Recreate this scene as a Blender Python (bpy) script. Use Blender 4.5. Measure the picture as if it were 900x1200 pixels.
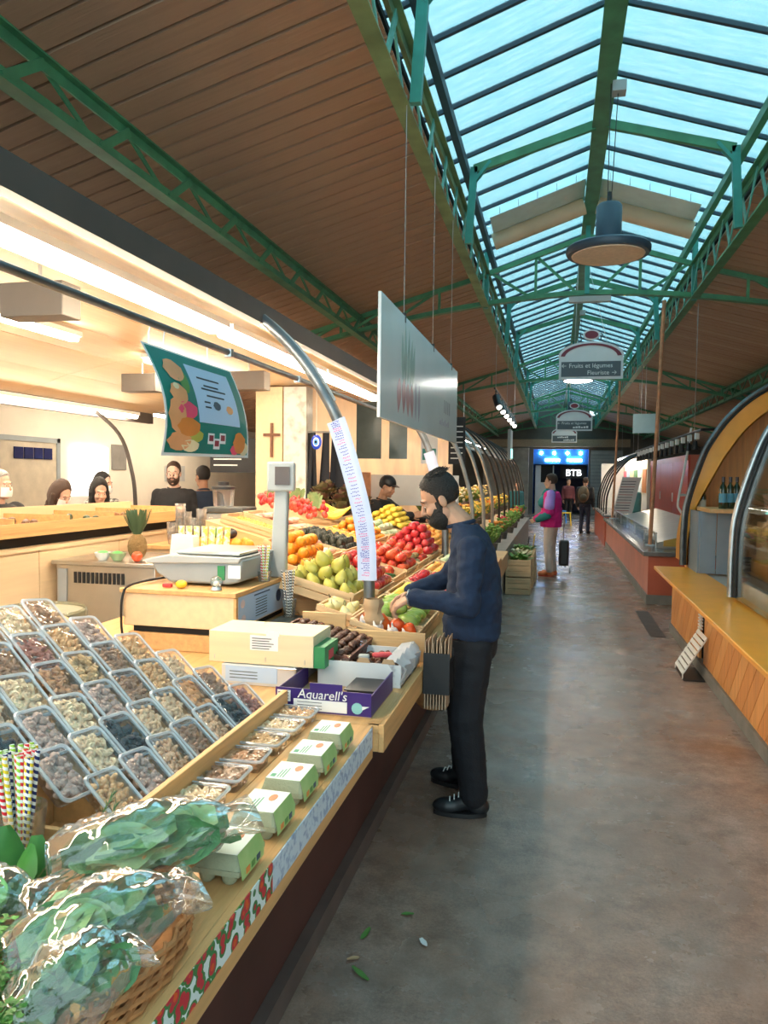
import bpy, bmesh, math, random
from mathutils import Vector, Matrix, Euler, noise
for o in list(bpy.data.objects): bpy.data.objects.remove(o)
SC = bpy.context.scene
COL = SC.collection
R = random.Random(7)
PI = math.pi
# ---------------------------------------------------------------- camera
F_PX, CAM_H = 870.0, 1.7
yaw = math.atan(202/F_PX); pitch = math.atan(42/F_PX); roll = math.radians(0.7)
fw = Vector((-math.sin(yaw)*math.cos(pitch), math.cos(yaw)*math.cos(pitch), -math.sin(pitch)))
r0 = Vector((math.cos(yaw), math.sin(yaw), 0)); u0 = r0.cross(fw)
rt = r0*math.cos(roll) + u0*math.sin(roll); up = u0*math.cos(roll) - r0*math.sin(roll)
cd = bpy.data.cameras.new('camera'); cam = bpy.data.objects.new('camera', cd); COL.objects.link(cam)
cd.sensor_width = 36; cd.sensor_fit = 'AUTO'; cd.lens = 36*F_PX/1200; cd.clip_start = .02; cd.clip_end = 300
m = Matrix((( rt.x, up.x, -fw.x, 0), (rt.y, up.y, -fw.y, 0), (rt.z, up.z, -fw.z, CAM_H), (0, 0, 0, 1)))
cam.matrix_world = m
SC.camera = cam
# ---------------------------------------------------------------- sky and exposure
W = bpy.data.worlds.new('overcast_sky'); SC.world = W; W.use_nodes = True
bg = W.node_tree.nodes['Background']; bg.inputs[0].default_value = (.70, .94, 1.0, 1); bg.inputs[1].default_value = 1.7
SC.view_settings.view_transform = 'Standard'; SC.view_settings.look = 'None'
SC.view_settings.gamma = 1; SC.view_settings.use_curve_mapping = False
SC.view_settings.exposure = 0.66
# ---------------------------------------------------------------- materials
MATS = {}
def M(name, col, rough=.6, metal=0, var=.12, scale=6, bump=0, bscale=40, stretch=None, emit=0, alpha=1, trans=0, col2=None, spec=.5, coat=0, coords='Object', contrast=(.3, .7), sheen=0, sss=0):
    if name in MATS: return MATS[name]
    mt = bpy.data.materials.new(name); mt.use_nodes = True; nt = mt.node_tree; N = nt.nodes; L = nt.links
    b = N['Principled BSDF']
    c = tuple(col)+(1,)
    b.inputs['Roughness'].default_value = rough; b.inputs['Metallic'].default_value = metal
    b.inputs['Specular IOR Level'].default_value = spec
    if coat: b.inputs['Coat Weight'].default_value = coat; b.inputs['Coat Roughness'].default_value = .1
    if sheen: b.inputs['Sheen Weight'].default_value = sheen
    if sss: b.inputs['Subsurface Weight'].default_value = sss; b.inputs['Subsurface Radius'].default_value = (.01, .004, .002)
    if trans: b.inputs['Transmission Weight'].default_value = trans
    b.inputs['Alpha'].default_value = alpha
    tc = N.new('ShaderNodeTexCoord'); mp = N.new('ShaderNodeMapping'); L.new(tc.outputs[coords], mp.inputs[0])
    if stretch: mp.inputs['Scale'].default_value = stretch
    if var or col2:
        nz = N.new('ShaderNodeTexNoise'); nz.inputs['Scale'].default_value = scale; nz.inputs['Detail'].default_value = 5
        L.new(mp.outputs[0], nz.inputs['Vector'])
        rp = N.new('ShaderNodeValToRGB'); L.new(nz.outputs['Fac'], rp.inputs[0])
        if col2 is None:
            lo = tuple(x*(1-var) for x in col); hi = tuple(min(1, x*(1+var)) for x in col)
        else: lo, hi = col, col2
        rp.color_ramp.elements[0].position = contrast[0]; rp.color_ramp.elements[1].position = contrast[1]
        rp.color_ramp.elements[0].color = lo+(1,) if len(lo) == 3 else lo; rp.color_ramp.elements[1].color = tuple(hi)+(1,)
        L.new(rp.outputs[0], b.inputs['Base Color'])
    else: b.inputs['Base Color'].default_value = c
    if bump:
        n2 = N.new('ShaderNodeTexNoise'); n2.inputs['Scale'].default_value = bscale; n2.inputs['Detail'].default_value = 4
        L.new(mp.outputs[0], n2.inputs['Vector'])
        bp = N.new('ShaderNodeBump'); bp.inputs['Strength'].default_value = bump; bp.inputs['Distance'].default_value = .02
        L.new(n2.outputs['Fac'], bp.inputs['Height']); L.new(bp.outputs[0], b.inputs['Normal'])
    if emit:
        b.inputs['Emission Color'].default_value = c; b.inputs['Emission Strength'].default_value = emit
    MATS[name] = mt; return mt
def wood(name, col, dark=.7, scale=3, axis=1, rough=.5, bump=.15):
    st = [14, 14, 14]; st[axis] = .8
    return M(name, tuple(x*dark for x in col), rough=rough, col2=col, scale=scale, stretch=tuple(st), bump=bump, bscale=scale*2, contrast=(.3, .65))
def clearmat(name, tint=(1, 1, 1), gloss=.05, gmix=.12, milk=0.0, milkcol=(.9, .95, 1), bump=0, bscale=30):
    """thin clear plastic or glass sheet: straight transmission plus fresnel gloss, optionally a little milky"""
    mt = bpy.data.materials.new(name); mt.use_nodes = True; nt = mt.node_tree; N = nt.nodes; L = nt.links
    N.remove(N['Principled BSDF']); out = N['Material Output']
    t = N.new('ShaderNodeBsdfTransparent'); t.inputs[0].default_value = tuple(tint)+(1,)
    g = N.new('ShaderNodeBsdfGlossy'); g.inputs['Roughness'].default_value = gloss
    lw = N.new('ShaderNodeLayerWeight'); lw.inputs[0].default_value = .35
    ma = N.new('ShaderNodeMath'); ma.operation = 'MULTIPLY_ADD'; ma.inputs[1].default_value = .6; ma.inputs[2].default_value = gmix*.4
    L.new(lw.outputs['Fresnel'], ma.inputs[0])
    mx = N.new('ShaderNodeMixShader'); L.new(ma.outputs[0], mx.inputs[0]); L.new(t.outputs[0], mx.inputs[1]); L.new(g.outputs[0], mx.inputs[2])
    last = mx
    if milk:
        d = N.new('ShaderNodeBsdfDiffuse'); d.inputs[0].default_value = tuple(milkcol)+(1,)
        tl = N.new('ShaderNodeBsdfTranslucent'); tl.inputs[0].default_value = tuple(milkcol)+(1,)
        ad = N.new('ShaderNodeMixShader'); ad.inputs[0].default_value = .5; L.new(d.outputs[0], ad.inputs[1]); L.new(tl.outputs[0], ad.inputs[2])
        m2 = N.new('ShaderNodeMixShader'); m2.inputs[0].default_value = milk; L.new(mx.outputs[0], m2.inputs[1]); L.new(ad.outputs[0], m2.inputs[2]); last = m2
    if bump:
        tc = N.new('ShaderNodeTexCoord'); n2 = N.new('ShaderNodeTexNoise'); n2.inputs['Scale'].default_value = bscale; n2.inputs['Detail'].default_value = 3
        L.new(tc.outputs['Object'], n2.inputs['Vector'])
        bp = N.new('ShaderNodeBump'); bp.inputs['Strength'].default_value = bump; bp.inputs['Distance'].default_value = .02
        L.new(n2.outputs['Fac'], bp.inputs['Height']); L.new(bp.outputs[0], g.inputs['Normal']); L.new(bp.outputs[0], lw.inputs['Normal'])
    L.new(last.outputs[0], out.inputs['Surface'])
    MATS[name] = mt; return mt
# ---------------------------------------------------------------- mesh helpers
def V(*a): return Vector(a)
class MB:
    def __init__(s): s.v = []; s.f = []
    def add(s, vs, fs):
        n = len(s.v); s.v += [tuple(p) for p in vs]; s.f += [tuple(i+n for i in f) for f in fs]; return s
    def box(s, x0, x1, y0, y1, z0, z1):
        return s.add([(x0,y0,z0),(x1,y0,z0),(x1,y1,z0),(x0,y1,z0),(x0,y0,z1),(x1,y0,z1),(x1,y1,z1),(x0,y1,z1)],
                     [(0,3,2,1),(4,5,6,7),(0,1,5,4),(1,2,6,5),(2,3,7,6),(3,0,4,7)])
    def obox(s, c, size, rot=None):
        a, b, d = (x/2 for x in size); c = Vector(c)
        vs = [Vector(p) for p in [(-a,-b,-d),(a,-b,-d),(a,b,-d),(-a,b,-d),(-a,-b,d),(a,-b,d),(a,b,d),(-a,b,d)]]
        if rot is not None: vs = [rot @ p for p in vs]
        return s.add([p+c for p in vs], [(0,3,2,1),(4,5,6,7),(0,1,5,4),(1,2,6,5),(2,3,7,6),(3,0,4,7)])
    def beam(s, p0, p1, w, h=None, upv=(0,0,1)):
        h = w if h is None else h
        p0 = Vector(p0); p1 = Vector(p1); d = (p1-p0); l = d.length; d.normalize(); u = Vector(upv)
        if abs(d.dot(u)) > .98: u = Vector((1,0,0))
        x = d.cross(u).normalized(); z = x.cross(d)
        rot = Matrix((x, d, z)).transposed()
        return s.obox((p0+p1)/2, (w, l, h), rot)
    def tube(s, pts, r, n=8, cap=True, rr=None):
        pts = [Vector(p) for p in pts]; k = len(pts); rs = r if isinstance(r, (list, tuple)) else [r]*k
        t0 = (pts[1]-pts[0]).normalized(); u = t0.orthogonal().normalized(); rings = []
        for i in range(k):
            t = (pts[min(i+1,k-1)]-pts[max(i-1,0)]).normalized()
            u = (u - t*u.dot(t)); u = u.normalized() if u.length > 1e-6 else t.orthogonal().normalized()
            w = t.cross(u)
            rings.append([pts[i]+(u*math.cos(2*PI*j/n)+w*math.sin(2*PI*j/n))*rs[i] for j in range(n)])
        vs = [p for q in rings for p in q]; fs = []
        for i in range(k-1):
            for j in range(n): fs.append((i*n+j, i*n+(j+1)%n, (i+1)*n+(j+1)%n, (i+1)*n+j))
        if cap: fs.append(tuple(range(n-1,-1,-1))); fs.append(tuple((k-1)*n+j for j in range(n)))
        return s.add(vs, fs)
    def lathe(s, prof, n=16, c=(0,0,0), rot=None, sq=(1,1)):
        c = Vector(c); vs = []; fs = []; k = len(prof)
        for (r, z) in prof:
            for j in range(n):
                p = Vector((r*math.cos(2*PI*j/n)*sq[0], r*math.sin(2*PI*j/n)*sq[1], z))
                if rot is not None: p = rot @ p
                vs.append(p+c)
        for i in range(k-1):
            for j in range(n): fs.append((i*n+j, i*n+(j+1)%n, (i+1)*n+(j+1)%n, (i+1)*n+j))
        if prof[0][0] > 1e-5: fs.append(tuple(range(n-1,-1,-1)))
        if prof[-1][0] > 1e-5: fs.append(tuple((k-1)*n+j for j in range(n)))
        return s.add(vs, fs)
    def ball(s, c, r, nu=10, nv=7, rot=None):
        if not isinstance(r, (list, tuple)): r = (r, r, r)
        c = Vector(c); vs = []; fs = []
        def q(p): p = Vector(p); return (rot @ p if rot is not None else p)+c
        vs.append(q((0,0,-r[2])))
        for i in range(1, nv):
            a = -PI/2+PI*i/nv
            for j in range(nu):
                b = 2*PI*j/nu; vs.append(q((r[0]*math.cos(a)*math.cos(b), r[1]*math.cos(a)*math.sin(b), r[2]*math.sin(a))))
        vs.append(q((0,0,r[2]))); T = len(vs)-1
        for j in range(nu): fs.append((0, 1+(j+1)%nu, 1+j)); fs.append((T, T-nu+j, T-nu+(j+1)%nu))
        for i in range(nv-2):
            for j in range(nu):
                a = 1+i*nu+j; b = 1+i*nu+(j+1)%nu; fs.append((a, b, b+nu, a+nu))
        return s.add(vs, fs)
    def sheet(s, rows, thick=0):
        """grid of points -> surface; thick > 0 gives it a back side"""
        rows = [[Vector(p) for p in r] for r in rows]; n = len(rows); m_ = len(rows[0])
        vs = [p for r in rows for p in r]; fs = [(i*m_+j, i*m_+j+1, (i+1)*m_+j+1, (i+1)*m_+j) for i in range(n-1) for j in range(m_-1)]
        if thick:
            vb = []
            for i in range(n):
                for j in range(m_):
                    a = rows[min(i+1,n-1)][j]-rows[max(i-1,0)][j]; b = rows[i][min(j+1,m_-1)]-rows[i][max(j-1,0)]
                    nn = a.cross(b); nn = nn.normalized() if nn.length > 1e-9 else V(0,0,1)
                    vb.append(rows[i][j]+nn*thick)
            o = len(vs); vs += vb; fs += [tuple(reversed([k+o for k in f])) for f in list(fs)]
            bd = [j for j in range(m_)]+[i*m_+m_-1 for i in range(1,n)]+[(n-1)*m_+j for j in range(m_-2,-1,-1)]+[i*m_ for i in range(n-2,0,-1)]
            for a, b in zip(bd, bd[1:]+bd[:1]): fs.append((b, a, a+o, b+o))
        return s.add(vs, fs)
    def prism(s, poly, d):
        """closed 3D polygon extruded by vector d"""
        poly = [Vector(p) for p in poly]; d = Vector(d); n = len(poly)
        return s.add(poly+[p+d for p in poly], [tuple(range(n-1,-1,-1)), tuple(range(n,2*n))]+[(i,(i+1)%n,(i+1)%n+n,i+n) for i in range(n)])
    def mesh(s, name, off=None, smooth=True, ang=.7):
        me = bpy.data.meshes.new(name)
        vs = s.v if off is None else [(p[0]-off[0], p[1]-off[1], p[2]-off[2]) for p in s.v]
        me.from_pydata(vs, [], s.f); me.update()
        if smooth: me.shade_smooth(); me.set_sharp_from_angle(angle=ang)
        return me
    def build(s, name, mat, parent=None, bevel=0, smooth=True, kind=None, ang=.7, label=None):
        off = None
        if parent is not None:
            off = parent.get('_o'); off = tuple(off) if off is not None else (0,0,0)
        me = s.mesh(name, off, smooth, ang); me.materials.append(mat)
        o = bpy.data.objects.new(name, me); COL.objects.link(o)
        if parent is not None: o.parent = parent; o['_o'] = off
        if bevel:
            bm = o.modifiers.new('bevel', 'BEVEL'); bm.width = bevel; bm.segments = 2; bm.limit_method = 'ANGLE'
        if kind: o['kind'] = kind
        if label: o['label'] = label
        return o
def tag(o, label=None, cat=None, group=None, kind=None):
    if label: o['label'] = label
    if cat: o['category'] = cat
    if group: o['group'] = group
    if kind: o['kind'] = kind
    return o
def thing(name, label, cat, loc, group=None, kind=None):
    o = bpy.data.objects.new(name, None); COL.objects.link(o); o.location = loc; o.empty_display_size = .05
    o['_o'] = tuple(loc); return tag(o, label, cat, group, kind)
def dup(root, loc, rot=None, label=None, group=None, scale=None):
    r = root.copy(); COL.objects.link(r); r.location = loc
    if rot is not None: r.rotation_euler = rot
    if scale is not None: r.scale = (scale,)*3 if not isinstance(scale, (tuple, list)) else scale
    if label: r['label'] = label
    if group: r['group'] = group
    for ch in root.children:
        c = ch.copy(); COL.objects.link(c); c.parent = r
        for g in ch.children:
            d = g.copy(); COL.objects.link(d); d.parent = c
    return r
def inst(me, name, mat, parent, loc=(0,0,0), rot=(0,0,0), scale=(1,1,1), world=False):
    """one more object that shares mesh data"""
    o = bpy.data.objects.new(name, me)
    if mat is not None and not me.materials: me.materials.append(mat)
    COL.objects.link(o)
    if parent is not None:
        o.parent = parent
        if world: off = parent['_o']; loc = tuple(a-b for a, b in zip(loc, off))
    o.location = loc; o.rotation_euler = rot; o.scale = scale
    return o
def spline(pts, n=6):
    P = [Vector(p) for p in pts]; P = [2*P[0]-P[1]]+P+[2*P[-1]-P[-2]]; out = []
    for i in range(1, len(P)-2):
        for k in range(n):
            t = k/n; a, b, c, d = P[i-1:i+3]
            out.append(.5*((2*b)+(c-a)*t+(2*a-5*b+4*c-d)*t*t+(3*b-a-3*c+d)*t**3))
    out.append(P[-2]); return out
TMP = bpy.data.scenes.new('workbench')
def evaluated(o):
    """apply modifiers / text of a loose object in a scratch scene, so the big scene is not re-evaluated"""
    TMP.collection.objects.link(o); vl = TMP.view_layers[0]; vl.update()
    me = bpy.data.meshes.new_from_object(o.evaluated_get(vl.depsgraph)); bpy.data.objects.remove(o); return me
def text_mesh(txt, size, name='lettering', extrude=.001, align='CENTER', shear=0):
    cu = bpy.data.curves.new(name, 'FONT'); cu.body = txt; cu.size = size; cu.extrude = extrude; cu.align_x = align; cu.align_y = 'CENTER'; cu.shear = shear; cu.resolution_u = 3
    return evaluated(bpy.data.objects.new(name, cu))
def lettering(txt, size, mat, parent, pos, right, upv, name='lettering', shear=0):
    me = text_mesh(txt, size, name, shear=shear); me.materials.clear(); me.materials.append(mat)
    r = Vector(right).normalized(); u = Vector(upv).normalized(); n = r.cross(u)
    mx = Matrix((r, u, n)).transposed().to_4x4(); off = Vector(parent['_o']); mx.translation = Vector(pos)-off
    o = bpy.data.objects.new(name, me); COL.objects.link(o); o.parent = parent; o.matrix_local = mx; return o
def arch_r(axis, ang):
    return Matrix.Rotation(ang, 3, axis)
# ---------------------------------------------------------------- material library
m_green = M('green_paint', (.07, .26, .13), rough=.4, var=.25, scale=5)
m_teal_skylit = M('teal_paint_skylit', (.13, .42, .34), rough=.4, var=.15)  # lattice bars: teal lightened, reflected sky light is put into the colour
m_teal = M('teal_paint', (.05, .30, .25), rough=.4, var=.2, scale=5)
m_plank = wood('roof_boards', (.50, .31, .205), dark=.9, axis=0, scale=2, rough=.55)
m_plank_b = wood('roof_boards_pale', (.55, .37, .25), dark=.9, axis=0, scale=2, rough=.55)
m_dark = M('dark_void', (.02, .018, .018), rough=.9, var=0)
m_bar = M('glazing_bar_paint', (.03, .055, .08), rough=.5, var=.1)
m_glass_roof = clearmat('roof_glass', tint=(.80, .94, .97), gloss=.2, milk=.12, milkcol=(.8, .97, 1), bump=.3, bscale=60)
_n = m_glass_roof.node_tree.nodes; _l = m_glass_roof.node_tree.links   # grimy ribbed glass: the tint varies over each pane
_tc = _n.new('ShaderNodeTexCoord'); _mp = _n.new('ShaderNodeMapping'); _mp.inputs['Scale'].default_value = (1.5, 9, 1); _l.new(_tc.outputs['Object'], _mp.inputs[0])
_nz = _n.new('ShaderNodeTexNoise'); _nz.inputs['Scale'].default_value = 2.2; _nz.inputs['Detail'].default_value = 6; _l.new(_mp.outputs[0], _nz.inputs['Vector'])
_rp = _n.new('ShaderNodeValToRGB'); _rp.color_ramp.elements[0].position = .3; _rp.color_ramp.elements[0].color = (.60, .86, .93, 1); _rp.color_ramp.elements[1].position = .7; _rp.color_ramp.elements[1].color = (.80, .95, .98, 1)
_l.new(_nz.outputs['Fac'], _rp.inputs[0]); _l.new(_rp.outputs[0], [x for x in _n if x.type == 'BSDF_TRANSPARENT'][0].inputs[0])
m_glass = clearmat('clear_glass', tint=(.93, .97, .96), gloss=.03)
m_beige = wood('pale_ply', (.84, .62, .38), dark=.9, axis=1, scale=2, rough=.45, bump=.04)
m_pine = wood('pine', (.74, .42, .17), dark=.78, axis=1, scale=2.5, rough=.5)
m_pinex = wood('pine_across', (.72, .46, .22), dark=.78, axis=0, scale=2.5, rough=.5)
m_crate = wood('crate_wood', (.72, .50, .28), dark=.75, axis=1, scale=3, rough=.65)
m_cratex = wood('crate_wood_across', (.72, .50, .28), dark=.75, axis=0, scale=3, rough=.65)
m_white = M('white_paint', (.80, .79, .76), rough=.5, var=.04)
m_cream = M('cream_wall', (.84, .76, .64), rough=.7, var=.05, scale=2)
m_steel = M('galvanised_steel', (.55, .57, .58), rough=.35, metal=.9, var=.15, scale=12)
m_stain = M('stainless', (.50, .49, .46), rough=.3, metal=.9, var=.1, scale=4)
m_black = M('black_plastic', (.015, .015, .017), rough=.45, var=0)
m_grey = M('grey_plastic', (.33, .36, .37), rough=.45, var=.06)
m_lgrey = M('light_grey_plastic', (.42, .44, .44), rough=.4, var=.05)
m_brownbox = M('brown_grey_metal', (.16, .14, .12), rough=.5, var=.08)
m_tube = M('fluorescent_tube', (1.0, .88, .68), emit=36, var=0)
m_tubew = M('cool_fluorescent', (.95, .98, 1), emit=24, var=0)
m_paper = M('white_paper', (.82, .83, .84), rough=.7, var=.03)
m_ink = M('dark_ink', (.04, .05, .07), rough=.7, var=0)
m_brownroof = M('canopy_roofing', (.10, .075, .06), rough=.7, var=.15)
m_rust = M('rusty_orange_paint', (.55, .25, .13), rough=.6, var=.25, scale=10)
# ---------------------------------------------------------------- floor
fl = bpy.data.materials.new('stained_concrete'); fl.use_nodes = True; nt = fl.node_tree; N = nt.nodes; L = nt.links; b = N['Principled BSDF']
tc = N.new('ShaderNodeTexCoord')
def nzn(scale, detail=6, rough=.6, vec=None, dist=0):
    n = N.new('ShaderNodeTexNoise'); n.inputs['Scale'].default_value = scale; n.inputs['Detail'].default_value = detail; n.inputs['Roughness'].default_value = rough; n.inputs['Distortion'].default_value = dist
    L.new(vec if vec else tc.outputs['Object'], n.inputs['Vector']); return n
def rampn(src, p0, c0, p1, c1):
    r = N.new('ShaderNodeValToRGB'); r.color_ramp.elements[0].position = p0; r.color_ramp.elements[0].color = c0+(1,); r.color_ramp.elements[1].position = p1; r.color_ramp.elements[1].color = c1+(1,)
    L.new(src, r.inputs[0]); return r
n1 = nzn(.55, 8, .62, dist=.6); r1 = rampn(n1.outputs['Fac'], .36, (.36, .31, .285), .62, (.30, .175, .12))
n2 = nzn(7, 10, .75); r2 = rampn(n2.outputs['Fac'], .25, (.48, .46, .44), .72, (1.2, 1.2, 1.2))
mx = N.new('ShaderNodeMix'); mx.data_type = 'RGBA'; mx.blend_type = 'MULTIPLY'; mx.inputs[0].default_value = 1
L.new(r1.outputs[0], mx.inputs[6]); L.new(r2.outputs[0], mx.inputs[7])
n3 = nzn(90, 4, .8); r3 = rampn(n3.outputs['Fac'], .3, (.7, .7, .7), .75, (1.25, 1.25, 1.25))
mx2 = N.new('ShaderNodeMix'); mx2.data_type = 'RGBA'; mx2.blend_type = 'MULTIPLY'; mx2.inputs[0].default_value = .8
L.new(mx.outputs[2], mx2.inputs[6]); L.new(r3.outputs[0], mx2.inputs[7]); L.new(mx2.outputs[2], b.inputs['Base Color'])
n4 = nzn(1.6, 6, .6); r4 = rampn(n4.outputs['Fac'], .3, (.16, .16, .16), .7, (.36, .36, .36)); L.new(r4.outputs[0], b.inputs['Roughness'])
n5 = nzn(45, 6, .7); bp = N.new('ShaderNodeBump'); bp.inputs['Strength'].default_value = .22; bp.inputs['Distance'].default_value = .01; L.new(n5.outputs['Fac'], bp.inputs['Height']); L.new(bp.outputs[0], b.inputs['Normal'])
b.inputs['Specular IOR Level'].default_value = .65
tag(MB().box(-7.4, 6.5, -3, 36, -.1, 0).build('floor', fl), kind='structure')
# ---------------------------------------------------------------- boarded side roofs
XL, XR, XM = -.99, 1.64, .325
def zr(x): return 4.45 - .28*max(XL-x, x-XR, 0)
def boarded(name, x0, x1, mat, matb):
    za, zb = zr(x0)+.06, zr(x1)+.06
    s = MB().add([(x0,-2,za),(x1,-2,zb),(x1,36,zb),(x0,36,za),(x0,-2,za+.04),(x1,-2,zb+.04),(x1,36,zb+.04),(x0,36,za+.04)],
                 [(0,3,2,1),(4,5,6,7),(0,1,5,4),(1,2,6,5),(2,3,7,6),(3,0,4,7)]).build(name, m_dark)
    s['_o'] = (0,0,0); tag(s, kind='structure')
    w = .2; ln = math.hypot(x1-x0, zr(x1)-zr(x0)); ang = math.atan2(zr(x1)-zr(x0), x1-x0)
    me = MB().box(-ln/2, ln/2, -w/2+.014, w/2-.014, 0, .03).mesh('plank', smooth=False); me.materials.append(mat)
    me2 = me.copy(); me2.materials.clear(); me2.materials.append(matb)
    for i in range(int(38/w)):
        y = -2+w*(i+.5)
        inst(me if y < 10 or R.random() < .4 else me2, 'plank', None, s, ((x0+x1)/2, y, (zr(x0)+zr(x1))/2+R.uniform(0, .006)), (0, -ang, 0))
    return s
boarded('ceiling_left', -7.35, XL-.1, m_plank, m_plank)
boarded('ceiling_right', XR+.1, 6.4, m_plank, m_plank_b)
# ---------------------------------------------------------------- walls
wl = MB().box(-7.3, -7.15, -3, 36, 0, 2.72).build('wall_left', m_cream); tag(wl, kind='structure'); wl['_o'] = (0,0,0)
wr = MB().box(6.2, 6.35, -3, 36, 0, 3.2).build('wall_right', M('grey_wall', (.25, .23, .21), rough=.8)); tag(wr, kind='structure')
m_endw = M('end_wall', (.15, .14, .125), rough=.8, var=.2, scale=1)
we = MB().box(-7.3, -1.1, 35.6, 35.8, 0, 4.6).box(1.4, 6.35, 35.6, 35.8, 0, 4.6).box(-1.1, 1.4, 35.6, 35.8, 3.05, 5.2).build('wall_back', m_endw); tag(we, kind='structure')
tag(MB().box(-3.5, 3.2, 35.3, 35.58, 3.15, 3.5).build('trim_1', wood('sign_board', (.45, .33, .22))), kind='structure')
# ---------------------------------------------------------------- skylight
def zsky(x): return 5.22-.34*abs(x-XM)
for i, s in ((1, -1), (2, 1)):
    wdw = bpy.data.objects.new('window_%d' % i, None); COL.objects.link(wdw); wdw['kind'] = 'structure'; wdw['_o'] = (0,0,0)
    xe = XM+s*1.55; ln = math.hypot(1.55, 1.55*.34); ang = -math.atan(.34)*s
    bar = MB().box(-ln/2, ln/2, -.017, .017, -.022, .016).mesh('glazing_bar', smooth=False); bar.materials.append(m_bar)
    pane = MB().box(-ln/2, ln/2, -.222, .222, -.004, .004).mesh('pane', smooth=False); pane.materials.append(m_glass_roof)
    for k in range(78):
        y = -2+k*.49
        xm = XM+s*.775
        inst(bar, 'glazing_bar', None, wdw, (xm, y, zsky(xm)), (0, -ang, 0))
        if k < 77: inst(pane, 'pane', None, wdw, (xm, y+.245, zsky(xm)+.01), (0, -ang, 0))
# gable glazing above the end wall and side upstands that close the skylight
for i, s in ((3, -1), (4, 1)):
    x = XM+s*1.5
    o = MB().box(x-.01, x+.01, -2, 36, 4.47, zsky(x)-.03).build('window_%d' % i, m_glass_roof); tag(o, kind='structure')
rb = MB().box(XM-.045, XM+.045, -2, 35.6, 5.0, 5.16).box(XM-.08, XM+.08, -2, 35.6, 4.985, 5.0).build('ridge_beam', m_green)
tag(rb, 'long green steel beam running under the skylight ridge', 'beam')
for s, lab in ((-1, 'dark rail under the skylight glazing on the fruit stall side'), (1, 'green rail under the skylight glazing on the red counter side')):
    x = XM+s*1.26
    o = MB().box(x-.03, x+.03, -2, 35.6, zsky(x)-.14, zsky(x)-.05).build('skylight_rail', m_bar if s < 0 else m_green); tag(o, lab, 'beam')
# ---------------------------------------------------------------- lattice girders along the hall
def girder(label, x, zb, zt, pitch, y0, mat, matd, ph=0, group=None):
    t = thing('lattice_girder', label, 'girder', (x, -2, zb))
    L_ = 37.6
    MB().box(x-.05, x+.05, -2, -2+L_, zb-.012, zb).box(x-.006, x+.006, -2, -2+L_, zb, zb+.075).build('bottom_chord', mat, t)
    MB().box(x-.05, x+.05, -2, -2+L_, zt-.012, zt).box(x-.006, x+.006, -2, -2+L_, zt-.075, zt-.012).build('top_chord', mat, t)
    h = zt-zb
    a = MB().beam((.012, 0, .02), (.012, pitch*.38, h-.03), .055, .012, (1,0,0)).mesh('lattice_bar', smooth=False); a.materials.append(matd)
    b_ = MB().beam((-.012, pitch*.38, h-.03), (-.012, pitch, .02), .034, .012, (1,0,0)).mesh('lattice_bar', smooth=False); b_.materials.append(matd)
    for k in range(int((L_-.5)/pitch)):
        inst(a, 'lattice_bar', None, t, (0, k*pitch+ph, 0)); inst(b_, 'lattice_bar', None, t, (0, k*pitch+ph, 0))
    return t
m_gy = M('weathered_green', (.16, .27, .13), rough=.5, var=.3, scale=4)
girder('green lattice girder under the skylight edge on the fruit stall side', XL, 4.0, 4.44, .68, 0, m_gy, m_teal_skylit)
girder('green lattice girder under the skylight edge above the red counter', XR, 4.0, 4.44, .68, 0, m_green, m_teal_skylit)
girder('green lattice purlin girder under the boards above the fruit stall', -2.75, 3.65, 3.93, .82, 0, m_green, m_green, .35)
girder('green lattice purlin girder under the boards above the yellow shelf stall', 3.75, 3.52, 3.83, .82, 0, m_green, m_green, .2)
# posts and rafters of the skylight
for k in range(13):
    y = 1.8+2.8*k
    if k % 3 == 0: continue
    t = thing('skylight_portal', 'teal skylight portal of posts and rafters '+{1: 'in front of the blue grey pendant lamp', 2: 'just behind the blue grey pendant lamp', 4: 'just behind the first hanging market sign', 5: 'by the first glowing pendant lamp', 7: 'just behind the second hanging market sign', 8: 'by the second glowing pendant lamp', 10: 'beside the third hanging market sign', 11: 'beyond the third hanging market sign'}[k], 'portal', (XM, y, 4), 'plain skylight portals between the arched trusses')
    for s in (-1, 1):
        xb = XM+s*1.225; xt = XM+s*1.18
        MB().beam((xb, y, 3.99), (xt, y, 4.72), .07, .05, (0,1,0)).build('post', m_teal, t)
        MB().beam((xt, y, 4.70), (XM+s*.05, y, 5.02), .05, .08, (0,0,1)).build('rafter', m_green, t)
        MB().beam((xt-s*.0, y, 4.58), (XM+s*1.02, y, 4.765), .03, .06, (0,1,0)).build('knee_brace', m_teal, t)
TN = ['beside the pendant lamp', 'behind the first hanging market sign', 'behind the second hanging market sign', 'next to the end wall']
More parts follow.
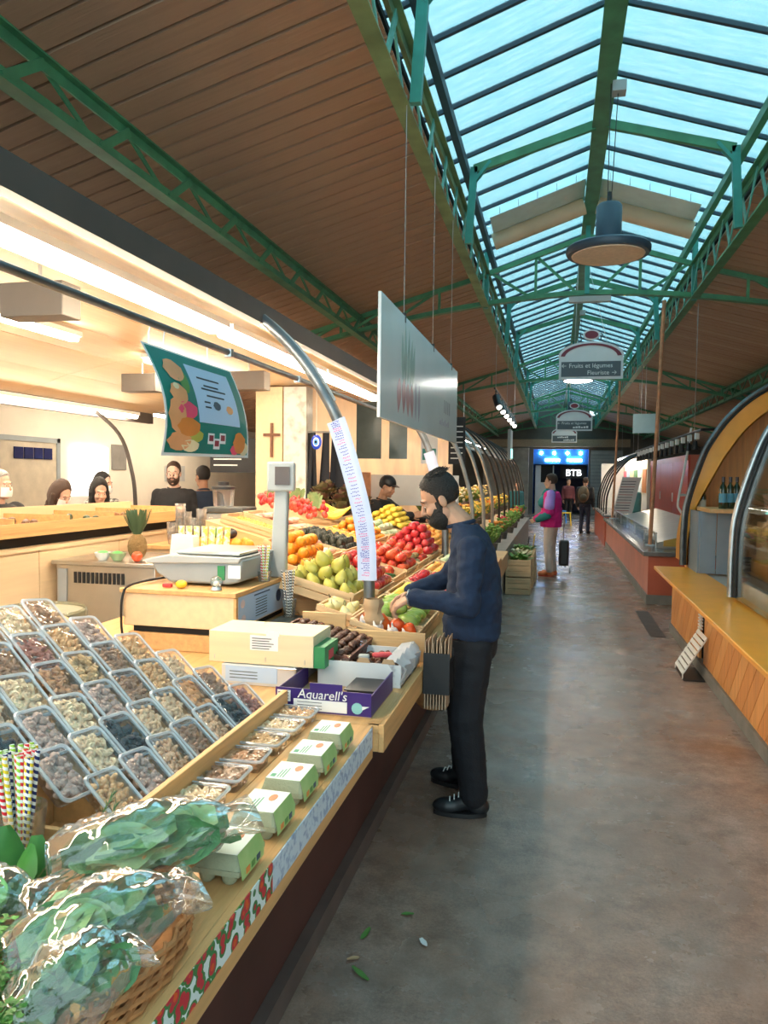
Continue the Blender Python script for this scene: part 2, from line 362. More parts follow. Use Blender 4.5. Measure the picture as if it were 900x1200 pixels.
for k in range(4):
    y = 10.2+8.4*k
    if k == 3: y = 35.2
    t = thing('roof_truss', 'green arched roof truss spanning the hall '+TN[k], 'truss', (XM, y, 3))
    def zbot(x): return 4.10-.055*abs(x-XM)**1.75
    xs = [XM+.33*j for j in range(-16, 17)]
    MB().sheet([[(x, y-.05, zbot(x)) for x in xs], [(x, y+.05, zbot(x)) for x in xs]], -.014).sheet([[(x, y-.007, zbot(x)) for x in xs], [(x, y-.007, zbot(x)+.07) for x in xs]], .014).build('bottom_chord', m_green, t, smooth=False)
    def ztop(x):
        a = abs(x-XM)
        return 4.86-.33*a if a <= 1.3 else zr(x)-.02-.0*(a)
    for s in (-1, 1):
        MB().beam((XM, y, 4.86), (XM+s*1.315, y, 4.43), .06, .06).build('top_chord', m_green, t)
        MB().beam((XM+s*1.315, y, 4.42), (XM+s*5.2, y, zr(XM+s*5.2)-.03), .06, .06).build('side_top_chord', m_green, t)
        MB().beam((XM+s*1.315, y, 3.98), (XM+s*1.315, y, 4.72), .07, .06).build('post', m_teal, t)
        prev = XM
        for j, (xa, xb, ver) in enumerate([(.66, 0, 1), (.66, .05, 0), (.72, 1.25, 2), (1.95, 0, 1), (1.4, 2.6, 3), (2.65, 0, 1), (1.95, 2.65, 3), (3.35, 0, 1), (2.65, 3.3, 3), (4.1, 0, 1), (3.35, 4.05, 3)]):
            a = XM+s*xa
            if ver == 1: MB().beam((a, y, zbot(a)+.02), (a, y, ztop(a)), .035, .03, (0,1,0)).build('strut', m_green, t)
            elif ver == 0: MB().beam((a, y, ztop(a)), (XM+s*.12, y, zbot(XM)+.03), .035, .03, (0,1,0)).build('diagonal', m_green, t)
            elif ver == 2: MB().beam((a, y, zbot(a)+.03), (XM+s*xb, y, ztop(XM+s*xb)), .035, .03, (0,1,0)).build('diagonal', m_green, t)
            elif j > 4:
                bx = XM+s*xb; MB().beam((a, y, ztop(a)), (bx, y, zbot(bx)+.03), .035, .03, (0,1,0)).build('diagonal', m_green, t)
    MB().beam((XM, y, 4.1), (XM, y, 5.0), .10, .06).build('king_post', m_teal, t)
# rolled sun blinds under the glass
m_blind = M('cream_blind_cloth', (.72, .55, .38), rough=.8, var=.1, scale=2)
for s in (-1, 1):
    ra, rb_ = XM+s*.08, XM+s*1.16
    t = thing('sun_blind', 'cream rolled sun blind hanging below the skylight glass by the %s slope' % ('fruit stall side' if s < 0 else 'red counter side'), 'blind', (XM+s*.6, 10.0, 4.8))
    d0, d1 = V(ra, 9.45, zsky(ra)-.20), V(rb_, 9.45, zsky(rb_)-.20)
    MB().tube([d0, d1], .10, 14).build('cloth_roll', m_blind, t)
    MB().sheet([[d0+V(0, .05, .09), d0+V(0, -.55, .11)], [d1+V(0, .05, .09), d1+V(0, -.55, .11)]], .006).build('loose_flap', M('white_blind_cloth', (.70, .85, .88), rough=.8, var=.05), t)
    for q in range(5):
        p = d0.lerp(d1, .1+.2*q)+V(0, -.5, .11); MB().tube([p, p+V(0, 0, .1)], .005, 5).build('hook', m_steel, t)
# ================================================================ LEFT STALL: table, canopy, arches
TZ = .78
t = thing('display_table', 'long pine market table with a dark red plinth and a flowered paper edge strip', 'table', (-1.4, 3, 0))
m_plinth = M('oxblood_panel', (.085, .032, .026), rough=.6, var=.25, scale=3)
MB().box(-2.05, -.84, -1, 8.6, .09, .749).build('plinth', m_plinth, t)
MB().box(-2.05, -.80, -1, 8.6, .004, .088).build('skirting', M('skirting', (.12, .085, .075), rough=.5, var=.2), t)
for (xa, xb) in ((-.87, -.66), (-1.08, -.872), (-1.4, -1.082), (-1.75, -1.402), (-2.1, -1.752)):
    MB().box(xa, xb, -1, 2.62, TZ-.03, TZ).build('plank', m_pine, t, bevel=.002)
MB().box(-2.05, -.62, 2.625, 3.4, TZ-.03, TZ).box(-2.7, -.62, 3.4, 8.6, TZ-.03, TZ).build('far_top', m_pine, t, bevel=.002)
MB().box(-.66, -.64, -1, 2.62, TZ-.12, TZ+.002).build('edge_board', m_pine, t, bevel=.002)
MB().box(-.62, -.60, 2.625, 8.6, TZ-.10, TZ+.004).build('edge_board', m_pine, t, bevel=.002)
MB().box(-.66, -.62, 2.63, 2.645, TZ-.10, TZ).build('edge_end', m_pine, t)
# printed strip: voronoi flowers near the camera, blue pattern further along
st = bpy.data.materials.new('flower_print'); st.use_nodes = True; nt = st.node_tree; N = nt.nodes; L = nt.links; b = N['Principled BSDF']; b.inputs['Roughness'].default_value = .4
tc = N.new('ShaderNodeTexCoord'); vo = N.new('ShaderNodeTexVoronoi'); vo.inputs['Scale'].default_value = 34; L.new(tc.outputs['Object'], vo.inputs['Vector'])
cr = N.new('ShaderNodeValToRGB'); e = cr.color_ramp; e.interpolation = 'CONSTANT'; e.elements[0].position = 0; e.elements[0].color = (.75, .12, .02, 1)
for p, c in ((.22, (.6, .03, .05, 1)), (.42, (.05, .22, .06, 1)), (.56, (.75, .85, .85, 1))): q = e.elements.new(p); q.color = c
e.elements[-1].position = .9; e.elements[-1].color = (.7, .8, .8, 1)
L.new(vo.outputs['Distance'], cr.inputs[0])
mul = N.new('ShaderNodeMath'); mul.operation = 'MULTIPLY'; mul.inputs[1].default_value = .85; L.new(vo.outputs['Distance'], mul.inputs[0]); L.new(mul.outputs[0], cr.inputs[0])
L.new(cr.outputs[0], b.inputs['Base Color'])
m_bluep = M('blue_print', (.62, .72, .82), rough=.4, col2=(.30, .40, .58), scale=45, contrast=(.5, .62))
MB().box(-.640, -.637, .3, 1.62, TZ-.075, TZ).build('flower_strip', st, t); MB().box(-.640, -.637, 1.62, 2.60, TZ-.075, TZ).build('blue_strip', m_bluep, t)
# sloped stand under the fruit
SL = .26; SA = math.atan(SL)
def zf(x): return .885+SL*(-.75-x)
t = thing('fruit_stand', 'sloping pine stand that carries the fruit crates', 'stand', (-1.7, 6, TZ))
for x0_, x1_, y_ in ((-.70, -1.24, 3.62), (-1.241, -2.02, 4.245), (-2.021, -2.68, 5.35)):
    MB().prism([(x0_, y_, TZ+.002), (x1_, y_, TZ+.002), (x1_, y_, zf(x1_)-.05), (x0_, y_, zf(x0_)-.05)], (0, 8.5-y_, 0)).build('base', m_pinex, t)
# arch ribs
ARC = [(-1.01, .78), (-1.01, 1.15), (-1.035, 1.45), (-1.154, 1.88), (-1.255, 2.116), (-1.459, 2.405), (-1.744, 2.645), (-2.15, 2.83), (-2.7, 2.94), (-3.3, 2.97)]
def arc_pts(y, mir=False, dx=0, n=5):
    return [V(((.34-x) if mir else x)+dx, y, z) for x, z in [(p.x, p.y) for p in spline([(a, b_, 0) for a, b_ in ARC], n)]]
m_zinc = M('zinc_tube', (.20, .215, .23), rough=.38, metal=.8, var=.2, scale=10)
AL = {4.0: 'galvanised steel arch post wearing a handwritten price list', 6.9: 'galvanised steel arch post with a small white price list beside the capped worker'}
for y in (4.0, 6.9):
    t = thing('arch_post', AL.get(y, 'galvanised steel arch post beside the flower stall'), 'post', (-1.01, y, TZ))
    MB().tube(arc_pts(y), .032, 10).build('tube', m_zinc, t)
    MB().box(-1.06, -.96, y-.05, y+.05, TZ, TZ+.012).build('foot_plate', m_steel, t)
    if y == 4.0:
        MB().tube([p+V(.036, 0, 0) for p in arc_pts(y)[20:30]], .012, 6).build('cable', m_lgrey, t)
# price list paper wrapped on the post
m_list = M('price_list_paper', (.62, .68, .88), rough=.6, var=.05)
m_bl_ink = M('blue_ink', (.06, .08, .45), rough=.6, var=0); m_pk_ink = M('pink_ink', (.75, .08, .35), rough=.6, var=0)
def price_list(y, zt, zb, w, label, lines=True):
    t = thing('price_list', label, 'paper', (-1.05, y-.04, zb))
    ap = [p for p in arc_pts(y, n=12)]; rows = []
    for p, q in zip(ap, ap[1:]):
        if zb <= p.z <= zt:
            d = (q-p).normalized(); n_ = V(-d.z, 0, d.x)
            rows.append([p+V(0, -.042, 0)-n_*(k*w)+V(0, -.006*math.sin(k*9), 0) for k in (-.5, -.25, 0, .25, .5)])
    MB().sheet(rows, .0015).build('sheet', m_list, t)
    if lines:
        rr = random.Random(3)
        for i in range(1, len(rows)-1):
            a, b_ = rows[i][0], rows[i][-1]; u = (b_-a); d = (rows[i+1][0]-rows[i][0])
            for s_ in range(2):
                k0 = rr.uniform(.62, .8) if rr.random() < .5 else .8; k1 = rr.uniform(.15, .35); o_ = d*(.5*s_)+V(0, -.0035, 0)
                mb = MB()
                for q in range(5):
                    f0 = k1+(k0-k1)*q/5; f1 = k1+(k0-k1)*(q+.72)/5; jj = V(0, 0, rr.uniform(-.003, .003))
                    mb.prism([a+u*f0+o_+jj, a+u*f1+o_+jj, a+u*f1+o_+jj+d.normalized()*.004, a+u*f0+o_+jj+d.normalized()*.004], (0, -.0008, 0))
                mb.build('handwritten_line', m_pk_ink if i % 3 == 1 else m_bl_ink, t, smooth=False)
price_list(4.0, 2.02, 1.10, .105, 'long handwritten price list taped to the steel post in front of the man')
price_list(6.9, 1.95, 1.6, .10, 'small white price sheet on the post behind the banner', False)
# canopy: curved roofing, ceiling boards, fascia
t = thing('stall_canopy', 'fruit stall canopy with pale wooden ceiling and dark roofing', 'canopy', (-3.2, 3.5, 2.3))
top = [(x, z) for x, z in [(p.x, p.y) for p in spline([(-1.66, 2.63, 0), (-2.15, 2.86, 0), (-2.7, 2.97, 0), (-3.3, 3.0, 0), (-4.2, 2.9, 0), (-4.95, 2.6, 0)], 5)]]
MB().sheet([[(x, -1, z), (x, 8.2, z)] for x, z in top], .02).build('roofing', m_brownroof, t)
MB().box(-1.70, -1.64, -1, 8.2, 2.555, 2.67).build('fascia', M('fascia_paint', (.07, .052, .045), rough=.5), t)
cb = [(-1.71, 2.57), (-1.95, 2.62), (-2.35, 2.68), (-2.8, 2.72), (-3.3, 2.72), (-3.8, 2.68), (-4.3, 2.58), (-4.8, 2.42)]
for (xa, za), (xb, zb) in zip(cb, cb[1:]):
    for j in range(4):
        ya = -1+2.3*j
        MB().prism([(xa-.004, ya+.003, za), (xb+.004, ya+.003, zb), (xb+.004, ya+.003, zb+.015), (xa-.004, ya+.003, za+.015)], (0, 2.294, 0)).build('ceiling_panel', m_beige, t, smooth=False)
MB().box(-4.86, -4.80, -1, 8.2, 2.30, 2.45).build('back_fascia', M('fascia_paint', (.07, .052, .045)), t)
# fluorescent strips
def strip(x, y0, y1, z, w, label, mat=None, hang=0):
    t = thing('fluorescent_light', label, 'light', (x, (y0+y1)/2, z))
    MB().box(x-w*.65, x+w*.65, y0, y1, z, z+.035).build('housing', m_white, t)
    MB().box(x-w/2, x+w/2, y0+.02, y1-.02, z-.035, z-.002).build('diffuser', mat or m_tube, t, bevel=.01)
    if hang:
        for q in (.2, .8): MB().tube([(x, y0+(y1-y0)*q, z+.035), (x, y0+(y1-y0)*q, hang)], .004, 5).build('hanger', m_steel, t)
    return t
FR = ['over the nut trays', 'over the cash desk', 'over the tomatoes', 'by the wooden pillar', 'at the roof edge by the entrance']
for k, (a, b_) in enumerate(((1.9, 3.9), (3.95, 5.7), (5.75, 7.6))):
    strip(-1.87, a, b_, 2.52, .10, 'bright fluorescent strip along the stall roof edge '+FR[k])
strip(-1.87, -.6, 1.85, 2.52, .10, 'bright fluorescent strip along the stall roof edge near the herb bags')
strip(-3.35, 2.6, 4.7, 2.66, .07, 'fluorescent strip under the ceiling boards above the cash desk'); strip(-3.35, 5.6, 7.6, 2.66, .07, 'fluorescent strip under the ceiling boards near the cross')
strip(-4.72, 4.2, 7.7, 2.36, .07, 'fluorescent strip along the back edge above the waiting customers')
for (x, y, l) in ((-2.42, 3.05, 'beside the hanging poster rail'), (-3.66, 6.0, 'above the waiting men'), (-2.63, 6.0, 'next to the green poster')):
    t = thing('ceiling_heater', 'brown grey metal box hung under the stall ceiling '+l, 'heater', (x, y, 2.4))
    MB().box(x-.17, x+.17, y, y+.14, 2.43, 2.59).build('casing', m_brownbox, t, bevel=.005)
    for q in (.07,): MB().tube([(x, y+q, 2.585), (x, y+q, 2.70)], .008, 6).build('hanger_rod', m_steel, t)
# rail with the hanging poster
t = thing('hanging_rail', 'thin grey steel rail running below the canopy lights', 'rail', (-1.42, 3, 2.23))
MB().tube([(-1.42, -.5, 2.235), (-1.42, 7.2, 2.235)], .014, 10).build('tube', m_zinc, t)
for y in (3.06, 3.95, 6.85): MB().tube([(-1.42, y, 2.215), (-1.42, y, 2.25)], .022, 8).build('clamp', m_steel, t)
t = thing('poster', 'curling green juice poster with a pale blue menu panel and fruit pictures', 'poster', (-1.42, 2.7, 1.78))
m_pgreen = M('poster_green', (.0, .20, .17), rough=.35, var=.08); m_pblue = M('poster_blue', (.45, .62, .85), rough=.35, var=.03)
PC = [V(-1.435, 2.365, 2.165), V(-1.385, 3.06, 2.155), V(-1.36, 3.13, 1.775), V(-1.40, 2.43, 1.765)]
def pq(u, v, lift=0):
    a = PC[0].lerp(PC[1], u); b_ = PC[3].lerp(PC[2], u); p = a.lerp(b_, v)
    p = p+V(.045*math.sin(v*PI)*(1-u*.3)-.03*u*(1-v), .02*math.sin(v*2.5)*(1-u), .0)
    return p+V(1, -.25, .05).normalized()*lift
def ppatch(u0, u1, v0, v1, lift, mat, name, nu=6, nv=8, poly=None):
    MB().sheet([[pq(u0+(u1-u0)*i/nu, v0+(v1-v0)*j/nv, lift) for j in range(nv+1)] for i in range(nu+1)], .0008).build(name, mat, t)
def pblob(u, v, ru, rv, lift, mat, name, n=14):
    MB().add([pq(u+ru*math.cos(2*PI*k/n)*(1+.12*math.sin(3*k)), v+rv*math.sin(2*PI*k/n), lift) for k in range(n)]+[pq(u, v, lift)], [(k, (k+1) % n, n) for k in range(n)]).build(name, mat, t)
ppatch(0, 1, 0, 1, 0, m_paper, 'sheet'); ppatch(.02, .98, .02, .97, .0016, m_pgreen, 'green_print')
ppatch(.36, .88, .1, .66, .0028, m_pblue, 'menu_panel')
PCOL = {n: M('print_'+n, c, rough=.35, var=.15) for n, c in dict(peach=(.80, .36, .16), pink=(.85, .08, .18), orange=(.75, .25, .05), leaf=(.10, .28, .06), cream=(.85, .7, .45), navy=(.02, .08, .14), lime=(.45, .45, .08), maroon=(.25, .03, .05)).items()}
for u, v, ru, rv, c in ((.20, .20, .10, .10, 'peach'), (.27, .28, .05, .12, 'leaf'), (.17, .42, .09, .10, 'peach'), (.12, .62, .09, .16, 'peach'), (.24, .56, .10, .085, 'pink'), (.24, .72, .12, .09, 'orange'), (.30, .80, .10, .07, 'lime'), (.15, .86, .12, .09, 'peach'), (.27, .9, .09, .06, 'cream'), (.86, .84, .08, .12, 'orange'), (.92, .90, .06, .08, 'cream'), (.80, .92, .055, .055, 'pink'), (.16, .35, .03, .03, 'cream')):
    pblob(u, v, ru, rv, .0034+.0002*len(c), PCOL[c], 'fruit_picture')
pblob(.60, .47, .045, .045, .0042, PCOL['navy'], 'round_badge'); pblob(.76, .49, .045, .045, .0042, PCOL['peach'], 'round_badge')
for u0, u1, v in ((.45, .72, .20), (.50, .68, .27), (.46, .76, .305), (.50, .72, .37), (.45, .52, .44), (.45, .52, .49)): ppatch(u0, u1, v, v+.016, .0040, m_ink, 'print_line', 2, 1)
for k, (u, v) in enumerate(((.46, .76), (.53, .81), (.60, .75))): ppatch(u, u+.075, v, v+.11, .0036+.0004*k, m_paper, 'card_picture', 2, 2); ppatch(u+.012, u+.062, v+.02, v+.08, .0046+.0004*k, PCOL['maroon'], 'card_print', 2, 2)
for u in (.08, .22, .7): p = pq(u, 0); MB().tube([p+V(0, 0, -.02), p+V(0, 0, .04), V(-1.42, p.y, 2.25)], .003, 5).build('hook', m_steel, t)
# long hanging banner over the aisle edge
t = thing('hanging_banner', 'long white hanging banner with faded pictures of carrots and radishes', 'banner', (-.95, 5.5, 2.02))
m_ban = M('banner_board', (.74, .76, .77), rough=.18, var=.05, scale=2, spec=.6)
MB().box(-.965, -.945, 3.95, 7.1, 2.02, 2.70).build('board', m_ban, t, bevel=.004)
m_fade = {n: M('faded_'+n, c, rough=.2, var=.12, spec=.6) for n, c in dict(green=(.42, .52, .46), red=(.62, .34, .35), mauve=(.50, .44, .50), grey=(.50, .50, .52)).items()}
def ban(pts, mat, name): MB().prism([(-.9445, y, z) for y, z in pts], (.0012, 0, 0)).build(name, mat, t)
def leafp(y, z, a, l, w, n=8):
    ca, sa = math.cos(a), math.sin(a); o = []
    for k in range(2*n):
        s_ = k/n if k < n else 2-k/n; h = w*math.sin(PI*s_**.8)*(1 if k < n else -1); o.append((y+(l*s_*ca-h*sa), z+(l*s_*sa+h*ca)))
    return o
for y, a, l in ((4.55, 1.7, .34), (4.7, 1.5, .40), (4.85, 1.35, .34), (4.62, 1.6, .42), (4.78, 1.42, .36)): ban(leafp(y, 2.28, a, l*.9, .045), m_fade['green'], 'carrot_tops')
for y, z, a in ((4.45, 2.30, -1.75), (4.58, 2.31, -1.6), (4.70, 2.30, -1.5), (4.82, 2.3, -1.4)): ban(leafp(y, z, a, .22, .06), m_fade['red'], 'radish_picture')
for y in (4.98, 5.1): ban(leafp(y, 2.33, -1.6, .26, .045), m_fade['mauve'], 'carrot_picture')
for k in range(9):   # faded, unreadable lettering
    y = 6.02+.06*k; ban([(y, 2.13), (y+.035, 2.13), (y+.04, 2.16+.012*(k % 3)), (y+.005, 2.16+.012*(k % 3))], m_fade['mauve'], 'faded_lettering')
for k in range(4): ban([(6.25+.10*k, 2.24), (6.31+.10*k, 2.24), (6.31+.10*k, 2.35), (6.25+.10*k, 2.35)], m_fade['grey'], 'faded_lettering')
for y in (4.6, 5.7, 6.7):
    MB().tube([(-.955, y, 2.70), (-.955, y, 4.05)], .0025, 5).build('wire', m_steel, t); MB().box(-.968, -.942, y-.012, y+.012, 2.66, 2.72).build('clip', m_black, t)
# ---------------------------------------------------------------- inside of the stall: back counter, trays, fridge, pillar
t = thing('back_counter', 'tall pale wooden counter with open trays on top behind the nut display', 'counter', (-3.8, 5, 0))
for k in range(4):
    y0 = 2.6+1.0*k; MB().box(-3.62, -3.60, y0+.004, y0+.996, .08, 1.14).build('front_panel', m_beige, t)
MB().box(-4.1, -3.62, 2.6, 6.6, .0, 1.14).build('carcass', m_pine, t)
MB().box(-4.15, -3.58, 2.55, 6.65, 1.141, 1.17).build('worktop', m_beige, t)
MB().box(-4.0, -3.66, 2.6, 6.6, 1.171, 1.25).build('dark_gap', m_dark, t)
MB().box(-4.15, -3.55, 2.55, 6.65, 1.251, 1.28).build('tray_shelf', m_pine, t)
MB().box(-3.565, -3.55, 2.55, 6.65, 1.281, 1.345).build('tray_front', m_pine, t); MB().box(-4.15, -4.135, 2.55, 6.65, 1.281, 1.42).build('tray_back', m_beige, t)
for k in range(8): y = 2.55+4.085*k/7; MB().box(-4.134, -3.566, y, y+.015, 1.281, 1.38).build('divider', m_pine, t)
for k, c in enumerate(((.3, .05, .04), (.16, .09, .05), (.05, .08, .03), (.25, .12, .05))):
    o = MB(); rr = random.Random(k)
    for q in range(16): o.ball((-3.85+rr.uniform(-.2, .2), 4.0+k*.585+rr.uniform(-.2, .2), 1.31+rr.uniform(0, .02)), .035, 6, 4)
    tag(o.build('dried_fruit', M('dried%d' % k, c, rough=.5)), 'dried produce filling the %s open tray on the tall counter' % ('red', 'brown', 'dark green', 'amber')[k], 'produce', kind='stuff')
t = thing('undercounter_fridge', 'stainless steel fridge with a vent grille behind the cash desk', 'fridge', (-3.15, 4.75, 0))
MB().box(-3.55, -2.75, 4.72, 5.4, .05, 1.03).build('body', m_stain, t, bevel=.006); MB().box(-3.57, -2.73, 4.69, 5.42, 1.031, 1.06).build('top', m_stain, t, bevel=.004)
for k in range(12): MB().box(-3.40+.035*k, -3.38+.035*k, 4.712, 4.722, .90, .98).build('vent_slot', m_black, t)
MB().box(-3.53, -3.46, 4.71, 4.72, .1, 1.0).build('side_strip', m_grey, t)
# waste bin
t = thing('waste_bin', 'olive bin lined with a clear bag behind the nut trays', 'bin', (-2.45, 3.12, 0))
MB().lathe([(.15, 0), (.17, .3), (.21, 1.0), (.215, 1.02)], 20, (-2.45, 3.12, 0)).build('tub', M('olive_plastic', (.20, .19, .11), rough=.5), t)
MB().lathe([(.222, .90), (.226, 1.02), (.215, 1.035), (.20, 1.0), (.15, .72)], 24, (-2.45, 3.12, 0)).build('liner', clearmat('bin_liner', (.8, .8, .7), milk=.3, milkcol=(.6, .58, .45), bump=.6), t)
# pillar with cross
t = thing('wooden_pillar', 'pale wooden pillar panel carrying a small cross', 'pillar', (-3.2, 8.1, 0))
MB().box(-3.38, -3.06, 8.0, 8.25, 0, 2.7).build('board', m_beige, t)
t = thing('cross', 'small dark wooden cross hung on the pale pillar', 'cross', (-3.18, 7.98, 1.9))
MB().box(-3.195, -3.165, 7.975, 7.997, 1.90, 2.29).build('upright', wood('cross_wood', (.18, .07, .03)), t); MB().box(-3.28, -3.08, 7.974, 7.998, 2.14, 2.172).build('crossbar', MATS['cross_wood'], t)
o = MB().box(-3.05, -2.78, 8.02, 8.25, 0, 2.7).build('marble_panel', M('speckled_marble', (.70, .68, .62), rough=.3, col2=(.45, .42, .37), scale=9, contrast=(.5, .7)))
tag(o, 'speckled white marble slab standing next to the wooden pillar', 'slab')
t = thing('apron', 'dark aprons hanging in a bunch beside the marble slab', 'apron', (-2.6, 8.1, 1.3))
for k in range(3):
    x = -2.72+.13*k; MB().sheet([[(x+.10*math.sin(q*.9+k)*(.4+.6*v)+.02*q-.05, 8.05+.04*k+.04*math.cos(q*1.7), 2.18-.85*v) for q in range(7)] for v in (0, .15, .4, .7, 1)], .012).build('cloth', M('apron_black', (.012, .014, .02), rough=.9), t)
MB().tube([(-2.8, 8.08, 2.19), (-2.4, 8.08, 2.19)], .012, 6).build('peg_rail', m_steel, t)
t = thing('evil_eye_charm', 'round blue glass eye charm hanging on a cord', 'charm', (-2.55, 7.7, 2.05))
for r_, d, c, n in ((.06, 0, (.01, .05, .5), 'disc'), (.036, -.012, (.75, .85, .95), 'white_ring'), (.026, -.018, (.1, .35, .75), 'iris'), (.012, -.024, (.01, .01, .02), 'pupil')):
    MB().lathe([(0, -.006), (r_*.8, -.006), (r_, 0), (r_*.8, .006), (0, .006)], 18, (-2.55, 7.7+d, 2.06), Matrix.Rotation(PI/2, 3, 'X'), sq=(1, 1.35)).build(n, M('eye_'+n, c, rough=.1, var=0), t)
MB().tube([(-2.55, 7.7, 2.13), (-2.55, 7.7, 2.7)], .003, 5).build('cord', m_white, t)
# back wall pieces of the neighbouring aisle
t = bpy.data.objects.new('door_1', None); COL.objects.link(t); t['kind'] = 'structure'; t['_o'] = (0,0,0)
MB().box(-7.148, -7.13, 8.35, 9.5, 0, 2.12).build('leaf', M('door_cream', (.55, .47, .36), rough=.5), t); MB().box(-7.148, -7.11, 8.28, 8.35, 0, 2.19).box(-7.148, -7.11, 9.5, 9.57, 0, 2.19).box(-7.148, -7.11, 8.28, 9.57, 2.12, 2.19).build('frame', m_grey, t)
for k in range(4): MB().box(-7.128, -7.11, 8.62+.2*k, 8.79+.2*k, 1.88, 2.04).build('blue_pane', M('blue_tile', (.012, .02, .10), rough=.2), t)
for y, z, w, h, c, lab, nm in ((10.9, 1.75, .42, .42, (.23, .21, .19), 'grey square notice on the cream wall', 'wall_notice'), (12.6, 1.55, .75, .3, (.55, .54, .52), 'pale name plate on the cream wall behind the men', 'name_plate')):
    o = MB().box(-7.148, -7.13, y, y+w, z, z+h).build(nm, M(nm, c, rough=.6)); tag(o, lab, 'sign')
strip(-6.1, 3.0, 7.5, 2.62, .08, 'added fluorescent strip over the neighbouring aisle by the cream door', hang=zr(-6.1)); strip(-6.1, 8.5, 13.5, 2.62, .08, 'added fluorescent strip over the neighbouring aisle past the cream door', hang=zr(-6.1))  # both strips are added to brighten the dark back wall
o = MB().box(-7.148, -7.10, 9.85, 10.75, 1.35, 2.1).build('light_panel', M('lit_panel', (1, .98, .94), emit=2.2, var=0)); tag(o, 'glowing white light panel on the cream wall', 'light')
t = thing('chalk_board', 'black chalk price board behind the two waiting men', 'board', (-3.9, 8.1, 1.75))
MB().box(-4.0, -3.383, 8.1, 8.13, 1.72, 2.12).build('panel', M('chalk_black', (.02, .02, .022), rough=.7), t)
for k in range(4): MB().box(-3.95, -3.65+.05*(k % 2), 8.094, 8.1, 1.80+.07*k, 1.815+.07*k).build('chalk_line', m_white, t)
t = thing('back_arch', 'slim dark arch rib at the back of the fruit stall', 'arch', (-4.2, 6.8, 1.2))
MB().tube(spline([(-4.15, 6.75, 0), (-4.15, 6.75, 1.3), (-4.2, 6.75, 1.75), (-4.4, 6.85, 2.1), (-4.75, 6.9, 2.38)], 5), .02, 8).build('tube', M('dark_metal', (.06, .05, .045), rough=.5, metal=.5), t)
# ================================================================ NUT TRAYS
def rrect(a, b_, r, z, n=4):
    o = []
    for cx, cy, a0 in ((a-r, b_-r, 0), (-(a-r), b_-r, PI/2), (-(a-r), -(b_-r), PI), (a-r, -(b_-r), 3*PI/2)):
        for k in range(n+1): t_ = a0+PI/2*k/n; o.append((cx+r*math.cos(t_), cy+r*math.sin(t_), z))
    return o
def loftrings(rings, cap0=True, cap1=True):
    mb = MB(); n = len(rings[0]); fs = []
    for i in range(len(rings)-1):
        for j in range(n): fs.append((i*n+j, i*n+(j+1) % n, (i+1)*n+(j+1) % n, (i+1)*n+j))
    if cap0: fs.append(tuple(range(n-1, -1, -1)))
    if cap1: fs.append(tuple((len(rings)-1)*n+j for j in range(n)))
    return mb.add([p for r in rings for p in r], fs)
m_tray = clearmat('clear_tray', (.97, .985, 1), gloss=.08, gmix=.12, milk=.02, bump=.35, bscale=22)
m_rim = clearmat('tray_rim', (.90, .95, 1), gloss=.12, gmix=.5, milk=.48, milkcol=(.80, .90, 1))  # milky blue-white paints in the sky's reflection along the rim
TLn, TWd, TH_ = .158, .124, .042
tub = loftrings([rrect(.066, .049, .012, .001), rrect(.072, .055, .016, .036)], True, False).mesh('tub'); tub.materials.append(m_tray)
rim = loftrings([rrect(.0725, .0555, .016, .034), rrect(.079, .062, .02, .035), rrect(.080, .063, .02, .040), rrect(.076, .059, .018, .0435), rrect(.071, .054, .016, .041)], False, False).mesh('rim'); rim.materials.append(m_rim)
lid = loftrings([rrect(.071, .054, .016, .041), rrect(.068, .051, .014, .038), rrect(.066, .049, .014, .0435)], False, True).mesh('lid'); lid.materials.append(m_tray)
def nutmesh(kind, seed):
    rr = random.Random(seed); mb = MB(); n = {'walnut': 90, 'prune': 60, 'cashew': 135, 'apricot': 60}.get(kind, 150)
    for i in range(n):
        x = rr.uniform(-.058, .058); y = rr.uniform(-.042, .042); z = .008+.026*(i/n)+rr.uniform(0, .004)
        rot = Euler((rr.uniform(-.6, .6), rr.uniform(-.6, .6), rr.uniform(0, 6.28))).to_matrix()
        if kind == 'cashew':
            pts = [rot @ V(.010*math.cos(q), .010*math.sin(q), 0)+V(x, y, z) for q in (-.3, .6, 1.5, 2.4, 3.2)]; mb.tube(pts, [.003, .0058, .0052, .0055, .003], 5)
        elif kind == 'almond': mb.ball((x, y, z), (.012, .0065, .0048), 6, 4, rot)
        elif kind == 'walnut':
            mb.ball((x, y, z), (.013, .010, .007), 7, 5, rot); mb.ball(V(x, y, z)+rot @ V(.004, .005, .003), (.008, .006, .006), 5, 4, rot); mb.ball(V(x, y, z)+rot @ V(-.004, -.004, .003), (.008, .006, .006), 5, 4, rot)
        elif kind == 'hazel': mb.ball((x, y, z), (.0075, .0075, .0085), 7, 5, rot)
        elif kind == 'pistachio': mb.ball((x, y, z), (.010, .006, .0055), 6, 4, rot)
        elif kind == 'prune': mb.ball((x, y, z), (.016, .012, .008), 7, 5, rot)
        elif kind == 'apricot': mb.ball((x, y, z), (.015, .014, .006), 8, 5, rot)
        else:
            s_ = rr.choice([(.012, .007, .005), (.008, .008, .008), (.010, .006, .004)]); mb.ball((x, y, z), s_, 6, 4, rot)
    return mb.mesh('nuts')
